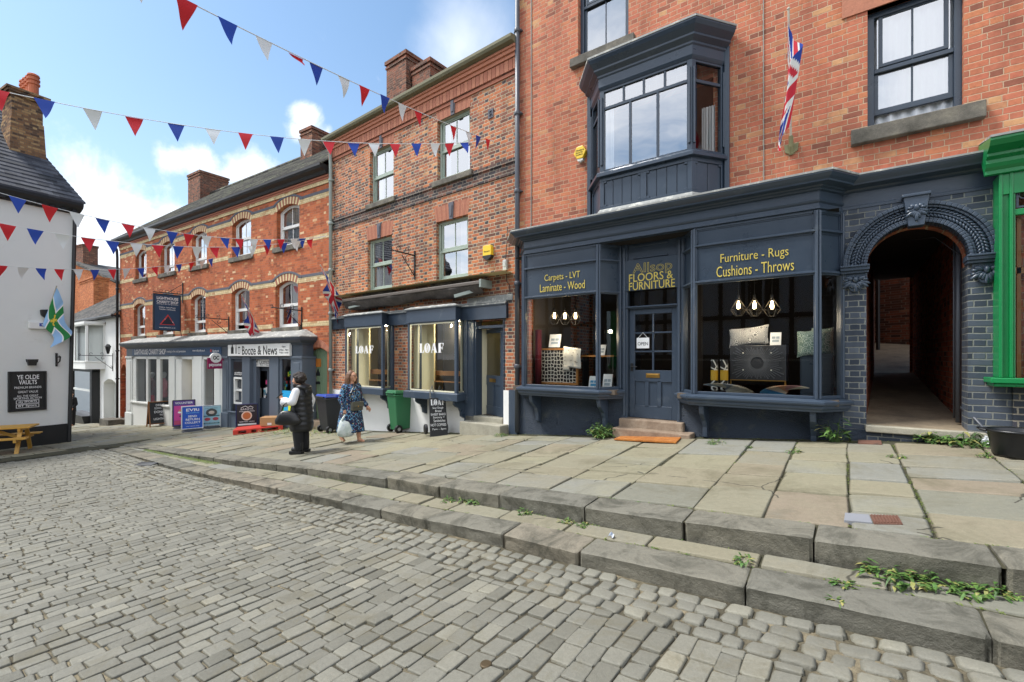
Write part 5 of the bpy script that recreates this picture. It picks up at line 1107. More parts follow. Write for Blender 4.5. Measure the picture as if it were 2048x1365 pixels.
for B, (ul, ur), (v0, v1) in ((B1, (709, 746), (692, 707)), (B2, (837, 887), (687, 706))):
    x0, xc, x1, _, _, zb_, zs_ = B; zb_, zs_ = zBt, zS; fr, ins, gl = MB(), MB(), MB(); yf_ = -.38
    fr.box(x0, x0+.06, yf_, yf_+.06, zs_, zF); fr.box(xc-.035, xc+.035, yf_-.005, yf_+.065, zs_, zF); fr.box(x1-.03, x1+.10, -.06, .02, zs_-.05, zF); fr.box(x0, xc, yf_+.005, yf_+.06, zF-.03, zF)
    for q in ((x0, yf_, 0),): fr.box(x0-.0, x0+.06, yf_, 0, zs_, zb_+.02); fr.box(x0, x0+.06, -.05, .02, zs_, zF)
    w = fr.build('shop_window', M['navy'], LB, bevel=.004, seg=1)
    sl = MB(); sl.sweep([(-.3, zs_), (.06, zs_), (.06, zb_-.03), (.03, zb_-.005), (-.3, zb_)], [(x0-.04, 0), (x0-.03, yf_), (xc+.03, yf_), (x1+.0, -.02)]); sl.build('shop_sill', M['navy'], w, bevel=.004)
    for z0, z1 in ((zb_, zb_+.03), (zF-.06, zF-.03)): ins.box(x0+.06, xc-.035, yf_+.02, yf_+.05, z0, z1)
    ins.box(x0+.06, x0+.09, yf_+.02, yf_+.05, zb_, zF); ins.box(x1-.06, x1-.03, -.1, -.03, zb_, zF); ins.box(x0+.02, x0+.05, -.08, -.04, zb_, zF)
    ins.hexa([(xc, yf_+.03, zb_), (x1, -.05, zb_), (x1, -.02, zb_), (xc, yf_+.06, zb_), (xc, yf_+.03, zb_+.03), (x1, -.05, zb_+.03), (x1, -.02, zb_+.03), (xc, yf_+.06, zb_+.03)]); ins.build('inner_frame', M['creamw'], w)
    gl.quad((x0+.05, yf_+.03, zb_), (xc-.02, yf_+.03, zb_), (xc-.02, yf_+.03, zF), (x0+.05, yf_+.03, zF)); gl.quad((xc+.02, yf_+.05, zb_), (x1, -.04, zb_), (x1, -.04, zF), (xc+.02, yf_+.05, zF)); gl.quad((x0+.02, yf_+.05, zb_), (x0+.02, -.04, zb_), (x0+.02, -.04, zF), (x0+.02, yf_+.05, zF)); gl.build('pane', M['shopglass'], w)
    lx0, lx1 = FL.x(ul, yf_), FL.x(ur, yf_); um = (ul+ur)/2; lz0, lz1 = FL.z(um, v1, yf_), FL.z(um, v0, yf_); loaf_letters(w, lx0, lz0, lx1-lx0, lz1-lz0, yf_+.022, M['inkw'])
    for xb in (x0+.28, xc-.08):
        b = MB(); q = [(-.36, zs_+.005), (-.36, zs_-.08), (-.30, zs_-.13), (-.20, zs_-.18), (-.15, zs_-.26), (-.14, zs_-.36), (-.07, zs_-.40), (.0, zs_-.40), (0, zs_+.005)]; m_ = len(q)
        b.add([(xb-.03, y, z) for y, z in q]+[(xb+.03, y, z) for y, z in q], [tuple(range(m_)), tuple(range(2*m_-1, m_-1, -1))]+[(i, m_+i, m_+(i+1) % m_, (i+1) % m_) for i in range(m_)]); b.build('bracket', M['navyd'], w)
wb = MB(); zwb = FL.z(690, 781)
wb.box(-FLw+.02, B1[0]+.1, -.02, .05, -1, zwb); wb.box(B1[0]+.1, FL.x(940), -.025, .05, -1, zS+.02); wb.box(FL.x(1008), FL.x(1021), -.02, .05, -1, FL.z(1010, 781)); wb.build('white_base', M['renderL'], LB)
dn = MB(); dn.box(FL.x(1021), -.01, -.06, .02, -1, FL.z(1024, 780)); dn.box(FL.x(930), FL.x(949), -.03, .25, .1, zF); dn.build('door_post', M['navy'], LB)
# the half open bakery door
xa, xb = FL.x(966), FL.x(1006); zt_, zb_ = FL.z(985, 656), FL.z(985, 835); tz = FL.z(985, 640)
fr = MB(); fr.box(FL.x(946), FL.x(952), .0, .2, zb_, zF+.02); fr.box(xb, xb+.06, .0, .3, zb_, zF); fr.box(FL.x(946), xb, .04, .2, zt_, zt_+.06); fr.box(FL.x(946), xb, .0, .2, tz, tz+.09); dfL = fr.build('door_frame', M['navy'], LB); lining = MB(); lining.quad((FL.x(952), .2, zb_), (FL.x(952), 1.0, zb_), (FL.x(952), 1.0, zt_), (FL.x(952), .2, zt_)); lining.build('lining', M['creamw'], dfL)
d = MB(); Fd = face_frame((FL.x(966, .40), .40), (FL.x(1006, .12), .12)); L = Fd[3]
fbox(d, Fd, 0, .11, -.045, 0, zb_, zt_); fbox(d, Fd, L-.11, L, -.045, 0, zb_, zt_); fbox(d, Fd, .11, L-.11, -.045, 0, zt_-.10, zt_); zmid = zb_+(zt_-zb_)*.46; fbox(d, Fd, .11, L-.11, -.045, 0, zmid-.22, zmid); fbox(d, Fd, .11, L-.11, -.045, 0, zb_, zb_+.2); fbox(d, Fd, L/2-.05, L/2+.05, -.045, 0, zb_+.2, zmid-.2); fbox(d, Fd, .1, L-.1, -.035, -.015, zb_+.1, zmid-.1)
do = d.build('door', M['navy'], LB, bevel=.004, seg=1); g = MB(); p, e, n, _ = Fd; a, b_ = p+e*.1-n*.02, p+e*(L-.1)-n*.02; g.quad((a.x, a.y, zmid), (b_.x, b_.y, zmid), (b_.x, b_.y, zt_-.08), (a.x, a.y, zt_-.08)); g.build('pane', M['shopglass'], do)
l = MB(); fbox(l, Fd, L/2-.13, L/2+.13, 0, .008, zmid-.15, zmid-.07); l.build('letterbox', M['brass'], do)
sp = MB(); zgd = pav(-6.2, 7.5); sp.box(FL.x(932), FL.x(1006), -.03, .35, zgd-.3, zb_-.005); sp.box(FL.x(922, -.25), FL.x(1003, -.25), -.30, -.0, zgd-.3, FL.z(960, 847, -.25)); sp.build('door_step', stone('pale_step_stone', [(.3, '8d897b'), (.6, 'a39f8f')], 4, 30, .5), LB, bevel=.015)
# the room behind the bakery windows
rm = MB(); rx0, rx1 = -FLw+.15, -.15; zfl = zb_
rm.quad((rx0, 3.6, zfl), (rx1, 3.6, zfl), (rx1, 3.6, 3.35), (rx0, 3.6, 3.35), 0); rm.quad((rx0, .2, zfl), (rx0, 3.6, zfl), (rx0, 3.6, 3.35), (rx0, .2, 3.35), 0); rm.quad((rx1, .2, zfl), (rx1, .2, 3.35), (rx1, 3.6, 3.35), (rx1, 3.6, zfl), 0); rm.quad((rx0, .2, zfl), (rx1, .2, zfl), (rx1, 3.6, zfl), (rx0, 3.6, zfl), 1); rm.quad((rx0, -.35, 3.35), (rx0, 3.6, 3.35), (rx1, 3.6, 3.35), (rx1, -.35, 3.35), 0)
for ua, ub, uc, v0_, v1_ in ((697, 738, 792, 740, 749), (822, 868, 936, 743, 752)):
    ya = .16; rm.box(max(rx0, FL.x(ua, ya)), FL.x(ub, ya), ya, ya+.04, zfl, 3.3, 0); rm.box(FL.x(ub, ya), FL.x(uc, ya+.3), ya+.3, ya+.34, zfl, 3.3, 2); um_ = (ub+uc)/2; rm.box(FL.x(ub, ya+.1), FL.x(uc, ya+.1), ya+.1, ya+.18, FL.z(um_, v1_, ya+.1), FL.z(um_, v0_, ya+.1), 3); rm.box(FL.x(ub, ya), FL.x(uc, ya), ya, ya+.1, FL.z(um_, v1_+14, ya), FL.z(um_, v1_+12, ya), 3)
rm.build('bakery_room', [M['cream'], M['floor'], M['dark'], M['oak']], LB)
for B in (B1, B2):
    xq = (B[0]+B[1])/2+.15
    for dx in (-.12, .05, .2):
        lp = thing('spotlight', 'small lit ceiling spotlight behind the bakery window', 'lamp', LB.matrix_basis @ Vector((xq+dx, .25, zF-.06)) if False else FL.w(xq+dx, .25, zF-.06), R(-2.5), 'spotlights in the bakery windows')
        q = MB(); q.lathe([(.025, -.03), (.03, .02), (.012, .04), (.008, .06)], n=10); q.build('housing', M['white2'], lp); q = MB(); q.lathe([(.0, -.036), (.024, -.034), (.022, -.028), (0, -.027)], n=10); q.build('bulb', emit('warm_spot_light', 'ffe7b0', 12), lp)
    l_ = bpy.data.lights.new('lamp_light', 'POINT'); l_.energy = 26; l_.color = (1, .88, .62); l_.shadow_soft_size = .08; o_l = bpy.data.objects.new('lamp_light', l_); COL.objects.link(o_l); o_l.location = FL.w(xq, .30, zF-.14)
# folded awning
aw0, aw1 = FL.x(686, -.3), FL.x(962, -.3); za0, za1 = FL.z(962, 564, -.3), FL.z(962, 590, -.3)
AW = thing('awning', 'rolled dark canvas awning stained with moss above the bakery', 'awning', (-5.45, 7.8, 0), R(-2.5))
a = MB(); a.box(aw0, aw1, -.33, -.02, za0-.03, za0+.03); a.box(aw0, aw1, -.34, -.30, za0-.05, za0+.02); a.build('cassette', paint('brown_metal', '5b534c', .5, .15), AW, bevel=.01)
a = MB(); a.grid(lambda u, v: (aw0+(aw1-aw0)*(u if v < .6 else u*.93+.02), -.32+.22*v+.012*math.sin(u*43+v*4), za0-.04-.22*math.sin(v*2.0)*(1+.15*math.sin(u*7))-.02*math.sin(u*17)), 90, 10)
cv = NT('stained_dark_canvas'); c_ = cv.coord(); colr = cv.ramp(cv.noise(c_, 5, 8, .75, .5), [(.3, '2f2b29'), (.55, '4c4642'), (.66, '5f5850'), (.74, '6f6238'), (.85, '857441')]); a.build('canvas', cv.bsdf(colr, .7, 0, cv.bump(cv.noise(c_, 30, 4), .3)), AW, smooth=True, solid=.006)
a = MB(); a.bar((aw1-.75, -.34, za0-.25), (aw1-.1, -.18, za0-.13), .05, .07); a.bar((aw0+.3, -.30, za0-.22), (aw0+.9, -.2, za0-.16), .04, .05); a.box(aw1, aw1+.05, -.36, .0, za0-.12, za0+.05); a.build('arm', M['pipe'], AW)
# ------------------------------------------------------------------ charity shop and off licence fronts
hy = -.36; gw, gd_ = M['white2'], M['greyp']
zc0, zc1 = FH.z(600, 686, -.45), FH.z(600, 673, -.6); zfb = FH.z(600, 714, hy)
hx0, hxm, hx1 = FH.x(253, hy), FH.x(445, hy), FH.x(605, hy)
c = MB(); c.sweep([(-.3, zfb), (.0, zfb), (.0, zc0-.06), (.04, zc0-.05), (.06, zc0), (.12, zc0+.02), (.20, zc0+.09), (.22, zc0+.14), (.22, zc1), (-.36, zc1+.22)], [(hx0-.02, 0), (hx0, hy), (hx1, hy), (hx1+.02, 0)]); cw = c.build('shop_cornice', M['greyd'], HB)
l = MB(); l.sweep([(.20, zc1-.005), (.235, zc1-.01), (.235, zc1+.02), (-.36, zc1+.26)], [(hx0-.02, 0), (hx0, hy), (hx1, hy), (hx1+.02, 0)]); l.build('lead_flashing', M['lead'], cw)
zsg0, zsg1 = FH.z(520, 712, hy), FH.z(520, 689, hy)
CF = MB(); CF.box(FH.x(265, hy), FH.x(443, hy), hy-.02, hy+.05, FH.z(350, 711, hy), FH.z(350, 696.5, hy)); cf = CF.build('fascia', paint('navy_fascia', '2c4a6b', .5, .05), HB)
fit('LiGHTHOUSE CHARITY SHOP', cf, FH, 269, 331.5, 699, 709.5, hy-.023, M['inkw'], off=.006); fit('amazing in the soul generation', cf, FH, 333, 371, 701, 706.5, hy-.023, M['inkw']); fit('www.valleycids.co.uk', cf, FH, 385, 410, 699.5, 704.5, hy-.023, M['inkw']); fit('@valleycids', cf, FH, 425, 438, 700, 705, hy-.023, M['inkw'])
q = MB(); x_ = FH.x(423, hy); q.ell((x_, hy-.022, FH.z(423, 702, hy)), (.06, .004, .06), 6); q.build('emblem', paint('red_disc', 'c8402f', .5, .05), cf)
def pil(u0, u1, vb, mat, vt=713, y=hy, plinth=.55, name='pilaster'):
    x0, x1 = FH.x(u0, y), FH.x(u1, y); um = (u0+u1)/2; zt = FH.z(520, 713, y); zb_ = FH.z(um, vb, y)-.5
    m_ = MB(); m_.box(x0, x1, y-.02, .1, zb_, zt); m_.box(x0-.03, x1+.03, y-.06, .1, zb_, zb_+.5+plinth); m_.box(x0-.02, x1+.02, y-.05, .1, zt-.08, zt)
    w_ = x1-x0; m_.box(x0+w_*.2, x1-w_*.2, y-.035, y, zb_+.6+plinth, zt-.2)
    return m_.build(name, mat, HB, bevel=.01, seg=1)
pil(253, 265.5, 849, gw); pil(430, 445, 855, gw); pil(445.5, 457, 856, M['greyp']); pil(583, 605, 860, M['greyp'])
zst = FH.z(340, 812, hy); w = MB(); w.box(FH.x(264, hy), FH.x(365, hy), hy-.01, 0, -2, zst-.06); w.box(FH.x(263, hy), FH.x(340, hy), hy-.06, 0, zst-.06, zst); w.box(FH.x(404, hy), FH.x(432, hy), hy, 0, -2, zst-.02); w.build('stallriser', M['render'], HB)
fw_ = MB(); ztp = FH.z(520, 713, hy)
for u0, u1 in ((265, 272), (292, 296), (313, 320), (337, 345), (384, 390), (402, 407), (428, 431)): fw_.box(FH.x(u0, hy), FH.x(u1, hy), hy, hy+.1, -1.2, ztp)
xr0, xr1 = FH.x(345, hy), FH.x(387, hy)
fw_.box(FH.x(339, hy), FH.x(350, hy), hy-.02, hy+.12, -2, ztp); fw_.box(FH.x(352, hy), FH.x(363, hy), hy-.0, hy+.4, -2, ztp); fw_.box(FH.x(388, hy), FH.x(404, hy), hy-.02, hy+.4, -2, ztp); fw_.box(FH.x(362, hy), FH.x(389, hy), hy+.3, hy+.36, -2, -.95)
fw_.box(FH.x(265, hy), FH.x(430, hy), hy, hy+.1, ztp-.12, ztp); pass
cwn = fw_.build('shop_window', gw, HB, bevel=.006, seg=1)
g = MB(); g.quad((FH.x(268, hy), hy+.05, -1.0), (FH.x(342, hy), hy+.05, -1.0), (FH.x(342, hy), hy+.05, ztp), (FH.x(268, hy), hy+.05, ztp)); g.quad((FH.x(405, hy), hy+.05, -1.0), (FH.x(430, hy), hy+.05, -1.0), (FH.x(430, hy), hy+.05, ztp), (FH.x(405, hy), hy+.05, ztp)); g.quad((FH.x(360, hy), hy+.33, -1.3), (FH.x(392, hy), hy+.33, -1.3), (FH.x(392, hy), hy+.33, ztp), (FH.x(360, hy), hy+.33, ztp)); g.build('pane', M['dispglass'], cwn)
i = MB(); i.quad((hx0, 2.6, -2), (hx1, 2.6, -2), (hx1, 2.6, 1.6), (hx0, 2.6, 1.6), 0); i.quad((hx0, -.3, -1.15), (hx1-.1, -.3, -1.15), (hx1-.1, 2.6, -1.15), (hx0, 2.6, -1.15), 1); i.quad((hxm, -.2, -2), (hxm, 2.6, -2), (hxm, 2.6, 1.6), (hxm, -.2, 1.6), 0); i.quad((hx0+.02, 0, -2), (hx0+.02, 2.6, -2), (hx0+.02, 2.6, 1.6), (hx0+.02, 0, 1.6), 0); i.quad((hx1-.02, 0, -2), (hx1-.02, 0, 1.6), (hx1-.02, 2.6, 1.6), (hx1-.02, 2.6, -2), 0); i.quad((hx0, hy, ztp+.02), (hx0, 2.6, ztp+.02), (hx1, 2.6, ztp+.02), (hx1, hy, ztp+.02), 0); i.build('shop_room', [M['room'], M['floor']], HB)
# off licence
zr0 = FH.z(520, 862, hy); s_ = MB(); s_.box(FH.x(458, hy-.06), FH.x(581, hy-.06), hy-.10, hy-.01, FH.z(520, 712.5, hy-.06), FH.z(520, 688.5, hy-.06)); sb_ = s_.build('shop_sign', M['white'], HB, bevel=.008)
yy = hy-.103
fit('Booze & News', sb_, FH, 484, 554, 692, 710, yy, M['inkb'], off=.002); fit('Open', sb_, FH, 564, 571, 692, 696, yy, M['ink']); fit('6.00am - 10pm', sb_, FH, 558, 577, 698.5, 702.5, yy, M['ink']); fit('7 days a week', sb_, FH, 558, 577, 704, 708, yy, M['ink'])
q = MB(); x_ = FH.x(464.5, yy); zz0 = FH.z(464, 708, yy); q.prism([(x_-.09, zz0), (x_+.09, zz0), (x_+.09, zz0+.2), (x_+.03, zz0+.27), (x_+.03, zz0+.36), (x_-.03, zz0+.36), (x_-.03, zz0+.27), (x_-.09, zz0+.2)], yy, yy+.002); x_ = FH.x(472, yy); q.prism([(x_-.03, zz0), (x_+.03, zz0), (x_+.03, zz0+.18), (x_+.012, zz0+.26), (x_+.012, zz0+.38), (x_-.012, zz0+.38), (x_-.012, zz0+.26), (x_-.03, zz0+.18)], yy, yy+.002); x_ = FH.x(478, yy); q.ring([(x_-.07, zz0), (x_+.07, zz0), (x_+.07, zz0+.24), (x_-.07, zz0+.24)], [(x_-.05, zz0+.02), (x_+.05, zz0+.02), (x_+.05, zz0+.20), (x_-.05, zz0+.20)], yy, yy+.002); q.build('emblem', M['inkb'], sb_)
o_ = MB()
for u0, u1, dy in ((457, 461, 0), (485, 500, -.02), (500, 506, .1), (538, 556, -.0), (556, 560, .05), (580, 584, .02)): o_.box(FH.x(u0, hy), FH.x(u1, hy), hy+dy, hy+.25, -1.4, ztp)
o_.box(FH.x(457, hy), FH.x(500, hy), hy+.02, hy+.2, -1.4, FH.z(480, 828, hy)); o_.box(FH.x(457, hy), FH.x(487, hy), hy-.03, hy+.2, FH.z(480, 828, hy), FH.z(480, 825, hy)); o_.box(FH.x(556, hy), FH.x(584, hy), hy+.03, hy+.2, -1.4, FH.z(570, 836, hy)); o_.box(FH.x(457, hy), FH.x(584, hy), hy+.02, hy+.2, ztp-.1, ztp); o_.box(FH.x(458, hy), FH.x(487, hy), hy+.12, hy+.18, FH.z(470, 755, hy), ztp)
of = o_.build('off_licence_front', M['greyp'], HB, bevel=.008, seg=1)
g = MB(); g.quad((FH.x(560, hy), hy+.09, -1.2), (FH.x(582, hy), hy+.09, -1.2), (FH.x(582, hy), hy+.09, ztp-.1), (FH.x(560, hy), hy+.09, ztp-.1)); g.build('pane', M['shopglass'], of)
yd = hy+.3; dd = MB(); x0, x1 = FH.x(506, yd), FH.x(538, yd); zt_ = FH.z(520, 735, yd); zb_ = FH.z(520, 848, yd)
dd.ring(outline(x0, x1, zb_, zt_), outline(x0, x1, zb_, zt_, 0, .12, ib=.9), yd, yd+.06); dd.quad((x0, yd+.02, zb_), (x1, yd+.02, zb_), (x1, yd+.02, zb_+.92), (x0, yd+.02, zb_+.92)); dd.box(x0-.05, x1+.05, yd-.04, yd+.1, zt_, zt_+.05); dr = dd.build('door', M['greyd'], HB); g = MB(); g.quad((x0+.1, yd+.03, zb_+.85), (x1-.1, yd+.03, zb_+.85), (x1-.1, yd+.03, zt_-.1), (x0+.1, yd+.03, zt_-.1)); g.build('pane', M['shopglass'], dr)
g = MB(); rng = random.Random(4); cols_ = ['e8e8e6', '2f8fc4', 'e8e8e6', 'c93f78', 'e6e4da', '3aa0b8']; MS = [paint('sticker_'+n_, c_, .5, .02) for n_, c_ in zip(('white', 'blue', 'pale', 'pink', 'ivory', 'teal'), cols_)]
for k in range(14):
    u_ = x0+.12+(x1-x0-.36)*rng.choice((0, .05, .8, 1.0)); z_ = zb_+.9+(zt_-zb_-1.2)*rng.random(); g.box(u_, u_+rng.uniform(.08, .2), yd+.02, yd+.024, z_, z_+rng.uniform(.08, .2), rng.randrange(6))
g.box(x0+.12, x0+.5, yd+.018, yd+.022, zb_+.9, zb_+1.25, 4); g.build('poster', MS, dr)
ol = MB(); ol.box(FH.x(505, hy+.1), FH.x(539, hy+.1), hy+.12, hy+.15, FH.z(520, 733.5, hy+.1), FH.z(520, 716, hy+.1)); ol = ol.build('sign_panel', M['white'], of); fit('Off Licence', ol, FH, 509, 538, 719, 728, hy+.117, M['inkb']); fit('7am - 8pm - 7 days', ol, FH, 511, 538, 729, 732, hy+.117, M['ink'])
# cash machine
am = MB(); x0, x1 = FH.x(466, hy), FH.x(484, hy); z0, z1 = FH.z(475, 809, hy), FH.z(475, 755, hy); am.ring(outline(x0, x1, z0, z1), outline(x0, x1, z0, z1, 0, .07), hy+.02, hy+.2); am.box(x0+.05, x1-.05, hy+.06, hy+.2, z1-.5, z1-.42, 0); am.box(x0+.06, x1-.06, hy+.16, hy+.2, z0+.05, z1-.05, 1); am.box(x0+.1, x1-.1, hy+.10, hy+.14, z1-.38, z1-.12, 2); am.box(x0+.1, x1-.1, hy+.04, hy+.14, z0+.08, z0+.14, 2)
ATM = am.build('cash_machine', [M['white'], M['greyd'], M['ink']], HB, bevel=.006); b_ = MB(); b_.box(x0-.0, x1+.1, hy+.02, hy+.12, z1+.05, z1+.55); bb_ = b_.build('notice_panel', M['blackg'], of); fit('cash withdrawals', bb_, FH, 469, 486, 744, 747.5, hy+.017, M['inkw']); fit('balance enquiries', bb_, FH, 469, 486, 748, 751.5, hy+.017, M['inkw']); b_ = MB(); b_.box(x0-.1, x1+.05, hy+.03, hy+.2, z0-.25, z0-.02); b_.build('ledge', M['blackg'], of)
# shop window posters of the off licence
pm = [paint('poster_'+n_, c_, .45, .03) for n_, c_ in (('green', '27b35c'), ('blue', '2aa7e0'), ('yellow', 'd8df3a'), ('navy', '2c3f9a'), ('white', 'f0f0f0'), ('purple', '6b4bb0'), ('red', 'b23a3a'))]
p_ = MB(); X0, X1 = FH.x(556, hy+.07), FH.x(583, hy+.07); zq0, zq1, zq2 = FH.z(570, 835, hy), FH.z(570, 798, hy), FH.z(570, 782, hy); W_ = X1-X0
for k, (a_, b2, m_) in enumerate(((0, .14, 3), (.14, .45, 0), (.45, .75, 1), (.75, 1, 2))): p_.box(X0+W_*a_, X0+W_*b2, hy+.07, hy+.074, zq0, zq1, m_)
p_.box(X0+W_*.3, X1, hy+.07, hy+.074, zq1, zq2, 1); p_.box(X0, X0+W_*.25, hy+.07, hy+.074, zq1, zq2, 4); 
for k in range(16): x_ = X0+W_*rng.random()*.9; z_ = zq2+.55*rng.random(); p_.box(x_, x_+.09, hy+.15, hy+.16, z_, z_+.1, rng.randrange(7))
p_.build('window_poster', pm, of)
# green plank door and red door
gd2 = MB(); x0, x1 = gdoor['x0'], gdoor['x1']; n = 9
for k in range(n): gd2.box(x0+(x1-x0)*k/n+.004, x0+(x1-x0)*(k+1)/n-.004, .13, .17, -.4, gdoor['z1']+.1)
gd2.box(x0, x1, .15, .19, -.4, gdoor['z1']+.14); gdo = gd2.build('plank_door', paint('sage_green_door', '6f8468', .5, .12, 3, 20, .1), HB, bevel=.004, seg=1)
pq = MB(); xx, zz_ = FH.at(637, 726, .12); pq.box(xx-.12, xx+.12, .11, .13, zz_-.13, zz_+.13, 0); xx, zz_ = FH.at(636, 745, .12); pq.box(xx-.09, xx+.09, .115, .13, zz_-.11, zz_-.0, 1); pq.prism([(xx-.06, zz_), (xx+.06, zz_), (xx, zz_+.12)], .115, .13, 1); xx, zz_ = FH.at(636, 766, .12); pq.box(xx-.09, xx+.09, .105, .13, zz_-.04, zz_+.04, 1); pq.build('door_plate', [paint('copper_plate', 'b5702c', .4, .2), M['black']], gdo)
ga = MB(); p = outline(x0-.03, x1+.03, 0, gdoor['z1'], gdoor['rise']+.02, n=12)[2:]; q_ = outline(x0-.22, x1+.22, 0, gdoor['z1'], gdoor['rise']+.25, n=12)[2:]
for k in range(len(p)-1): ga.hexa([(p[k][0], -.012, p[k][1]), (q_[k][0], -.012, q_[k][1]), (q_[k+1][0], -.012, q_[k+1][1]), (p[k+1][0], -.012, p[k+1][1]), (p[k][0], .02, p[k][1]), (q_[k][0], .02, q_[k][1]), (q_[k+1][0], .02, q_[k+1][1]), (p[k+1][0], .02, p[k+1][1])], k % 2)
ga.build('arch', [M['bred'], M['bredd']], HB); st_ = MB(); st_.box(x0-.2, x1+.2, -.2, .3, -1, FH.z(637, 840, 0)); st_.build('door_step', stp, HB, bevel=.015)
rd = MB(); rd.box(rdoor['x0'], rdoor['x1'], .2, .26, -2.4, rdoor['z1']-.15); rdo = rd.build('red_door', paint('red_gloss_paint', 'a81f2d', .35, .08), HB); fl_ = MB(); fl_.prism(outline(rdoor['x0'], rdoor['x1'], rdoor['z1']-.1, rdoor['z1'], rdoor['rise']), .22, .26); fl_.build('fanlight', M['glass'], HB); rs_ = MB(); rs_.box(rdoor['x0']-.1, rdoor['x1']+.1, -.2, .25, -2.6, FH.z(247, 837)); rs_.box(rdoor['x0']-.3, rdoor['x1']+.1, -.75, -.2, -2.6, FH.z(240, 842, -.5)); rs_.build('door_step', M['sillstone'], HB, bevel=.02)
# ------------------------------------------------------------------ helpers for loose things
def face_cam(p, extra=0.0):
    """rotation so that a thing's front (-y) looks at the camera"""
    return math.atan2(p[1], p[0])-R(90)+extra
def color(name, hexv, rough=.5, **k):
    if name not in M: M[name] = paint(name, hexv, rough, k.pop('var', .06), **k)
    return M[name]
RED, WHT, BLU = color('flag_red', 'c8283a', .8, bst=0), color('flag_white', 'e2e2e0', .8, bst=0), color('flag_blue', '1f3f9a', .8, bst=0)
# ------------------------------------------------------------------ bunting
PR, PW, PB_ = color('pennant_red', 'd2232f', .6, bst=0), color('pennant_white', 'dfe3e3', .6, bst=0), color('pennant_blue', '1e46a8', .6, bst=0)
def bunting(label, P0, P1, sag, flags, size):
    root = thing('bunting', label, 'bunting', tuple(P0), 0, 'lines of pennant bunting over the street'); D = P1-P0
    H = D.copy(); H.z = 0; H.normalize()
    pt = lambda s: D*s-Vector((0, 0, sag*4*s*(1-s)))
    mb = MB(); mb.tube([pt(k/40) for k in range(41)], .006, 5); mb.build('cord', color('bunting_cord', 'd5d8d8', .7), root)
    for i, (u, c) in enumerate(flags):
        lo, hi = 0.0, 1.0
        for _ in range(40):
            m = (lo+hi)/2; q = pt(m)+P0; uu, _, f = pix(*q)
            if uu < u: lo = m
            else: hi = m
        a = pt(lo); w = size*.40; tg = (pt(min(1, lo+.01))-pt(lo-.01)).normalized(); n = Vector((H.y, -H.x, 0)); rr = random.Random(i*7+int(u))
        sw, cu = rr.uniform(-.25, .25), rr.uniform(.02, .10); tip = rr.uniform(.0, .28)
        if c == 'r!': tip, k2 = 1.2, .3
        else: k2 = 1
        m_ = MB()
        def fn(x, y):
            y2 = y; s = (x-.5)*(1-y2); return a+tg*(2*w*s+tip*size*y2*.35)-Vector((0, 0, 1))*size*y2*k2+n*(sw*size*y2+cu*math.sin(y2*4+i)*size)
        m_.grid(fn, 4, 6); o = m_.build('pennant', {'r': PR, 'w': PW, 'b': PB_}[c[0]], root, smooth=True)
        o['label'] = {'r': 'red pennant', 'w': 'white pennant', 'b': 'blue pennant'}[c[0]]
def seq(us, s): return [(u, s[i % len(s)]) for i, u in enumerate(us)]
def wallpt(F, u, v, y=-.02): x, z = F.at(u, v, y); return F.w(x, y, z)
bunting('string of large red white and blue pennants climbing out of the top of the picture', at_t(150, -112, 3.7), wallpt(FL, 988, 284), .10, [(272, 'w'), (371, 'r'), (454, 'b'), (528, 'w'), (594, 'r!'), (633, 'b'), (688, 'w'), (728, 'r'), (768, 'b'), (805, 'w'), (837, 'r'), (908, 'r'), (937, 'w'), (956, 'b'), (974, 'r')], .26)
bunting('string of red white and blue pennants passing in front of the pub chimney', at_t(-260, 120, 5.6), wallpt(FL, 984, 281), .42, [(-90, 'w'), (-2, 'r'), (90, 'b'), (185, 'w'), (268, 'r'), (352, 'b'), (426, 'w'), (491, 'r'), (554, 'b'), (609, 'w'), (658, 'r'), (708, 'b'), (748, 'w'), (790, 'r'), (832, 'b'), (870, 'w'), (899, 'r'), (930, 'b')], .27)
bunting('string of pennants crossing just under the pub eaves', at_t(-150, 340, 7.6), wallpt(FH, 655, 472), .5, [(-30, 'w'), (35, 'b'), (99, 'r'), (154, 'w'), (206, 'b'), (257, 'r'), (299, 'w'), (344, 'b'), (377, 'r'), (413, 'w'), (450, 'b'), (479, 'r'), (508, 'w'), (534, 'b'), (561, 'r'), (588, 'w'), (605, 'b')], .29)
bunting('string of pennants second from the bottom across the white pub wall', at_t(-150, 415, 7.8), wallpt(FH, 656, 472), .5, [(-45, 'w'), (14, 'r'), (70, 'b'), (125, 'w'), (177, 'r'), (226, 'b'), (273, 'w'), (315, 'r'), (356, 'b'), (395, 'w'), (430, 'r'), (472, 'b'), (505, 'w'), (535, 'r'), (567, 'b'), (594, 'w'), (620, 'r')], .29)
bunting('lowest string of small pennants crossing above the green cross flag', at_t(-150, 516, 10.0), wallpt(FH, 432, 516), .35, [(-60, 'b'), (1, 'r'), (45, 'w'), (82, 'b'), (120, 'r'), (157, 'w'), (190, 'b'), (223, 'r'), (253, 'w'), (282, 'b'), (310, 'r'), (335, 'w'), (358, 'b'), (383, 'r'), (405, 'w'), (421, 'b')], .32)
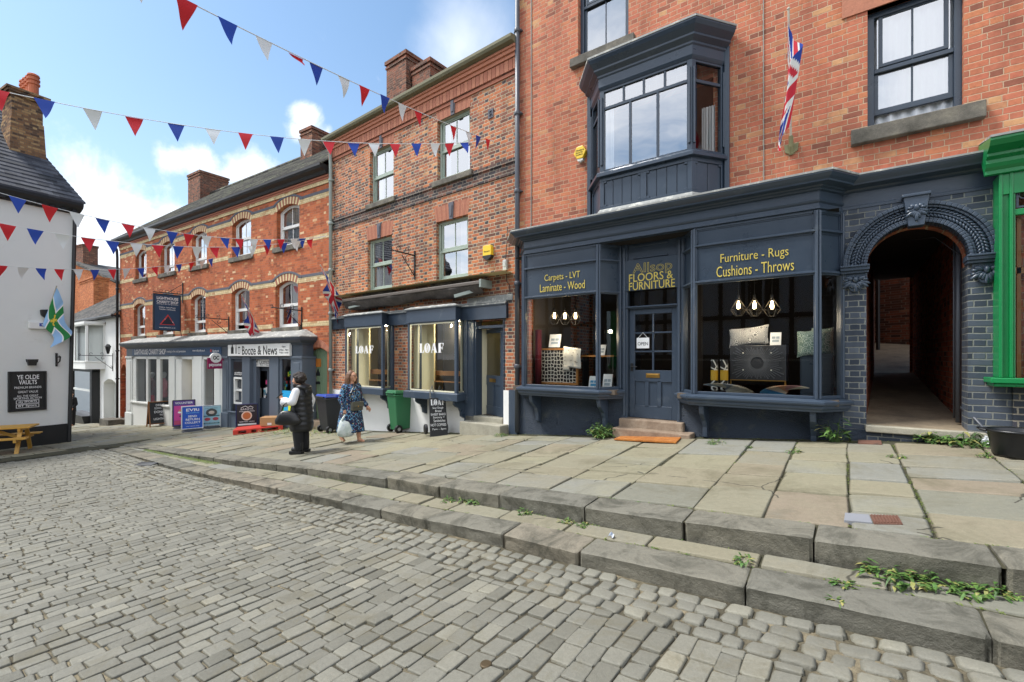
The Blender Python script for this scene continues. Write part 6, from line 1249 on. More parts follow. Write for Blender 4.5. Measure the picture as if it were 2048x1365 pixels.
# ------------------------------------------------------------------ flags on poles
def union(u, v):
    x, y = u*2, v
    if abs(x-1) < .11 or abs(y-.5) < .11: return 0
    if abs(x-1) < .18 or abs(y-.5) < .18: return 1
    d = min(abs(y-x/2), abs(y-(1-x/2)))
    if d < .045: return 0
    return 1 if d < .12 else 2
def cross_flag(u, v):
    r = math.hypot((u-.5)*1.6, v-.5)
    if r < .17: return 3 if int(math.degrees(math.atan2(v-.5, (u-.5)*1.6))/36) % 2 or r < .07 else 2
    if abs(u-.5) < .09 or abs(v-.5) < .14: return 2
    if abs(u-.5) < .12 or abs(v-.5) < .19: return 1
    return 0
def flag(label, base, tip, hoist, fly, fn, mats, name='flag', drop=(0, 0, -1), lat=.12, fold=9, finial=.03, back=.0, start=.03, wide=0.0, contract=.55):
    base, tip = Vector(base), Vector(tip); root = thing(name, label, 'flag', tuple(base)); T = tip-base; L = T.length; d = T/L
    m = MB(); m.tube([(0, 0, 0), T], .014, 8); m.ell(T, (finial*.7,)*3, 5); m.build('pole', color('flag_pole', 'b9b2a2', .5), root)
    dr = Vector(drop).normalized(); side = dr.cross(d)
    if side.length < .2: side = Vector((CS, SN, 0))
    side.normalize(); o2 = side.cross(dr).normalized()
    def f(u, v):
        s = L*(1-start)-hoist*v; k = u*fly
        q = d*s+dr*k*(1-back*v)
        gather = 1-.75*u
        w = math.sin(u*fold+v*2.2)*lat*u**.6+math.sin(u*fold*2.3+v*5)*lat*.35*u
        return q+side*(w+(v-.5)*wide*min(1, u*3))+o2*(math.cos(u*fold*1.1+v*3)*lat*.7*u**.6)-d*(u*(1-v-.5)*hoist*contract)
    m = MB(); m.grid(f, 60, 40, mfn=lambda u, v: fn(u, v)); m.build('cloth', mats, root, smooth=True)
    return root
UJ = [RED, WHT, BLU]
fx, fz_ = FA.at(1583, 296); p0 = FA.w(fx, -.06, fz_); yt = -.5; tipz = FA.z(1577, 18, yt); p1 = FA.w(FA.x(1577, yt), yt, tipz)
fl_ = flag('union flag hanging limp on a wall pole beside the dark blue oriel', p0, p1, 1.2, .62, union, UJ, lat=.10, fold=7, start=.05, wide=.13, contract=.12)
m = MB(); m.prism([(-.09, .05), (-.08, -.06), (0, -.11), (.08, -.06), (.09, .05), (.05, .04), (0, .07), (-.05, .04)], .03, .065); m.tube([(0, .05, -.1), (0, 0, 0), ((p1-p0)*.08)], .03, 8); m.build('bracket', color('mossy_plate', '7d7a58', .7, var=.2), fl_)
b_ = FL.w(FL.x(688), -.05, FL.z(688, 600)); x_ = FL.x(688); yo = out_to(FL, x_, 641); t_ = FL.w(x_, yo, FL.z(641, 531, yo))
flag('union flag on a pole slanting out by the bakery downpipe', b_, t_, 1.1, .75, union, UJ, lat=.12, fold=7, wide=.3, contract=.15)
x_ = FH.x(524); yo = out_to(FH, x_, 484); flag('union flag on a pole slanting out above the off licence sign', FH.w(x_, -.05, FH.z(524, 668)), FH.w(x_, yo, FH.z(484, 590, yo)), 1.35, .95, union, UJ, lat=.14, fold=7, wide=.35, contract=.15)
x_, z_ = FW.at(92, 634); yo = -.55; b_ = FW.w(x_, -.03, z_); t_ = FW.w(FW.x(113, yo), yo, FW.z(113, 573, yo))
flag('pale blue flag with a green cross and gold rose on the white pub wall', b_, t_, 1.0, 1.25, cross_flag, [color('flag_sky_blue', '8fb6dd', .8), WHT, color('flag_green', '1f7a3d', .8), color('flag_gold', 'd9b93a', .8)], lat=.14, fold=4, drop=(.05, .15, -1), wide=.42, contract=.4)
# ------------------------------------------------------------------ things fixed to the walls
def wallthing(F, name, label, cat, u, v, group=None):
    x, z = F.at(u, v); p = F.w(x, 0, z); return thing(name, label, cat, tuple(p), F.a, group), x, z
def pxm(F, u, v): return abs(F.x(u+1)-F.x(u)), abs(F.z(u, v)-F.z(u, v+1))
YEL = color('alarm_yellow', 'e8c22e', .4)
t, _, _ = wallthing(FA, 'alarm_box', 'yellow six sided alarm box beside the dark oriel', 'alarm', 1164, 309); m = MB(); m.prism([(-.135, .0), (-.07, .12), (.06, .125), (.125, .01), (.06, -.11), (-.06, -.11)][::-1], -.09, 0); bx = m.build('case', YEL, t, bevel=.012); m = MB(); m.prism([(-.06, -.11), (.06, -.11), (.05, -.15), (-.05, -.15)], -.08, -.01); m.lathe([(.02, -.17), (.02, -.14)], (0, -.05, 0), 10); m.build('strobe', M['white2'], t)
for s_, z_ in (('Modern', .045), ('Security', .0), ('Systems', -.04)): fitxz(s_, t, -.085, .085 if z_ > 0 else .06, z_-.015, z_+.018, -.092, M['inkb'])
t, _, _ = wallthing(FL, 'alarm_box', 'yellow bell box with black base on the bakery wall', 'alarm', 979, 506); m = MB(); m.prism([(-.11, .15), (.10, .15), (.12, .09), (.12, -.10), (.03, -.16), (-.03, -.16), (-.12, -.10), (-.12, .09)], -.09, 0); m.build('case', YEL, t, bevel=.012); m = MB(); m.prism([(-.121, -.07), (.121, -.07), (.121, -.11), (.03, -.17), (-.03, -.17), (-.121, -.11)], -.095, 0); m.build('strobe', M['black'], t); fitxz('Secure', t, -.08, .08, .0, .035, -.092, M['inkb'])
t, _, _ = wallthing(FL, 'junction_box', 'small grey electrical box with cables beside the downpipe', 'box', 1013, 531); m = MB(); m.box(-.05, .05, -.07, 0, -.11, .11); m.box(-.03, .03, -.08, -.06, -.04, .08); m.build('case', color('pale_grey_plastic', 'b9bcb8', .5), t, bevel=.008); m = MB(); m.tube([(.02, -.03, -.1), (.03, -.03, -.35), (.10, -.03, -.42), (.12, -.03, -.6)], .008, 6); m.tube([(.0, -.03, .1), (.04, -.03, .5), (.05, -.03, .8)], .008, 6); m.build('cable', M['black'], t)
def scroll_bracket(t, L=.75, h=.55):
    m = MB(); m.box(-.02, .02, -.025, 0, -h, .12); m.build('back_plate', M['blackm'], t); m = MB(); m.tube([(0, 0, 0), (0, -L, .02)], .018, 6); m.tube([(0, -.02, -h*.85), (0, -L*.55, -.05)], .012, 6)
    def spiral(cx, cz, r, a0, turn, s=1): return [(0, cx+s*r*(1-.75*k/18)*math.cos(a0+turn*k/18), cz+r*(1-.75*k/18)*math.sin(a0+turn*k/18)) for k in range(19)]
    for cx, cz, r, a, tr in ((-L*.35, .1, .09, -1.6, 5.5), (-L*.65, .1, .09, -1.6, -5.5), (-L*.3, -.12, .09, 1.6, 5.5), (-.1, -h*.75, .08, 1.6, -5.5), (-L, .06, .06, -1.6, 5)): m.tube(spiral(cx, cz, r, a, tr), .009, 5)
    m.build('scrollwork', M['blackm'], t, smooth=True)
for F, lab, u, v, L in ((FH, 'black iron scroll bracket without a sign between the charity shop sign and the middle window', 458, 640, 1.1), (FH, 'black iron scroll bracket without a sign beside the right hand first floor window', 604, 622, 1.0), (FL, 'black iron scroll bracket without a sign between the bakery windows', 830, 512, .75)):
    t, _, _ = wallthing(F, 'sign_bracket', lab, 'bracket', u, v, 'empty iron sign brackets'); scroll_bracket(t, L, .6)
t, _, _ = wallthing(FG, 'street_lantern', 'small black lantern bracket on the white cottage', 'lantern', 226, 712); scroll_bracket(t, 1.3, .8); m = MB(); m.lathe([(.05, 0), (.12, .35), (.14, .37), (.05, .5)], (0, -.2, .1), 6); m.build('lamp_head', M['blackm'], t)
# hanging shop sign
x_ = FH.x(366); y0_ = out_to(FH, x_, 306); y1_ = out_to(FH, x_, 361); zt_, zb_ = FH.z(335, 589, (y0_+y1_)/2), FH.z(335, 662, (y0_+y1_)/2)
HS = thing('hanging_sign', 'tall navy charity shop sign hanging from an iron bracket over the shopfront', 'sign', tuple(FH.w(x_, 0, 0)), FH.a)
m = MB(); m.box(-.03, .03, y0_, y1_, zb_, zt_); m.build('board', color('sign_navy', '24425f', .45), HS); m = MB(); m.ring(outline(y0_, y1_, zb_, zt_), outline(y0_, y1_, zb_, zt_, 0, .03), -.04, .04); m.v = [(-v[1], v[0], v[2]) for v in m.v]; m.build('frame', M['black'], HS)
m = MB(); m.tube([(0, 0, zt_+.06), (0, y0_, zt_+.05)], .02, 6); m.tube([(0, 0, zt_+.5), (0, y0_*.5, zt_+.08)], .012, 6); m.box(-.02, .02, -.03, 0, zt_-.3, zt_+.55); m.tube([(0, 0, zb_-.5), (0, y1_, zb_+.02)], .012, 6)
for k in range(4): m.tube([(0, y0_*(.15+.2*k)+.06*math.cos(a/3), zt_+.12+.05*math.sin(a/3)) for a in range(18)], .008, 4)
m.build('bracket', M['blackm'], HS)
def signtext(body, parent, v0, v1, a, b, mat=None, off=0.0):
    """on the face that looks up the street (+x); a,b fractions across from the outer edge"""
    zt = zt_-(zt_-zb_)*v0; zb = zt_-(zt_-zb_)*v1; W_ = y1_-y0_
    return fitxz(body, parent, -W_*(b-a)/2, W_*(b-a)/2, zb, zt, 0, mat or M['inkw'], rot=(R(90), 0, R(90)), loc=(.033, y0_+W_*(a+b)/2, (zt+zb)/2), off=off)
signtext('LiGHTHOUSE', HS, .08, .155, .12, .9, off=.006); signtext('CHARITY SHOP', HS, .18, .255, .12, .9, off=.003); signtext('amazing in the soul generation', HS, .265, .295, .12, .9); signtext('Children, Young People', HS, .345, .39, .2, .8); signtext('Families, Community', HS, .40, .445, .22, .8)
m = MB(); W_ = y1_-y0_; hh = zt_-zb_
tri = lambda a, b, c, mi, e: m.add([(e, y0_+W_*p[0], zt_-hh*p[1]) for p in (a, b, c)]+[(.02, y0_+W_*p[0], zt_-hh*p[1]) for p in (a, b, c)], [(0, 1, 2), (0, 3, 4, 1), (1, 4, 5, 2), (2, 5, 3, 0)], mi)
tri((.22, .84), (.78, .84), (.52, .55), 0, .034); tri((.28, .825), (.74, .825), (.53, .60), 1, .036); m.build('emblem', [color('emblem_red', 'c23a3a', .5), color('emblem_dark', '1b2233', .5)], HS)
signtext('Valley', HS, .67, .73, .4, .62); signtext('CiDS', HS, .745, .82, .34, .72, off=.008); signtext('www.valleycids.co.uk', HS, .90, .935, .2, .8)
# payzone flag sign
x_ = FH.x(445, -.42); y0_ = out_to(FH, x_, 415)-.0; y1_ = out_to(FH, x_, 444); zt_, zb_ = FH.z(430, 716, (y0_+y1_)/2), FH.z(430, 738, (y0_+y1_)/2)
PZ = thing('projecting_sign', 'purple sign reading payzone with a round white badge between the two shops', 'sign', tuple(FH.w(x_, 0, 0)), FH.a)
m = MB(); m.box(-.03, .03, y0_, y1_, zb_, zt_); m.box(-.02, .02, y1_, .0, zt_-.1, zt_-.05); m.build('board', color('plum_sign', '8c1d50', .4), PZ)
m = MB(); yc_ = (y0_+y1_)/2+.02; rr_ = (y1_-y0_)*.38; m.ring(*[[(yc_+r_*math.cos(2*math.pi*k/20), zt_+.0+r_*math.sin(2*math.pi*k/20)) for k in range(20)] for r_ in (rr_, .01)], -.045, .045); m.v = [(-v[1], v[0], v[2]) for v in m.v]; m.build('badge', M['white'], PZ)
signtext('payzone', PZ, .55, .85, .08, .92, off=.008); fitxz('OC', PZ, -rr_*.55, rr_*.55, -rr_*.4, rr_*.4, 0, M['inkb'], rot=(R(90), 0, R(90)), loc=(.048, yc_, zt_), off=.012)
# pub wall fittings
def fwp(u, v): x, z = FW.at(u, v); return FW.w(x, 0, z)
PS = thing('pub_sign', 'black framed board reading ye olde vaults on the white wall', 'sign', tuple(fwp(54, 782)), FW.a); sx0, sx1 = FW.x(15)-FW.x(54), FW.x(92)-FW.x(54); sz0, sz1 = FW.z(54, 822)-FW.z(54, 782), FW.z(54, 743)-FW.z(54, 782)
m = MB(); m.box(sx0+.03, sx1-.03, -.04, 0, sz0+.03, sz1-.03); m.build('board', color('board_black', '17181a', .5), PS); m = MB(); m.ring(outline(sx0, sx1, sz0, sz1), outline(sx0, sx1, sz0, sz1, 0, .05), -.07, 0); m.build('frame', M['black'], PS, bevel=.01)
for s_, f0, f1, a_, b_ in (('YE OLDE', .09, .20, .22, .8), ('VAULTS', .22, .33, .27, .74), ('PREMIUM BRANDS', .38, .435, .16, .86), ('GREAT VALUE', .49, .545, .25, .77), ('ALL THE GREAT', .595, .645, .22, .78), ('SPORTING ACTION', .655, .705, .14, .87)): W_ = sx1-sx0; H_ = sz1-sz0; fitxz(s_, PS, sx0+W_*a_, sx0+W_*b_, sz1-H_*f1, sz1-H_*f0, -.043, M['inkw'], off=.004 if f0 < .3 else 0)
for s_, f0, f1 in (('sky SPORTS', .74, .80), ('BT Sport', .845, .905)):
    m = MB(); m.ring(outline(sx0+W_*.2, sx0+W_*.8, sz1-H_*(f1+.015), sz1-H_*(f0-.015)), outline(sx0+W_*.2, sx0+W_*.8, sz1-H_*(f1+.015), sz1-H_*(f0-.015), 0, .012), -.044, -.038); m.build('logo_border', M['inkw'], PS); fitxz(s_, PS, sx0+W_*.26, sx0+W_*.74, sz1-H_*f1, sz1-H_*f0, -.044, M['inkw'], off=.004)
t = thing('wall_box', 'white wall box lettered tsi beside the flag', 'box', tuple(fwp(78, 652)), FW.a); m = MB(); m.box(-.26, .26, -.10, 0, -.11, .12); m.build('case', M['white'], t, bevel=.02); m = MB(); m.box(-.02, .22, -.106, -.09, -.02, .08); m.build('label_plate', color('badge_blue', '35479a', .5), t); fitxz('tsi', t, .02, .19, -.0, .07, -.108, M['inkw'], off=.004)
t = thing('wall_lamp', 'small black lamp above the pub board', 'lamp', tuple(fwp(60, 724)), FW.a); m = MB(); m.box(-.03, .03, -.15, 0, -.02, .03); m.prism([(-.11, -.02), (.11, -.02), (.13, .08), (-.13, .08)], -.25, -.1); m.prism([(-.09, -.12), (.09, -.12), (.1, -.02), (-.1, -.02)], -.22, -.12); m.build('housing', M['black'], t)
t = thing('wall_lamp', 'black shield shaped lantern at the foot of the green cross flag pole', 'lamp', tuple(fwp(89, 628)), FW.a); m = MB(); m.prism([(-.12, .12), (.1, .14), (.1, -.05), (.0, -.15), (-.1, -.05)], -.12, 0); m.build('housing', M['black'], t, bevel=.02)
t = thing('iron_hook', 'black iron hook at the pub corner', 'hook', tuple(fwp(112, 720)), FW.a); m = MB(); m.box(-.02, .03, -.04, 0, -.22, .22); m.tube([(0, -.03, -.15), (0, -.3, -.05), (0, -.35, .1), (0, -.25, .12)], .02, 6); m.tube([(0, -.03, .1), (0, -.3, .08)], .015, 6); m.build('bracket', M['black'], t)
# ------------------------------------------------------------------ street furniture
def place(name, label, cat, u, v, rz=None, group=None, extra=0.0):
    p = on_ground(u, v); r = face_cam(p, extra) if rz is None else rz
    t = thing(name, label, cat, tuple(p), r, group); t['_t'] = float(-SN*p.x+CS*p.y); return t, t['_t']
def ht(t, v, vb): return (vb-v)/FPX*t
def wheelie(t, body, lid, w=.50, d=.62, h=1.0):
    m = MB(); m.hexa([(-w*.40, -d*.36, .10), (w*.40, -d*.36, .10), (w*.40, d*.34, .06), (-w*.40, d*.34, .06), (-w*.5, -d*.5, h*.90), (w*.5, -d*.5, h*.90), (w*.5, d*.5, h*.90), (-w*.5, d*.5, h*.90)]); m.box(-w*.53, w*.53, -d*.53, d*.53, h*.86, h*.91); m.box(-w*.12, w*.12, -d*.47, -d*.40, h*.3, h*.58)
    b = m.build('body', body, t, bevel=.02)
    m = MB(); m.hexa([(-w*.55, -d*.58, h*.91), (w*.55, -d*.58, h*.91), (w*.55, d*.52, h*.93), (-w*.55, d*.52, h*.93), (-w*.48, -d*.48, h*.965), (w*.48, -d*.48, h*.965), (w*.48, d*.48, h*1.0), (-w*.48, d*.48, h*1.0)]); m.build('lid', lid, t, bevel=.015)
    m = MB(); m.tube([(-w*.4, d*.56, h*.94), (w*.4, d*.56, h*.94)], .018, 8); m.tube([(-w*.35, d*.45, h*.93), (-w*.35, d*.57, h*.94)], .015, 6); m.tube([(w*.35, d*.45, h*.93), (w*.35, d*.57, h*.94)], .015, 6); m.build('handle', body, t)
    for s in (-1, 1):
        m = MB(); m.lathe([(.06, -.03), (.10, -.03), (.105, -.02), (.105, .02), (.10, .03), (.06, .03)], n=18); m.v = [(v[2]+s*w*.44, v[1]+d*.30, v[0]+.105) for v in m.v]; m.build('wheel', M['blackg'], t); m = MB(); m.lathe([(.045, -.036), (.045, .036)], n=12); m.v = [(v[2]+s*w*.44, v[1]+d*.30, v[0]+.105) for v in m.v]; m.build('hub', color('bin_hub', '8a8d8a', .5), t.children[-1])
    m = MB(); m.tube([(-w*.4, d*.3, .105), (w*.4, d*.3, .105)], .02, 8); m.build('axle', color('bin_axle', '9a9d9a', .4), t)
t, tt = place('wheeled_bin', 'black wheeled bin with a blue lid by the green plank door', 'bin', 664, 864, R(175)); wheelie(t, color('bin_charcoal', '26282c', .45), color('bin_blue', '1f3f9c', .4), .56, .66, ht(tt, 788, 864))
t, tt = place('wheeled_bin', 'green wheeled bin standing between the bakery windows', 'bin', 801, 864, R(168)); wheelie(t, color('bin_green', '2c6b45', .45), M['bin_green'], .46, .54, ht(tt, 780, 864))
# bakery board on a sack truck
t, tt = place('chalkboard_sign', 'tall bakery chalkboard standing on a wheeled sack truck', 'sign', 876, 871, None, None, R(14)); W_ = 36/FPX*tt; H_ = ht(tt, 797, 871)
m = MB(); m.hexa([(-W_/2, -.12, 0), (W_/2, -.12, 0), (W_/2, -.08, 0), (-W_/2, -.08, 0), (-W_*.46, .05, H_), (W_*.46, .05, H_), (W_*.46, .09, H_), (-W_*.46, .09, H_)]); bd = m.build('board', color('chalk_black', '2a2b2d', .8, var=.15), t)
m = MB()
for s in (-1, 1): m.tube([(s*W_*.33, .16, .1), (s*W_*.33, .16, H_), (s*W_*.35, .18, H_+.15), (s*W_*.22, .2, H_+.27), (s*W_*.14, .19, H_+.12)], .016, 8)
m.tube([(-W_*.33, .16, .3), (W_*.33, .16, .3)], .014, 6); m.build('frame', color('truck_grey', '8b8b86', .4, metal=.5), t)
for s in (-1, 1): m = MB(); m.lathe([(.03, -.03), (.11, -.03), (.12, 0), (.11, .03), (.03, .03)], n=16); m.v = [(v[2]+s*(W_*.5+.03), v[1]+.2, v[0]+.12) for v in m.v]; m.build('wheel', M['blackg'], t)
tl = R(90)-math.atan2(.17, H_)
def chalk(body, parent, x0, x1, z0, z1, k=1, off=0.0):
    o = fitxz(body, parent, x0, x1, -(z1-z0)/2, (z1-z0)/2, 0, M['inkw'], rot=(tl, 0, 0), loc=((x0+x1)/2, -.124+.17*((z0+z1)/2)/H_, (z0+z1)/2), off=off); return o
lf = loaf_letters(bd, -W_*.40, -.06, W_*.82, .13, 0, M['inkw']); lf.location = (0, -.126+.17*.88, H_*.885); lf.rotation_euler = (tl-R(90), 0, 0)
for s_, f0, f1, a_, b_ in (('Sour Dough', .70, .77, -.3, .3), ('Bread', .63, .69, -.16, .18), ('SWEET BAKES', .54, .60, -.42, .42), ('Savoury +', .45, .52, -.3, .34), ('Sandwiches', .37, .44, -.28, .38), ('HOT COFFEES', .26, .33, -.45, .42), ('7am - 3pm', .15, .21, -.38, .4)): chalk(s_, bd, W_*a_, W_*b_, H_*f0, H_*f1)
# pavement signs by the shops
def aboard(t, W_, H_, frame, panel, round_=.0, spread=.22, legs=True):
    k = spread
    m = MB(); P = lambda x, f, o=0: (x, -k*(1-f)-o, H_*f)
    for s in (-1, 1):
        m.bar((s*W_/2, -k, 0), (s*W_/2, 0, H_), .045, .03, up=(0, 1, 0)); m.bar((s*W_/2, k, 0), (s*W_/2, 0, H_), .045, .03, up=(0, 1, 0))
    m.bar(P(-W_/2, .97), P(W_/2, .97), .05, .03); m.bar(P(-W_/2, .14), P(W_/2, .14), .05, .03); m.bar((-W_/2, k*.9, H_*.1), (W_/2, k*.9, H_*.1), .05, .03); m.build('frame', frame, t, bevel=.006)
    m = MB(); m.hexa([P(-W_/2+.02, .14, .0), P(W_/2-.02, .14, .0), P(W_/2-.02, .14, -.015), P(-W_/2+.02, .14, -.015), P(-W_/2+.02, .96, 0), P(W_/2-.02, .96, 0), P(W_/2-.02, .96, -.015), P(-W_/2+.02, .96, -.015)]); m.hexa([(-W_/2+.02, k*.9, H_*.1), (W_/2-.02, k*.9, H_*.1), (W_/2-.02, k*.9+.01, H_*.1), (-W_/2+.02, k*.9+.01, H_*.1), (-W_/2+.02, .02, H_*.96), (W_/2-.02, .02, H_*.96), (W_/2-.02, .03, H_*.96), (-W_/2+.02, .03, H_*.96)]); return m.build('panel', panel, t)
def tilttext(body, parent, x0, x1, f0, f1, H_, k, mat, off=0.0, push=.006):
    z0, z1 = H_*f0, H_*f1; c = math.atan2(k, H_)
    return fitxz(body, parent, x0, x1, -(z1-z0)/2, (z1-z0)/2, 0, mat, rot=(R(90)-c, 0, 0), loc=((x0+x1)/2, -k*(1-(f0+f1)/2)-push, (z0+z1)/2), off=off)
t, tt = place('chalkboard_sign', 'wooden framed folding chalkboard asking people to drive down to donate', 'sign', 322, 853, None, None, R(12)); W_, H_ = 40/FPX*tt, ht(tt, 802, 853); p_ = aboard(t, W_, H_, color('aboard_wood', '8a5a30', .6, var=.15), M['chalk_black'], spread=.30)
for s_, f0, f1, a_, b_ in (('DRIVE', .80, .88, -.22, .12), ('DOWN TO', .69, .76, -.28, .14), ('DONATE', .54, .63, -.3, .24), ('TO', .44, .50, -.1, .04), ('LIGHTHOUSE', .28, .36, -.34, .38)): tilttext(s_, p_, W_*a_, W_*b_, f0, f1, H_, .30, M['inkw'])
def pavsign(t, W_, H_, frame, panel, foot=True, corner=.06):
    m = MB(); o_ = outline(-W_/2, W_/2, .10, H_); i_ = outline(-W_/2, W_/2, .10, H_, 0, .035); m.ring(o_, i_, -.025, .025); m.build('frame', frame, t, bevel=.018)
    m = MB(); m.box(-W_/2+.02, W_/2-.02, -.015, .015, .12, H_-.02); p = m.build('panel', panel, t)
    m = MB(); m.hexa([(-W_*.48, -.22, 0), (W_*.48, -.22, 0), (W_*.48, .22, 0), (-W_*.48, .22, 0), (-W_*.42, -.08, .09), (W_*.42, -.08, .09), (W_*.42, .08, .09), (-W_*.42, .08, .09)]); m.tube([(-W_*.2, 0, .05), (-W_*.2, 0, .14)], .02); m.tube([(W_*.2, 0, .05), (W_*.2, 0, .14)], .02); m.build('foot', color('sign_foot', '3f4144', .6), t, bevel=.01); return p
def flat(body, parent, x0, x1, z0, z1, mat, y=-.018, off=0.0): return fitxz(body, parent, x0, x1, z0, z1, y, mat, off=off)
t, tt = place('poster_stand', 'pink volunteer poster in a black stand beside the chalkboard', 'sign', 368, 858, None, None, R(4)); W_, H_ = 38/FPX*tt, ht(tt, 800, 858); p_ = pavsign(t, W_, H_, M['blackg'], color('poster_purple', '5a3f86', .4)); flat('VOLUNTEER', p_, -W_*.38, W_*.38, H_*.86, H_*.93, M['inkw'], off=.004)
m = MB(); m.box(-W_*.42, W_*.42, -.020, -.012, H_*.30, H_*.80, 0); m.box(-W_*.42, W_*.42, -.020, -.012, H_*.16, H_*.29, 1); rn = random.Random(3)
for k in range(14): a_ = rn.random()*6.28; r_ = rn.random()*W_*.25; m.ell((r_*math.cos(a_), -.02, H_*.55+r_*1.0*math.sin(a_)), (.045, .004, .035), 4, rn.randrange(2, 5))
m.build('artwork', [color('poster_pink', 'c8458f', .4), color('poster_rose', 'b8466a', .4), color('poster_orange', 'd98a3a', .4), M['inkw'], color('poster_dark', '3a2350', .4)], p_)
t, tt = place('pavement_sign', 'bright blue parcel shop pavement sign in a white frame', 'sign', 385, 864, None, None, R(6)); W_, H_ = 37/FPX*tt, ht(tt, 812, 864); p_ = pavsign(t, W_, H_, color('sign_silver', 'd6d9dc', .35), color('parcel_blue', '1f57c0', .4))
for s_, f0, f1, a_, b_ in (('EVRi', .79, .90, -.28, .30), ('ParcelShop', .70, .76, -.28, .30), ('SEND', .56, .64, -.2, .2), ('RETURN', .44, .52, -.3, .32), ('COLLECT', .32, .40, -.34, .36), ('Your nearest shop', .2, .24, -.3, .3)): flat(s_, p_, W_*a_, W_*b_, H_*f0, H_*f1, M['inkw'] if f0 != .70 else color('parcel_pale', '6db0ea', .4), off=.006 if f0 > .3 else 0)
t, tt = place('pavement_sign', 'pale blue ice cream pavement sign with photographs', 'sign', 423, 858, None, None, R(6)); W_, H_ = 34/FPX*tt, ht(tt, 811, 858); p_ = pavsign(t, W_, H_, color('sign_grey', '9aa5ab', .35), color('ice_blue', '9cc4cf', .4))
m = MB(); m.lathe([(0, -.004), (W_*.28, -.004), (W_*.28, .004), (0, .004)], n=20); m.v = [(v[0], v[2]-.018, v[1]*.8+H_*.70) for v in m.v]; m.box(-W_*.4, W_*.4, -.022, -.014, H_*.53, H_*.57, 1); m.box(-W_*.4, W_*.4, -.022, -.014, H_*.22, H_*.27, 1); b0_ = len(m.v)
for s in (-.2, .2): m.ell((W_*s, -.018, H_*.42), (W_*.15, .005, H_*.07), 6, 2)
m.ell((0, -.022, H_*.70), (W_*.15, .006, H_*.07), 6, 3); m.build('artwork', [color('photo_dark', '4a4c4a', .5), color('teal_band', '2f6f78', .5), color('berry_red', 'b5434f', .5), color('ice_cream', 'cfc0b0', .5)], p_); flat('ICE CREAM', p_, -W_*.3, W_*.3, H_*.235, H_*.26, M['inkw'], -.024); flat('Fresh local dairy', p_, -W_*.3, W_*.3, H_*.86, H_*.90, M['ink'])
t, tt = place('pavement_sign', 'dark navy coffee pavement sign standing on the red pallet', 'sign', 494, 861, None, None, R(4)); W_, H_ = 39/FPX*tt, ht(tt, 808, 861); t.location.z += .0; p_ = pavsign(t, W_, H_, color('sign_navyframe', '1f2a55', .35), color('coffee_black', '1b1d26', .4))
m = MB(); m.ring(*[[(W_*r_*math.cos(2*math.pi*k/20)-.01, H_*.55+W_*r_*math.sin(2*math.pi*k/20)) for k in range(20)] for r_ in (.24, .18)], -.022, -.014, 0); m.lathe([(0, -.003), (W_*.18, -.003), (W_*.18, .003), (0, .003)], n=18, m=1); k_ = 20*4
for i_ in range(len(m.v)-18*4, len(m.v)): v = m.v[i_]; m.v[i_] = (v[0]-.01, v[2]-.018, v[1]+H_*.55)
m.box(-W_*.4, W_*.42, -.022, -.014, H_*.20, H_*.26, 2); m.bar((-W_*.28, -.018, H_*.85), (-W_*.08, -.018, H_*.92), .004, .015, 2); m.bar((-W_*.08, -.018, H_*.92), (.03, -.018, H_*.86), .004, .015, 2); m.bar((.03, -.018, H_*.86), (W_*.15, -.018, H_*.91), .004, .015, 2); m.bar((W_*.15, -.018, H_*.91), (W_*.28, -.018, H_*.85), .004, .015, 2)
m.build('artwork', [color('cup_rim', 'e6cdb8', .4), color('coffee_orange', 'c2703a', .4), M['inkw']], p_)
for s_, f0, f1, a_, b_ in (('BARISTA', .77, .83, -.28, .28), ('FRESH COFFEE', .70, .74, -.34, .34), ('SERVED HERE', .31, .35, -.34, .34)): flat(s_, p_, W_*a_, W_*b_, H_*f0, H_*f1, M['inkw'])
# lottery discs
t, tt = place('lottery_stand', 'stack of round navy lottery discs on a stand outside the off licence', 'sign', 533, 850, None, None, R(4))
def disc(cx, cz, r, name='disc'):
    m = MB(); m.lathe([(0, -.04), (r*.94, -.04), (r, -.02), (r, .02), (r*.94, .04), (0, .04)], n=28); m.v = [(v[0]+cx, v[2], v[1]+cz) for v in m.v]; d_ = m.build(name, color('lotto_navy', '20318a', .35), t); m = MB(); m.lathe([(0, -.045), (r*.72, -.045), (r*.72, .0)], n=28); m.v = [(v[0]+cx, v[2], v[1]+cz) for v in m.v]; m.build('face', color('lotto_white', 'dfe6f0', .4), d_); return d_
s_ = tt/FPX
d_ = disc(-1*s_, (850-811)*s_, 15.5*s_); m = MB(); m.ell((-5*s_, -.048, 41*s_), (3*s_, .004, 2.5*s_), 5, 0); m.ell((2*s_, -.048, 43*s_), (2.6*s_, .004, 3*s_), 5, 0); m.ell((1*s_, -.048, 37*s_), (1.6*s_, .004, 1.6*s_), 5, 1); m.box(-7*s_, 5*s_, -.049, -.044, 31*s_, 32.5*s_, 2); m.build('emblem', [color('lotto_blue', '2f8fd0', .4), color('lotto_red', 'd0404a', .4), M['inkb']], d_)
d_ = disc(3*s_, (850-828.5)*s_, 13.5*s_); fitxz('PLAY', d_, -3.5*s_, 9*s_, 22.0*s_, 25.3*s_, -.048, M['inkb'], off=.008); fitxz('HERE', d_, -3.5*s_, 9*s_, 17.8*s_, 21*s_, -.048, M['inkb'], off=.008); disc(-7*s_, (850-840)*s_, 8.5*s_); m = MB(); m.box(-8*s_, 8*s_, -.12, .12, 0, .03); m.box(-.03, .03, -.0, .05, .03, 20*s_); m.build('stand', M['blackg'], t)
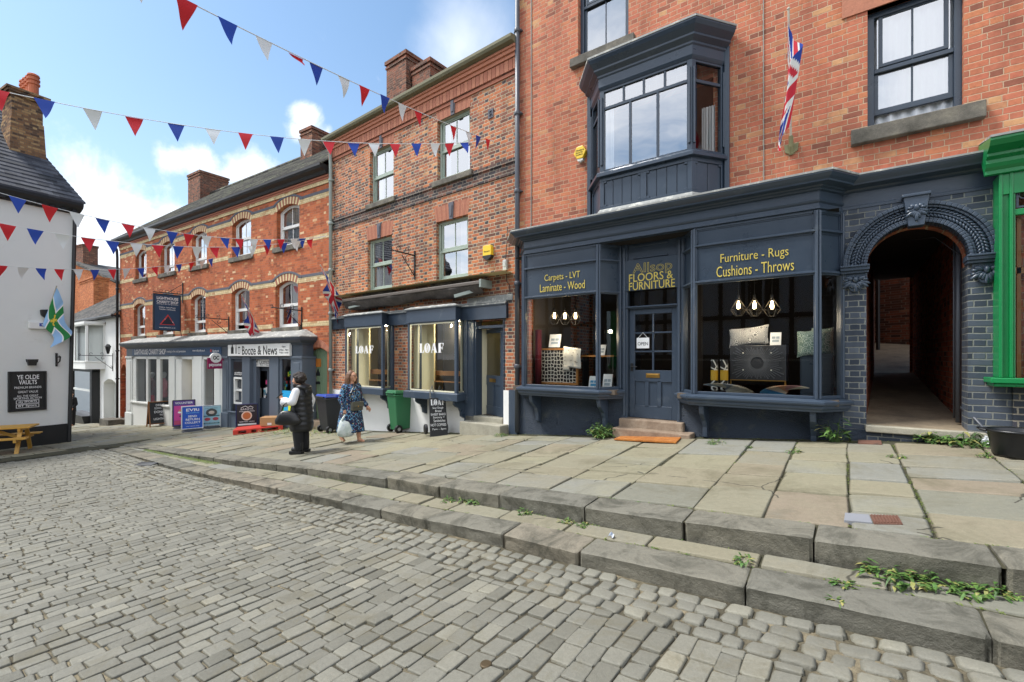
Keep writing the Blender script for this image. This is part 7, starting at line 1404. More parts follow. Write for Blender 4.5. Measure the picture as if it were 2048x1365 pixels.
# pallet and carton
pp0 = on_ground(466, 871); pp1 = on_ground(566, 860)
ang = math.atan2((pp1-pp0).y, (pp1-pp0).x); Lp = min(1.25, (pp1-pp0).length); t = thing('pallet', 'red plastic pallet lying outside the off licence', 'pallet', tuple(pp0), ang); Lp = (pp1-pp0).length; t.rotation_euler = (0, -math.asin((pp1-pp0).z/Lp), ang)
RP = color('pallet_red', 'c23325', .5); m = MB(); m.box(0, Lp, 0, .8, .105, .135)
for k in range(7): m.box(0, Lp, .02+.11*k, .10+.11*k, .135, .145)
for y in (0, .35, .7): m.box(0, Lp, y, y+.1, 0, .025)
m.build('deck', RP, t, bevel=.006); m = MB()
for xk in (0, .26, .46, .72): 
    for y in (0, .35, .7): m.box(Lp*xk if xk < .7 else Lp*.9, (Lp*xk if xk < .7 else Lp*.9)+Lp*.1, y, y+.1, .02, .11)
m.build('block', RP, t)
mw = t.matrix_basis.copy(); pc = mw @ Vector((Lp*.77, .3, .147)); t2 = thing('carton', 'brown cardboard box sitting on the red pallet', 'box', tuple(pc), ang+R(-12)); m = MB(); m.box(-.30, .30, -.22, .22, 0, .27); cb_ = m.build('box', color('cardboard', 'b58a5f', .8, var=.08), t2, bevel=.006); m = MB(); m.box(-.08, .04, -.226, -.218, .03, .10); m.build('label', M['white'], cb_); m = MB(); m.box(-.30, .30, -.03, .03, .270, .273); m.build('tape', color('brown_tape', '9c7448', .4), cb_)
# picnic table
p = on_ground(20, 905); PT = thing('picnic_table', 'yellow stained wooden picnic table in front of the white pub', 'table', tuple(p), R(10))
WD = paint('yellow_stained_pine', 'c99a45', .5, .15, 5, 30, .15); pe = FW
def at_pic(u, v): return on_ground(u, v)
g_ = on_ground(44, 909); e1 = Vector((.132, -.991, 0)); out = Vector((.991, .132, 0)); PT.location = tuple(g_); PT.rotation_euler = (0, 0, math.atan2(out.y, out.x)+R(90)-R(30))
# local: x along the table towards the pub corner, y across
m = MB()
for k in range(5): m.box(-1.75, .12, .18+.155*k, .18+.155*k+.145, .70, .745)
m.build('table_top', WD, PT, bevel=.006)
for y in (-.12, 1.02):
    m = MB()
    for k in range(2): m.box(-1.75, .10, y+.15*k, y+.15*k+.14, .42, .46)
    m.build('bench', WD, PT, bevel=.006)
for x in (-.12, -1.5):
    m = MB(); m.bar((x, .02, 0), (x, .36, .70), .045, .09, up=(1, 0, 0)); m.bar((x, 1.10, 0), (x, .78, .70), .045, .09, up=(1, 0, 0)); m.box(x-.03, x+.03, -.12, 1.30, .34, .42); m.box(x-.03, x+.03, .2, .93, .62, .70); m.build('trestle', WD, PT, bevel=.005); 
m = MB(); m.bar((-.15, .56, .38), (-.8, .56, .70), .045, .08); m.bar((-1.47, .56, .38), (-.85, .56, .70), .045, .08); m.build('brace', WD, PT)
# tub, mat, covers
t, tt = place('flower_tub', 'black plastic tub with handles standing under the green shop window', 'tub', 2043, 914, 0); k = tt/FPX; r0 = .22
m = MB(); m.lathe([(r0*.82, 0), (r0*.86, .02), (r0, .24), (r0*1.03, .25), (r0*1.13, .255), (r0*1.13, .275), (r0*1.04, .28), (r0*.98, .26), (r0*.9, .2), (0, .19)], n=36, sx=1.15); m.build('tub', M['blackg'], t, smooth=True); m = MB(); m.lathe([(0, .17), (r0*.9, .2)], n=24, sx=1.15); m.build('soil', color('potting_soil', '3a2f26', .95, var=.3), t)
for s in (-1, 1): m = MB(); m.tube([(s*r0*1.25, -.08, .262), (s*r0*1.42, -.06, .268), (s*r0*1.42, .06, .268), (s*r0*1.25, .08, .262)], .014, 8); m.build('handle', M['blackg'], t)
mp = [on_pav(u, v) for u, v in ((1228, 882), (1352, 889), (1362, 879), (1250, 873))]
t = thing('doormat', 'worn orange coir doormat lying at the foot of the shop steps', 'mat', tuple(mp[0])); m = MB(); m.hexa([tuple(q-mp[0]+Vector((0, 0, .012))) for q in mp]+[tuple(q-mp[0]+Vector((0, 0, .034))) for q in mp]); mm = NT('orange_coir'); c_ = mm.coord(); mm_ = mm.bsdf(mm.ramp(mm.noise(c_, 9, 8, .8), [(.3, '7d4a1f'), (.5, 'a9672a'), (.6, 'b57634'), (.7, 'b39a72')]), .95, 0, mm.bump(mm.noise(c_, 140, 2), .8)); m.build('mat', mm_, t)
def cover(name, label, cat, us, mat, rib=0, lift=.013, matr=None):
    q = [on_ground(u, v) for u, v in us]; t = thing(name, label, cat, tuple(q[0])); m = MB(); L_ = Vector((0, 0, lift)); m.hexa([tuple(a-q[0]-Vector((0, 0, .03))) for a in q]+[tuple(a-q[0]+L_) for a in q]); pl = m.build('plate', mat, t, bevel=.003)
    if rib:
        m = MB()
        for k in range(rib):
            f0, f1 = (k+.2)/rib, (k+.75)/rib; a, b, c, d = [(q[0]*(1-f)+q[1]*f, q[3]*(1-f)+q[2]*f) for f in (f0, f1)][0]+[(q[0]*(1-f)+q[1]*f, q[3]*(1-f)+q[2]*f) for f in (f0, f1)][1]
            v4 = [a*.95+b*.05, c*.95+d*.05, d*.95+c*.05, b*.95+a*.05]; m.hexa([tuple(x-q[0]+L_*.9) for x in v4]+[tuple(x-q[0]+L_+Vector((0, 0, .006))) for x in v4])
        m.build('ribs', matr or mat, pl)
    return t
RUST = paint('rusty_iron', '6b4a3c', .8, .25, 12, 60, .5, dirt='4a3f3a')
cover('drain_cover', 'rusty ribbed iron cover set in the flagstones near the kerb', 'cover', ((1748, 1050), (1806, 1052), (1796, 1035), (1740, 1033)), RUST, 9)
cover('patch', 'grey concrete patch beside the rusty iron cover', 'patch', ((1688, 1044), (1745, 1049), (1738, 1033), (1690, 1029)), paint('grey_concrete', '83858a', .9, .08, 6, 60, .4), 0, .014)
cover('drain_cover', 'small rusty iron cover by the archway step', 'cover', ((1716, 888), (1764, 890), (1762, 883), (1716, 882)), RUST, 0)
cover('road_gully', 'dark iron road gully grating beside the low kerb', 'grating', ((268, 932), (302, 933), (316, 926), (284, 925)), paint('dark_iron', '3a3b3c', .6, .2), 8, .012)
p = on_ground(972, 1331); t = thing('stud_cover', 'small round brass cover set among the setts', 'cover', tuple(p)); m = MB(); m.lathe([(0, -.02), (.032, -.02), (.032, .008), (.028, .012), (0, .012)], n=20); m.build('plate', paint('dull_brass', '5a4d38', .5, .2, metal=.4), t)
# litter
t, tt = place('litter', 'crumpled white paper beside the tub', 'litter', 1978, 893, 0); m = MB(); m.grid(lambda u, v: (.10*u-.05+.02*math.sin(v*9), .05*math.sin(u*5), .09*v+.03*math.sin(u*7)), 6, 6); m.build('paper', M['paper'], t, solid=.003)
t, tt = place('litter', 'scrap of foil lying on the low kerb step', 'litter', 1222, 1076, 0); m = MB(); m.grid(lambda u, v: (.05*u-.025, .02*math.sin(u*5)+.03*v, .02*v+.008*math.sin(u*9)+.006), 5, 5); m.build('foil', paint('foil', 'b9bec4', .3, .1, metal=.6), t, solid=.002)
# ------------------------------------------------------------------ what stands in the windows
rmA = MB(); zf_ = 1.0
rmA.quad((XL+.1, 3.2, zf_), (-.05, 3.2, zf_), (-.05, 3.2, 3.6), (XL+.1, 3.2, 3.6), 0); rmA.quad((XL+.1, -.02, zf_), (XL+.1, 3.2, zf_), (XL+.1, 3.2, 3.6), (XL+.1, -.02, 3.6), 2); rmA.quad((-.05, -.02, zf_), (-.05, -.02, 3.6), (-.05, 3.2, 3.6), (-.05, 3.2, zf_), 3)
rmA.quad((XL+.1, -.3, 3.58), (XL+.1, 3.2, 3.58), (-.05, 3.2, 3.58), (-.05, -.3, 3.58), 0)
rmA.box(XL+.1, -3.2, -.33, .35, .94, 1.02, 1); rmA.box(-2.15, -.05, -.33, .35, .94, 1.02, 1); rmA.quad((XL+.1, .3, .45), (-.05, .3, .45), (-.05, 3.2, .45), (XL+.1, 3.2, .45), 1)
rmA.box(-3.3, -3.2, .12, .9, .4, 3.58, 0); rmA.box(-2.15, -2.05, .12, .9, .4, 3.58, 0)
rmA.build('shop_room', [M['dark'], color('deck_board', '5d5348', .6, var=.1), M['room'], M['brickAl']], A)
def dpt(F, u, v, y): x, z = F.at(u, v, y); return F.w(x, y, z), x, z
LAMPW = emit('filament_glow', 'ffd9a0', 16)
def glow(x, y, z, e, F=FA):
    l = bpy.data.lights.new('lamp_light', 'POINT'); l.energy = e; l.color = (1, .82, .58); l.shadow_soft_size = .05; o = bpy.data.objects.new('lamp_light', l); COL.objects.link(o); o.location = F.w(x, y, z)
glow(FA.x(1130, .1), -.05, FA.z(1130, 672, .1), 6); glow(FA.x(1509, .1), -.22, FA.z(1509, 640, .1), 7)
def pendant(label, u, v, y):
    p, x, z = dpt(FA, u, v, y); t = thing('pendant_lamp', label, 'lamp', tuple(p), 0, 'cage pendant lamps in the dark blue shop windows')
    m = MB(); m.tube([(0, 0, .16), (0, 0, 3.56-z)], .004, 5); m.lathe([(.015, .10), (.025, .12), (.02, .17)], n=8); m.build('cord', M['blackm'], t)
    m = MB(); n = 6; top = (0, 0, .13); r1, z1, z2 = .115, -.06, -.16
    for k in range(n):
        a = 2*math.pi*k/n; b = 2*math.pi*(k+1)/n; q = (r1*math.cos(a), r1*math.sin(a), z1); q2 = (r1*math.cos(b), r1*math.sin(b), z1); w = (.05*math.cos(a), .05*math.sin(a), z2); w2 = (.05*math.cos(b), .05*math.sin(b), z2)
        for a_, b_ in ((top, q), (q, q2), (q, w), (w, w2)): m.tube([a_, b_], .004, 4)
    m.build('cage', M['blackm'], t); m = MB(); m.lathe([(.0, -.05), (.018, -.045), (.026, -.01), (.02, .03), (.012, .07), (0, .075)], n=10); m.build('bulb', LAMPW, t, smooth=True)
for u, w in ((1109, 'left'), (1130, 'middle'), (1151, 'right')): pendant('%s one of three lit cage lamps over the left shop window' % w, u, 633, .15)
for u, w in ((1477, 'left'), (1509, 'middle'), (1544, 'right')): pendant('%s one of three lit cage lamps over the right shop window' % w, u, 612, .15)
def disp(F, name, label, cat, u0, u1, v0, v1, y, group=None):
    x0, x1 = F.x(u0, y), F.x(u1, y); um = (u0+u1)/2; z0, z1 = F.z(um, v1, y), F.z(um, v0, y); return thing(name, label, cat, tuple(F.w((x0+x1)/2, y, z0)), F.a, group), x1-x0, z1-z0
lat = NT('black_white_lattice'); c_ = lat.coord(); vv = lat.n('ShaderNodeTexVoronoi', feature='DISTANCE_TO_EDGE'); lat.put(vv, 'Scale', 14.0); lat.put(vv, 'Randomness', .35); lat.put(vv, 'Vector', c_); LAT = lat.bsdf(lat.ramp(vv.outputs[0], [(.05, 'd9d6cc'), (.12, '17171a')]), .8)
t, w, h = disp(FA, 'framed_rug', 'wooden framed black and white lattice panel in the left shop window', 'panel', 1078, 1156, 697, 769, .22); m = MB(); m.ring(outline(-w/2, w/2, 0, h), outline(-w/2, w/2, 0, h, 0, .035), -.02, .03); m.build('frame', M['oak'], t); m = MB(); m.box(-w/2+.03, w/2-.03, .0, .02, .03, h-.03); m.build('panel', LAT, t)
t, w, h = disp(FA, 'throw', 'white tasselled throw draped over the lattice panel', 'throw', 1127, 1161, 693, 744, .17); m = MB(); m.grid(lambda u, v: ((u-.5)*w, .012*math.sin(u*14)+.01*math.sin(v*8), h*.22+h*.78*v-.05*u), 24, 10); m.grid(lambda u, v: (-w*.5+w*.35*u, .01*math.sin(u*30)-.005, h*.22*v+.02), 12, 3); m.build('cloth', color('ivory_wool', 'd8d6ce', .95, var=.1), t, smooth=True, solid=.012); m = MB(); rn = random.Random(5)
for k in range(12): m.ell((w*(rn.random()-.5)*.8, -.02, h*(.3+.6*rn.random())), (.012, .006, .008), 4)
m.build('tufts', color('dark_wool', '55524c', .9), t)
def card(label, u0, u1, v0, v1, y, cols=('e9ecee', '9aa9b5'), name='display_card'):
    t, w, h = disp(FA, name, label, 'card', u0, u1, v0, v1, y); m = MB(); m.hexa([(-w/2, -.02, 0), (w/2, -.02, 0), (w/2, 0, 0), (-w/2, 0, 0), (-w/2, .05, h), (w/2, .05, h), (w/2, .07, h), (-w/2, .07, h)]); m.build('card', color('card_'+cols[0], cols[0], .5), t); m = MB(); f = lambda z: -.024+.07*z/h
    for a, b, z in ((-.35, -.02, .5), (.05, .35, .5), (-.3, .3, .25)): m.hexa([(w*a, f(h*z)-.0, h*z), (w*b, f(h*z), h*z), (w*b, f(h*z)+.01, h*z), (w*a, f(h*z)+.01, h*z), (w*a, f(h*(z+.18)), h*(z+.18)), (w*b, f(h*(z+.18)), h*(z+.18)), (w*b, f(h*(z+.18))+.01, h*(z+.18)), (w*a, f(h*(z+.18))+.01, h*(z+.18))])
    m.build('picture', color('card_'+cols[1], cols[1], .5), t)
card('white framed card standing above the lattice panel', 1098, 1120, 669, 695, .26); card('yellow and blue sample leaflet box at the corner of the left window', 1177, 1196, 753, 779, -.2, ('dfe5e6', '3f8fc0')); card('white leaflet leaning beside the sample box', 1205, 1223, 749, 779, .0); card('white card standing on the starburst chest', 1540, 1562, 665, 691, .2)
t, w, h = disp(FA, 'carpet_roll', 'dark red patterned rug hanging at the side of the left window', 'rug', 1071, 1081, 660, 772, .12); m = MB(); m.grid(lambda u, v: ((u-.5)*w, .04*math.sin(u*8), h*v), 10, 1); m.build('rug', color('deep_red_rug', '5c1622', .95, var=.2), t, smooth=True, solid=.02)
t, w, h = disp(FA, 'side_table', 'thin wooden console table behind the left window corner', 'table', 1168, 1234, 711, 790, .55); m = MB(); m.box(-w/2, w/2, -.15, .15, h-.03, h); m.build('table_top', M['oak'], t)
for s in (-1, 1): m = MB(); m.box(s*w*.45-.015, s*w*.45+.015, -.12, .12, 0, h-.03); m.build('leg', M['blackm'], t)
card('small white card on the console table', 1195, 1210, 690, 711, .5)
# starburst chest
t, w, h = disp(FA, 'chest', 'black chest of drawers carved with a starburst in the right window', 'chest', 1460, 1572, 691, 775, .12); m = MB(); m.box(-w/2, w/2, .0, .4, .10, h); m.build('body', color('ebonised_wood', '303238', .4), t, bevel=.006); m = MB(); n = 56
for k in range(n):
    a = 2*math.pi*k/n; r0_ = .09; ca, sa = math.cos(a), math.sin(a); cz = .10+(h-.10)/2; lim = min((w/2-.03)/max(.001, abs(ca)), ((h-.10)/2-.03)/max(.001, abs(sa))); q = r0_+(lim-r0_)*(.75+.25*((k*7) % 5)/4); m.bar((r0_*ca, -.006, cz+r0_*sa), (q*ca, -.006, cz+q*sa), .012, .016, up=(0, 1, 0))
m.build('carving', color('worn_black', '55585f', .45), t); m = MB(); m.box(-w/2, w/2, -.004, .0, .098, .112); m.box(-w/2, -w/2+.02, 0, .02, 0, .1); m.box(w/2-.02, w/2, 0, .02, 0, .1); m.build('brass_trim', M['brass'], t); m = MB()
for sx in (-.25, .25):
    for zz2 in (.3, .78): m.ell((w*sx, -.02, .1+(h-.1)*zz2), (.012,)*3, 5)
m.build('knob', color('pearl_knob', 'd8d8d0', .3), t)
def cushion(label, u0, u1, v0, v1, y, mat, tilt=0, d=.07):
    t, w, h = disp(FA, 'cushion', label, 'cushion', u0, u1, v0, v1, y); m = MB()
    def f(s): return lambda u, v: ((u-.5)*w*(1-.10*(1-abs(2*v-1))**.5*0-.06*math.sin(math.pi*v)), s*d*(max(0, math.sin(math.pi*u)*math.sin(math.pi*v)))**.45, h*(v-.06*math.sin(math.pi*u)*(1-2*v)*-1)+tilt*(u-.5))
    m.grid(f(-1), 20, 14); m.grid(f(1), 20, 14); m.build('cover', mat, t, smooth=True)
pat = NT('grey_paisley_print'); c_ = pat.coord(); v1_ = pat.n('ShaderNodeTexVoronoi'); pat.put(v1_, 'Scale', 10.0); pat.put(v1_, 'Vector', c_); ww = pat.math('SINE', pat.math('MULTIPLY', v1_.outputs[0], 60.0)); PAT = pat.bsdf(pat.ramp(ww, [(.3, '6b6b6e'), (.6, 'dcdcd8')]), .9)
pg = NT('sage_leaf_print'); c_ = pg.coord(); v1_ = pg.n('ShaderNodeTexVoronoi'); pg.put(v1_, 'Scale', 16.0); pg.put(v1_, 'Vector', c_); PGR = pg.bsdf(pg.ramp(pg.math('SINE', pg.math('MULTIPLY', v1_.outputs[0], 26.0)), [(.35, '6f8a80'), (.7, 'c3d0c8')]), .9)
cushion('long grey and white patterned cushion on the starburst chest', 1458, 1538, 654, 693, .22, PAT, .06); cushion('sage green leaf print cushion leaning on the dark cabinet', 1594, 1636, 660, 714, .25, PGR, .03); cushion('second sage leaf print cushion at the corner of the right window', 1622, 1668, 655, 712, .38, PGR)
t, w, h = disp(FA, 'cabinet', 'dark blue cabinet at the right end of the shop window', 'cabinet', 1600, 1666, 708, 792, .28); m = MB(); m.box(-w/2, w/2, 0, .4, 0, h); m.box(-w*.45, -w*.05, -.012, 0, .04, h-.05); m.box(w*.05, w*.45, -.012, 0, .04, h-.05); m.build('body', M['navyd'], t, bevel=.006)
rl = NT('hexagon_roll_print'); c_ = rl.coord(); v1_ = rl.n('ShaderNodeTexVoronoi', feature='DISTANCE_TO_EDGE'); rl.put(v1_, 'Scale', 9.0); rl.put(v1_, 'Vector', c_); RLM = rl.bsdf(rl.ramp(v1_.outputs[0], [(.06, 'd9d9d4'), (.10, '202125')]), .7)
for (u0, u1, w_) in ((1422, 1436, 'left'), (1441, 1456, 'right')):
    t, w, h = disp(FA, 'carpet_roll', '%s of two upright black and white sample rolls with a yellow band' % w_, 'roll', u0, u1, 720, 781, .0); m = MB(); m.lathe([(w/2, 0), (w/2, h), (w*.35, h), (w*.35, h-.03), (0, h-.03)], n=18); m.build('roll', RLM, t, smooth=False); m = MB(); m.lathe([(w/2+.004, h*.33), (w/2+.004, h*.66)], n=18); m.build('band', color('band_yellow', 'c9a02c', .5), t)
def fan(label, u0, u1, v0, v1, y, cols, flip):
    t, w, h = disp(FA, 'fabric_samples', label, 'samples', u0, u1, v0, v1, y); n = 26; ms = [color('swatch_'+c, c, .9, var=.08) for c in cols]; m = MB()
    for k in range(n):
        a = R(12+150*k/n) if not flip else R(168-150*k/n); x0_ = (.38 if flip else -.38)*w*-1; r_ = w*(.55+.25*math.sin(k*.3)); ca = math.cos(a); c0 = Vector((0, .06, .05+.003*k)); c1 = c0+Vector((ca*w*.56, -.05-.07*math.sin(a), .0+.10*math.sin(a))); m.bar(c0, c1, .075, .006, k*len(ms)//n)
    m.build('swatches', ms, t)
fan('fanned book of cream and grey fabric samples in the right window', 1408, 1502, 773, 793, -.18, ('b9b09c', 'cfc8b8', '9aa0a6', 'c4bca8', '8e99a3'), False); fan('fanned book of orange and blue fabric samples in the right window', 1524, 1616, 776, 798, -.18, ('3f7ea6', 'c9b49c', 'cf9a78', 'b98a86', 'd0c4ae'), True)
# charity shop dummies
def dummy(label, u, v0, v1, cloth, y=.45, arms=False, head=True):
    t, w, h = disp(FH, 'shop_dummy', label, 'mannequin', u-8, u+8, v0, v1, y); k = h/.85; m = MB()
    rg = []
    for z, rx, ry in ((0, .14, .10), (.1, .17, .11), (.25, .13, .09), (.42, .16, .11), (.52, .19, .10), (.58, .17, .08), (.63, .06, .055), (.68, .05, .05)): rg.append([(k*rx*math.cos(2*math.pi*j/16), k*ry*math.sin(2*math.pi*j/16), k*z) for j in range(16)])
    m.loft(rg); m.build('garment', cloth, t, smooth=True); m = MB(); m.lathe([(.045*k, .64*k), (.04*k, .72*k)], n=12)
    if head: m.ell((0, 0, .80*k), (.07*k, .085*k, .10*k), 8)
    else: m.ell((0, 0, .73*k), (.045*k, .045*k, .03*k), 6)
    m.build('neck', color('dummy_grey', 'a8a9a8', .3), t, smooth=True)
    if arms:
        m = MB()
        for s in (-1, 1): m.tube([(s*.17*k, 0, .54*k), (s*.23*k, -.02, .35*k), (s*.20*k, -.1, .18*k)], [.055*k, .045*k, .035*k], 8)
        m.build('sleeve', cloth, t, smooth=True)
glow(FH.x(424, .3), .75, FH.z(424, 755, .3), 8, FH)
PINK = color('dusty_pink_cloth', 'b06a72', .9, var=.15)
dummy('mannequin in a dark jacket at the back of the charity shop window', 305, 747, 790, color('brown_cloth', '6a4a48', .9, var=.2), -.12, True); dummy('mannequin in a pink cardigan in the charity shop window', 328, 747, 795, PINK, -.16, True); dummy('headless bust in a bright red top at the front of the charity shop window', 304, 780, 815, color('red_cloth', 'b52a3a', .85), -.15, False, False)
def sheet_paper(label, u0, u1, v0, v1, y, c):
    t, w, h = disp(FH, 'notice', label, 'notice', u0, u1, v0, v1, y); m = MB(); m.box(-w/2, w/2, 0, .008, 0, h); p_ = m.build('sheet', color('card_'+c, c, .6), t); m = MB(); 
    for k in range(5): m.box(-w*.3, w*.3, -.002, 0, h*(.2+.14*k), h*(.24+.14*k))
    m.build('print', M['ink'], p_)
sheet_paper('white notice taped inside the charity shop door glass', 371, 382, 764, 778, .30, 'e9ecee'); sheet_paper('blue poster under the white notice in the charity shop door', 371, 383, 780, 795, .30, '5f8fb5')
for v_, w_ in ((749, 'upper'), (766, 'lower')):
    p, x, z = dpt(FH, 424, v_, .6); t = thing('light_bulb', '%s bare lit bulb glowing in the charity shop window' % w_, 'lamp', tuple(p), 0); m = MB(); m.ell((0, 0, 0), (.035, .035, .04), 6); m.build('bulb', emit('bulb_glow', 'fff0d0', 10), t, smooth=True); m = MB(); m.tube([(0, 0, .03), (0, 0, .09)], .018, 8); m.build('cap', M['brass'], t)
# houses across the street, seen mirrored in the shop glass
OP = thing('half_timbered_house', 'black and white half timbered house on the opposite side', 'house', (-4, -9.5, 0)); m = MB(); m.box(-12, 11, -6, 0, -3, 7.2); m.build('wall', M['renderL'], OP); m = MB()
for k in range(24): m.box(-12+k, -11.82+k, 0, .06, 1.5, 7.2)
for z in (1.5, 3.4, 5.3, 7.0): m.box(-12, 11, 0, .07, z, z+.2)
m.build('timber', M['black'], OP)
for k in range(6): 
    m = MB(); x = -10.5+3.6*k; m.ring(outline(x, x+1.3, 3.7, 5.2), outline(x, x+1.3, 3.7, 5.2, 0, .12), 0, .1); m.box(x+.6, x+.7, 0, .08, 3.7, 5.2); w = m.build('window', M['white'], OP); m = MB(); m.quad((x, .03, 3.7), (x+1.3, .03, 3.7), (x+1.3, .03, 5.2), (x, .03, 5.2)); m.build('pane', M['dark'], w)
m = MB(); m.prism([(-12.4, 7.2), (11.4, 7.2), (11.4, 7.4), (-12.4, 7.4)], -6.4, .4); m.hexa([(-12.4, -6.4, 7.4), (11.4, -6.4, 7.4), (11.4, .4, 7.4), (-12.4, .4, 7.4), (-12.4, -3.1, 9.6), (11.4, -3.1, 9.6), (11.4, -2.9, 9.6), (-12.4, -2.9, 9.6)]); m.build('roof', M['tileG'], OP)
m = MB(); m.box(-12, 11, 0, .05, -2.5, 1.4); m.build('shopfront', M['black'], OP)
# ------------------------------------------------------------------ people
SKIN = paint('skin', 'c99678', .55, .06, 8, 40, .05)
def cap(m, pts, rad, mi=0, n=12):
    """a chain of tapered rounded limbs"""
    for (p, q), (r, s) in zip(zip(pts, pts[1:]), zip(rad, rad[1:])): m.tube([p, q], [r, s], n, mi)
    for p, r in zip(pts, rad): m.ell(p, (r, r, r), 8, mi)
def head(m, c, yaw, r=.105):
    """face looks along -y before the turn; c is the middle of the skull"""
    q = Matrix.Rotation(yaw, 3, 'Z'); P = lambda x, y, z: Vector(c)+q @ Vector((x, y, z))
    m.ell(c, (r*.74, r*.92, r*1.02), 12, rot=q); m.ell(P(0, -r*.28, -r*.55), (r*.56, r*.62, r*.62), 10, rot=q); m.ell(P(0, -r*.60, -r*.95), (r*.26, r*.24, r*.22), 8, rot=q)
    m.tube([P(0, -r*.86, r*.12), P(0, -r*1.10, -r*.28)], [r*.09, r*.16], 8); m.ell(P(0, -r*1.04, -r*.30), (r*.18, r*.14, r*.12), 6, rot=q); m.ell(P(0, -r*.84, -r*.64), (r*.26, r*.12, r*.10), 6, rot=q)
    m.ell(P(0, -r*.80, r*.22), (r*.55, r*.16, r*.10), 8, rot=q)
    for s in (-1, 1): m.ell(P(s*r*.74, r*.08, -r*.1), (r*.10, r*.2, r*.28), 6, rot=q); m.ell(P(s*r*.42, -r*.62, -r*.28), (r*.24, r*.22, r*.24), 6, rot=q)
    return P
def hand(m, wrist, d, palm, L=.17, curl=.5, thumb=1):
    """palm, four bent fingers and a thumb; d runs along the hand, palm is the way it faces"""
    w = Vector(wrist); d = Vector(d).normalized(); n = Vector(palm); n = (n-d*n.dot(d)).normalized(); s = d.cross(n)
    m.tube([w, w+d*L*.28, w+d*L*.52], [.026, .034, .034], 10); m.ell(w+d*L*.32, (.034, .034, .034), 8)
    for k, l in enumerate((.42, .48, .45, .36)):
        b = w+d*L*.50+s*(.030-.020*k)*1.05; a1 = curl*.9; d1 = d*math.cos(a1)+n*math.sin(a1); d2 = d*math.cos(a1*2.1)+n*math.sin(a1*2.1)
        p1 = b+d1*L*l*.5; p2 = p1+d2*L*l*.5; m.tube([b, p1, p2], [.0105, .0095, .008], 8); m.ell(p2, (.0082,)*3, 5); m.ell(p1, (.0096,)*3, 5)
    b = w+d*L*.16+s*.028*thumb; p1 = b+(d*.75+s*.65*thumb+n*.25).normalized()*L*.26; p2 = p1+(d*.8+n*.6).normalized()*L*.2; m.tube([b, p1, p2], [.014, .012, .009], 8); m.ell(p2, (.0095,)*3, 5)
def ringz(cx, cy, z, rx, ry, n=28, wob=0, k=0, ph=0): return [(cx+rx*(1+wob*math.cos(k*2*math.pi*j/n+ph))*math.cos(2*math.pi*j/n), cy+ry*(1+wob*math.cos(k*2*math.pi*j/n+ph))*math.sin(2*math.pi*j/n), z) for j in range(n)]
# --- the person in black with a phone, seen from behind.  local -y = the way they face
p = on_pav(603, 907); P1 = thing('person', 'person in a long black padded gilet over white sleeves looking down at a phone', 'person', tuple(p), face_cam(p)+R(238))
K = 1.0
b = MB(); P = head(b, (-.01, -.08, 1.49), R(8)); cap(b, [(0, -.02, 1.30), (0, -.06, 1.42)], [.058, .052])
cap(b, [(.18, .0, 1.28), (.27, -.03, 1.05), (.15, -.27, 1.10)], [.06, .05, .033]); hand(b, (.15, -.27, 1.10), (-.35, -.8, .2), (0, -.2, 1), .165, .55, -1)
cap(b, [(-.18, .0, 1.28), (-.29, .03, 1.02), (-.27, -.05, .80)], [.06, .05, .033]); hand(b, (-.27, -.05, .80), (.05, -.1, -1), (1, 0, 0), .165, .45, 1)
b.loft([ringz(0, 0, z, rx, ry) for z, rx, ry in ((.72, .17, .14), (.85, .19, .15), (1.0, .17, .13), (1.15, .19, .14), (1.28, .17, .11), (1.34, .07, .06))])
for s in (-1, 1): cap(b, [(s*.09, 0, .78), (s*.095, -.01, .42), (s*.10, .0, .10)], [.10, .07, .05])
b.build('body', SKIN, P1, remesh=.010, smoothit=3)
BLK = paint('black_padded_nylon', '151618', .42, .2, 9, 30, .25); BLK2 = paint('black_trouser_cloth', '1a1a1d', .85, .2, 9, 60, .2)
g = MB(); R_ = []
for k in range(49):
    f = k/48; z = .46+.90*f; puff = .010*abs(math.sin(f*9*math.pi)); rx = np.interp(f, [0, .12, .35, .6, .8, .93, 1], [.205, .222, .215, .205, .215, .19, .10])+puff; ry = np.interp(f, [0, .12, .35, .6, .8, .93, 1], [.20, .225, .215, .19, .18, .14, .085])+puff
    R_.append(ringz(0, .0, z, rx, ry, 32, .02, 5, f*3))
g.loft(R_); gil = g.build('gilet', BLK, P1, smooth=True)
h = MB(); h.ell((0, .10, 1.34), (.15, .10, .07), 10); h.ell((.09, .04, 1.35), (.08, .11, .06), 8); h.ell((-.09, .04, 1.35), (.08, .11, .06), 8); h.ell((0, .15, 1.26), (.12, .06, .11), 8); h.build('hood', BLK, gil, remesh=.012, smoothit=4)
SLV = paint('white_blouse', 'e3e4e6', .9, .06, 10, 40, .2)
for s, pts in ((1, [(.19, 0, 1.27), (.28, -.02, 1.08), (.205, -.17, 1.065)]), (-1, [(-.19, 0, 1.27), (-.30, .03, 1.06), (-.295, .0, .93)])):
    m = MB(); cap(m, pts, [.08, .086, .072]); e = Vector(pts[2]); d_ = (Vector(pts[2])-Vector(pts[1])).normalized()
    m.tube([e, e+d_*.05, e+d_*.10], [.07, .085, .11], 14); m.build('sleeve', SLV, P1, remesh=.012, smoothit=4)
m = MB()
for s in (-1, 1): cap(m, [(s*.10, .0, .80), (s*.105, -.015, .45), (s*.11, .01, .13)], [.125, .105, .085])
m.ell((0, 0, .80), (.2, .17, .12), 10); m.build('trousers', BLK2, P1, remesh=.014, smoothit=4)
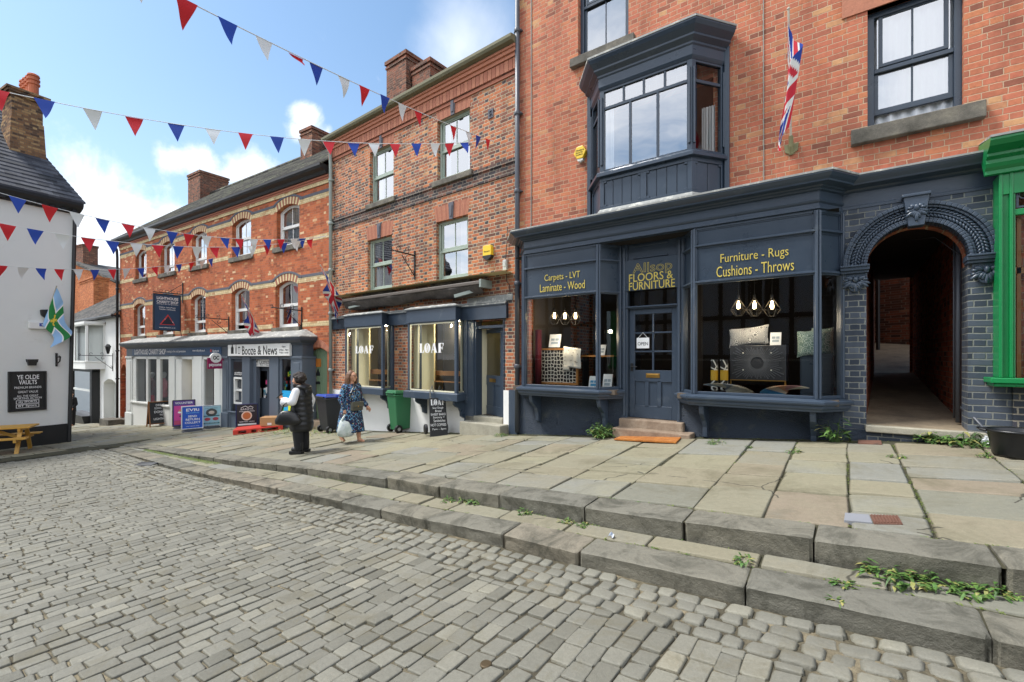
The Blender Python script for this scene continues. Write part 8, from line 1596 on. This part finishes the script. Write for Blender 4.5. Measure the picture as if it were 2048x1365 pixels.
for s in (-1, 1):
    m = MB(); m.prism([(-.10, 0), (.17, 0), (.175, .07), (-.11, .07)], -.055, .055); m.v = [(s*.115+v[1], -v[0]*1.0, v[2]) for v in m.v]; bt_ = m.build('boot_sole', M['blackg'], P1, bevel=.012); m = MB(); cap(m, [(s*.115, .03, .11), (s*.115, -.09, .10)], [.065, .055]); cap(m, [(s*.115, .03, .11), (s*.11, .03, .22)], [.065, .07]); m.build('boot', M['blackm'], P1, remesh=.010, smoothit=3)
hr = MB(); rn = random.Random(11); HC = paint('dark_curly_hair', '2a211d', .7, .3, 30, 90, .6)
for k in range(150):
    th_, ph_ = rn.uniform(0, 6.28), rn.uniform(-.9, 1.5); c = Vector((-.01, -.055, 1.515)); v = Vector((math.cos(th_)*math.cos(ph_)*.115, math.sin(th_)*math.cos(ph_)*.12, math.sin(ph_)*.12-(.07 if ph_ < -.3 else 0))); 
    if v.y < -.05 and v.z < .055: continue
    r_ = rn.uniform(.022, .036); hr.ell(c+v, (r_, r_, r_*1.1), 4)
hr.ell((-.01, -.035, 1.525), (.115, .115, .12), 10); hr.build('hair', HC, P1, remesh=.009, smoothit=1)
mw = P1.matrix_basis
ph = thing('phone', 'dark phone held up by the person in black', 'phone', tuple(mw @ Vector((.085, -.42, 1.175))), P1.rotation_euler.z); m = MB(); m.obox((0, 0, 0), (.037, 0, 0), (0, .055, .05), (0, -.003, .004)); m.build('case', M['blackg'], ph, bevel=.004)
hb = thing('handbag', 'soft black handbag hanging at the elbow of the person in black', 'bag', tuple(mw @ Vector((.30, -.10, .62))), P1.rotation_euler.z+R(15)); m = MB(); m.loft([ringz(0, 0, z, rx, ry, 24) for z, rx, ry in ((0, .05, .16), (.02, .075, .24), (.10, .075, .25), (.20, .055, .19), (.28, .02, .12))]); m.build('bag_body', paint('black_leather', '1b1b1c', .35, .2, 12, 40, .4), hb, smooth=True); m = MB()
for dx in (-.03, .03): m.tube([(dx, .12, .26), (dx*.6, .08, .40), (0, .0, .46), (dx*.6, -.08, .40), (dx, -.12, .26)], .009, 6)
m.build('strap', M['blackg'], hb)
# --- the walking person in the printed dress
p = on_pav(703, 885); P2 = thing('person', 'person with long brown hair walking in a navy patterned dress', 'person', tuple(p), face_cam(p)+R(42))
S = 1.0
b = MB(); P = head(b, (0, -.03, 1.50), R(10), .102); cap(b, [(0, .0, 1.30), (0, -.02, 1.42)], [.055, .05])
b.loft([ringz(0, 0, z, rx, ry) for z, rx, ry in ((.70, .18, .15), (.85, .2, .17), (1.0, .18, .15), (1.15, .19, .15), (1.27, .17, .11), (1.33, .065, .06))])
legA, legB = [(.09, 0, .75), (.10, -.09, .42), (.10, -.13, .08)], [(-.09, 0, .75), (-.09, .05, .43), (-.09, .24, .14)]
cap(b, legA, [.10, .068, .042]); cap(b, legB, [.10, .068, .042])
cap(b, [(.10, -.13, .06), (.10, -.27, .035)], [.042, .03]); cap(b, [(-.09, .24, .12), (-.09, .14, .04)], [.042, .03])
armL, armR = [(.18, 0, 1.26), (.27, .03, 1.0), (.34, -.13, .80)], [(-.18, 0, 1.26), (-.25, .05, 1.0), (-.24, -.05, .77)]
cap(b, armL, [.062, .05, .033]); hand(b, armL[2], (.25, -.55, -.75), (-1, -.2, 0), .165, .35, 1); cap(b, armR, [.062, .05, .033]); hand(b, armR[2], (0, -.12, -1), (1, 0, 0), .165, .95, -1)
b.build('body', SKIN, P2, remesh=.0095, smoothit=3)
dn_ = NT('navy_printed_dress_cloth'); c_ = dn_.coord(); v_ = dn_.n('ShaderNodeTexVoronoi', feature='DISTANCE_TO_EDGE'); dn_.put(v_, 'Scale', 15.0); dn_.put(v_, 'Vector', c_); v2_ = dn_.n('ShaderNodeTexVoronoi'); dn_.put(v2_, 'Scale', 22.0); dn_.put(v2_, 'Vector', c_)
line = dn_.ramp(v_.outputs[0], [(.035, 1.0), (.065, 0.0)]); dots = dn_.ramp(v2_.outputs[0], [(.20, 1.0), (.27, 0.0)]); hue = dn_.ramp(v2_.outputs['Color'], [(0, '4f9fc4'), (.35, 'c9b25a'), (.5, 'b04a6a'), (.65, 'cfd6d2'), (1, '4aa07a')], 'CONSTANT')
brk = dn_.ramp(dn_.noise(c_, 9, 2), [(.45, 0.0), (.52, 1.0)]); cc = dn_.mix(dn_.math('MULTIPLY', line, brk), lin('1b2440'), lin('6fa3c9')); cc = dn_.mix(dots, cc, hue); DR = dn_.bsdf(cc, .8)
g = MB(); R_ = []
for k in range(33):
    f = k/32; z = .25+1.08*f; rx = np.interp(f, [0, .25, .48, .64, .82, .94, 1], [.30, .275, .24, .20, .215, .19, .085]); ry = np.interp(f, [0, .25, .48, .64, .82, .94, 1], [.29, .25, .2, .165, .175, .13, .08]); wv = .05*(1-f)**1.5
    R_.append(ringz(.0, -.01+.03*(1-f), z, rx, ry, 40, wv, 7, 1+f))
g.loft(R_, caps=False); dr_ = g.build('dress', DR, P2, smooth=True, solid=.008)
for arm in (armL, armR):
    m = MB(); a_ = [Vector(q) for q in arm]; a_[2] = a_[1]*.12+a_[2]*.88; cap(m, a_, [.082, .070, .055]); m.build('sleeve', DR, P2, remesh=.010, smoothit=4)
HB2 = paint('brown_highlighted_hair', '6b4a33', .55, .3, 26, 80, .5); hr = MB(); rn = random.Random(5); hr.ell((0, .015, 1.525), (.098, .105, .112), 12)
for k in range(46):
    a_ = R(rn.uniform(-28, 208)); c0 = Vector((math.cos(a_)*.088, .0+math.sin(a_)*.085, 1.56)); L_ = rn.uniform(.22, .34); hr.tube([c0, c0+Vector((math.cos(a_)*.03, .012+math.sin(a_)*.02, -L_*.4)), c0+Vector((math.cos(a_)*.045+.01*math.sin(k), .03+math.sin(a_)*.03, -L_))], [.024, .026, .012], 6)
hr.build('hair', HB2, P2, remesh=.008, smoothit=2)
m = MB(); q = Matrix.Rotation(R(10), 3, 'Z')
for s in (-1, 1): m.tube([Vector((0, -.03, 1.50))+q @ Vector((s*.038+.028*math.cos(t_*math.pi/6), -.102, .012+.024*math.sin(t_*math.pi/6))) for t_ in range(13)], .0035, 5); m.tube([Vector((0, -.03, 1.50))+q @ Vector((s*.066, -.10, .016)), Vector((0, -.03, 1.50))+q @ Vector((s*.076, .0, .012))], .003, 5)
m.build('glasses', M['blackg'], P2)
for nm, c0, c1 in (('sandal', (.10, -.10, .012), (.10, -.26, .012)), ('sandal', (-.09, .26, .055), (-.09, .13, .012))):
    m = MB(); m.tube([c0, c1], [.045, .042], 10); m.v = [(x, y, c0[2]+(z-c0[2])*.28+.0) for x, y, z in m.v]; m.tube([(c1[0]-.045, c1[1]+.05, c1[2]+.01), (c1[0], c1[1]+.05, c1[2]+.055), (c1[0]+.045, c1[1]+.05, c1[2]+.01)], .009, 6); m.build('sandal', paint('tan_sandal', '9a8468', .7), P2)
mw = P2.matrix_basis
cbg = thing('shoulder_bag', 'olive leather flap bag worn across the printed dress', 'bag', tuple(mw @ Vector((-.06, -.235, .74))), P2.rotation_euler.z+R(-8)); m = MB(); m.box(-.14, .14, -.04, .05, 0, .20); m.build('bag_body', paint('olive_leather', '4d4c42', .45, .12, 10, 40, .2), cbg, bevel=.02); m = MB(); m.box(-.145, .145, -.055, -.038, .085, .205); m.build('flap', paint('olive_flap', '57564b', .45, .1, 10, 40, .2), cbg, bevel=.012); m = MB(); m.ell((0, -.058, .095), (.014, .008, .014), 6); m.build('clasp', M['brass'], cbg); m = MB(); m.tube([(-.14, 0, .19), (-.12, .05, .40), (.05, .13, .60)], .010, 6); m.tube([(.14, .0, .19), (.20, .10, .40), (.16, .2, .58)], .010, 6); m.build('strap', M['blackg'], cbg)
hp = mw @ (Vector(armR[2])+Vector((.02, -.02, -.13)))
sbg = thing('carrier_bag', 'full white plastic carrier bag carried by the person in the dress', 'bag', (hp.x, hp.y, hp.z-.47), P2.rotation_euler.z+R(-15)); m = MB(); rn = random.Random(2)
m.loft([[(x*(1+.05*math.sin(j*1.7+z*20)), y*(1+.07*math.sin(j*2.3+z*31)), z) for j, (x, y, z) in enumerate(ringz(0, 0, z, rx, ry, 26))] for z, rx, ry in ((0, .12, .08), (.03, .18, .12), (.14, .195, .13), (.24, .17, .11), (.33, .14, .07), (.37, .13, .02))]); cvb = NT('thin_white_plastic'); c_ = cvb.coord(); CB = cvb.bsdf(cvb.ramp(cvb.noise(c_, 7, 3), [(.4, 'b9c6c0'), (.55, 'd5dcd8'), (.7, 'aebbc4')]), .35, 0, cvb.bump(cvb.noise(c_, 14, 5, .7, 1), .6, .02)); m.build('bag_body', CB, sbg, smooth=True); m = MB()
for s in (-1, 1): m.tube([(s*.10, 0, .36), (s*.05, 0, .44), (s*.012, 0, .50)], [.03, .02, .012], 8)
m.build('handle', CB, sbg)
# --- the far figure by the cottage
p = FG.w(FG.x(143, -1.6), -1.6, 0); p.z = FG.z(143, 852, -1.6); P3 = thing('person', 'distant person in dark clothes standing beside the black shopfront', 'person', tuple(p), R(30))
b = MB(); head(b, (0, 0, 1.56), R(30)); cap(b, [(0, 0, 1.36), (0, 0, 1.48)], [.055, .05]); b.loft([ringz(0, 0, z, rx, ry) for z, rx, ry in ((.8, .16, .12), (1.0, .15, .11), (1.2, .19, .13), (1.36, .15, .1), (1.4, .06, .06))])
for s in (-1, 1): cap(b, [(s*.19, 0, 1.33), (s*.24, .02, 1.06), (s*.2, -.12, .86)], [.055, .045, .033]); hand(b, (s*.2, -.12, .86), (-s*.2, -.5, -.6), (-s, 0, 0), .17, .5, s); cap(b, [(s*.09, 0, .85), (s*.10, 0, .45), (s*.10, 0, .06)], [.09, .06, .045]); cap(b, [(s*.10, 0, .045), (s*.10, -.14, .04)], [.045, .035])
b.build('body', SKIN, P3, remesh=.012, smoothit=3); m = MB(); m.loft([ringz(0, 0, z, rx, ry) for z, rx, ry in ((.70, .2, .16), (.9, .19, .15), (1.1, .19, .14), (1.3, .2, .14), (1.41, .08, .08))])
for s in (-1, 1): cap(m, [(s*.19, 0, 1.33), (s*.24, .02, 1.06), (s*.205, -.10, .89)], [.075, .062, .05])
m.build('jacket', BLK2, P3, remesh=.014, smoothit=4); m = MB()
for s in (-1, 1): cap(m, [(s*.09, 0, .80), (s*.10, 0, .45), (s*.10, 0, .08)], [.11, .085, .07])
m.build('trousers', BLK2, P3, remesh=.014, smoothit=3); m = MB(); m.ell((0, .02, 1.60), (.088, .105, .09), 10); m.build('hair', HC, P3, smooth=True)
# ------------------------------------------------------------------ weeds
def leafmat(name, a, b_, c): m = NT(name); return m.bsdf(m.ramp(m.noise(m.coord(), 22, 3), [(.3, a), (.5, b_), (.75, c)]), .6)
LF = leafmat('weed_leaf', '2a441c', '40602a', '67763a'); LF2 = leafmat('bright_leaf', '34541f', '4d7330', '7d8d48'); MOSS = leafmat('moss_green', '46561f', '62742a', '84903c'); DRY = leafmat('dry_cuttings', '6b7434', '8b8a4c', 'b3a56c')
def leaf(m, p, d, L, w, up, mi=0, bend=.5):
    d = Vector(d).normalized(); s = d.cross(Vector(up)); s = s.normalized() if s.length > .01 else Vector((1, 0, 0)); n = s.cross(d)
    pts = [Vector(p)+d*L*f-n*0+Vector((0, 0, -bend*L*f*f)) for f in (0, .35, .7, 1)]; ws = (.15, 1, .8, 0.04)
    vs = [];
    for q, k in zip(pts, ws): vs += [q-s*w*k/2, q+s*w*k/2]
    m.add(vs, [(0, 1, 3, 2), (2, 3, 5, 4), (4, 5, 7, 6)], mi)
def plant(name, label, u, v, h, spread, n, L, w, mat=None, rn=None, group=None, z=0, upright=.8, stems=True, cat='plant'):
    p = on_ground(u, v); t = thing(name, label, cat, (p.x, p.y, p.z-.005), 0, group); rn = random.Random(int(u*3+v)); m = MB(); st = MB()
    for k in range(n):
        a_, r_ = rn.uniform(0, 6.28), spread*math.sqrt(rn.random()); f = rn.random(); base = Vector((r_*.4*math.cos(a_), r_*.4*math.sin(a_), 0)); top = Vector((r_*math.cos(a_), r_*math.sin(a_), h*(.25+.75*f)*(1-.5*(r_/spread)**2)))
        if stems: st.tube([base, base*.4+top*.6+Vector((0, 0, h*.1)), top], [.004, .003, .002], 4, caps=False)
        for j in range(3): fr_ = .45+.55*(j+1)/3; q = base*(1-fr_)+top*fr_; b2 = a_+rn.uniform(-1.6, 1.6); leaf(m, q, (math.cos(b2), math.sin(b2), rn.uniform(-.1, upright)), L*rn.uniform(.35, 1.25), w*rn.uniform(.5, 1.2), (0, 0, 1), rn.choice((0, 0, 0, 1, 1, 2)), rn.uniform(.1, .9))
    m.build('leaves', [mat or LF, LF if mat is LF2 else LF2, DRY], t)
    if stems: st.build('stem', LF, t)
    return t
plant('weed', 'bushy green weed growing beside the shop door steps', 1203, 876, .34, .24, 90, .075, .035, LF2)
plant('thistle', 'spiky young thistle against the pebbledash below the right shop window', 1670, 884, .36, .16, 20, .15, .04, LF2)
plant('weed', 'broad weed spilling from under the archway step', 1868, 882, .16, .22, 46, .09, .045, LF, stems=False); plant('weed', 'tall nettle patch at the foot of the dark brick pier', 1930, 890, .18, .28, 60, .09, .04, LF); plant('weed', 'bright weed in the joint left of the black tub', 1968, 916, .08, .07, 16, .06, .02, LF2, stems=False); plant('weed', 'small ivy sprig on the pier beside the drainpipe', 1955, 862, .12, .08, 16, .05, .03, LF)
plant('weed', 'grass tuft in front of the bakery door step', 1003, 873, .09, .13, 40, .09, .012, LF2, stems=False); plant('weed', 'grass tuft on the cobble strip under the right shop window', 1435, 888, .06, .14, 46, .08, .010, LF2, stems=False)
for u, v, s_, lab in ((1775, 1160, .13, 'large dandelion clump under the high kerb near the right edge'), (1835, 1170, .13, 'second dandelion clump under the high kerb right of the largest'), (1882, 1172, .11, 'third leafy clump under the high kerb'), (1995, 1192, .10, 'rosette of pointed leaves under the high kerb at the right edge'), (1942, 1190, .09, 'wispy grass clump under the high kerb near the right edge'), (1685, 1172, .06, 'weed filling the joint between two low kerb stones'), (1672, 1203, .04, 'small weed in the open joint of the low kerb above the setts'), (1490, 1125, .07, 'weed in the joint of the low kerb step right of the middle'), (895, 1003, .07, 'small weed at the foot of the high kerb behind the setts'), (925, 1002, .07, 'second small weed at the foot of the high kerb'), (950, 1006, .09, 'spreading weed at the foot of the high kerb'), (1050, 1028, .08, 'weed at the foot of the high kerb in the middle of the picture'), (1130, 1045, .05, 'little weed below the high kerb right of the middle'), (1165, 1052, .06, 'little leafy weed below the high kerb further right'), (1795, 916, .07, 'weed in the long joint below the archway'), (1588, 905, .07, 'weed in the flagstone joint below the right bay'), (1500, 896, .05, 'tiny weed in the flagstone joint below the shop door')):
    plant('weed', lab, u, v, s_*.7, s_, int(10+s_*130), .03+s_*.32, .010+s_*.11, LF2 if s_ > .08 else LF, stems=False)
# moss and fine grass in the joints, cuttings by the bins
mo = MB(); rn = random.Random(21)
def tuft(x, y, z, r, n, L, w, up=1.0, mi=0):
    for k in range(n):
        a_ = rn.uniform(0, 6.28); q = Vector((x+rn.gauss(0, r), y+rn.gauss(0, r), z)); leaf(mo, q, (math.cos(a_), math.sin(a_), up*rn.uniform(.3, 1.2)), L*rn.uniform(.5, 1.3), w, (0, 0, 1), mi, .4)
for xj, y0, y1, dn_s in ((.04, 4.1, 7.4, .5), (.50, 4.2, 7.45, 1.0), (-.52, 5.8, 7.4, .45), (-1.06, 4.2, 7.4, .4), (1.28, 4.2, 7.0, .35), (-1.75, 5.9, 7.4, .2), (-2.4, 6.6, 7.4, .4)):
    y = y0
    while y < y1:
        if rn.random() < dn_s*(.5+.5*math.sin(y*2.3+xj*5)): tuft(xj, y, pav(xj, y)-.008, .010, 7, .022, .006, .8, 0)
        y += .03
x = -9.0
while x < 3.5:
    for yk, zt_, pr_ in ((yk2(x)+.325, tread, .42 if x > -1 else .16), (yk1(x)+.35, pav, .28), (yk1(x)-.012, tread, .22)):
        if rn.random() < pr_*(.4+.9*max(0, math.sin(x*1.7+yk*3))): tuft(x, yk, zt_(x, yk)-.008, .012, 8, .03 if yk < 3.7 else .022, .007, .8, rn.choice((0, 0, 1)))
    if rn.random() < .5: tuft(x, yf(x)-rn.uniform(.05, .3), pav(x, yf(x))-.01, .02, 4, .03, .006)
    x += .028
x = -15.0
while x < -10.5: tuft(x, yk1(x)-.05+rn.uniform(-.06, .04), tread(x, yk1(x))+.004, .03, 16, .03, .012, .5, 0); x += .03
tag(mo.build('moss', [MOSS, LF2]), kind='stuff')
mo = MB(); c0 = on_pav(640, 868)
for k in range(2600):
    u = rn.uniform(478, 735); v = rn.gauss(862, 7)-abs(u-590)*.012
    if v < 848 or v > 884: continue
    if rn.random() > math.exp(-((u-595)/75)**2)+.05: continue
    q = on_pav(u, v); leaf(mo, q+Vector((0, 0, rn.uniform(.004, .05)*math.exp(-((u-600)/50)**2)+.006)), (rn.uniform(-1, 1), rn.uniform(-1, 1), rn.uniform(-.2, .5)), rn.uniform(.08, .18), rn.uniform(.008, .02), (0, 0, 1), rn.choice((0, 0, 1)), .1)
tag(mo.build('grass_cuttings', [DRY, LF2]), kind='stuff')
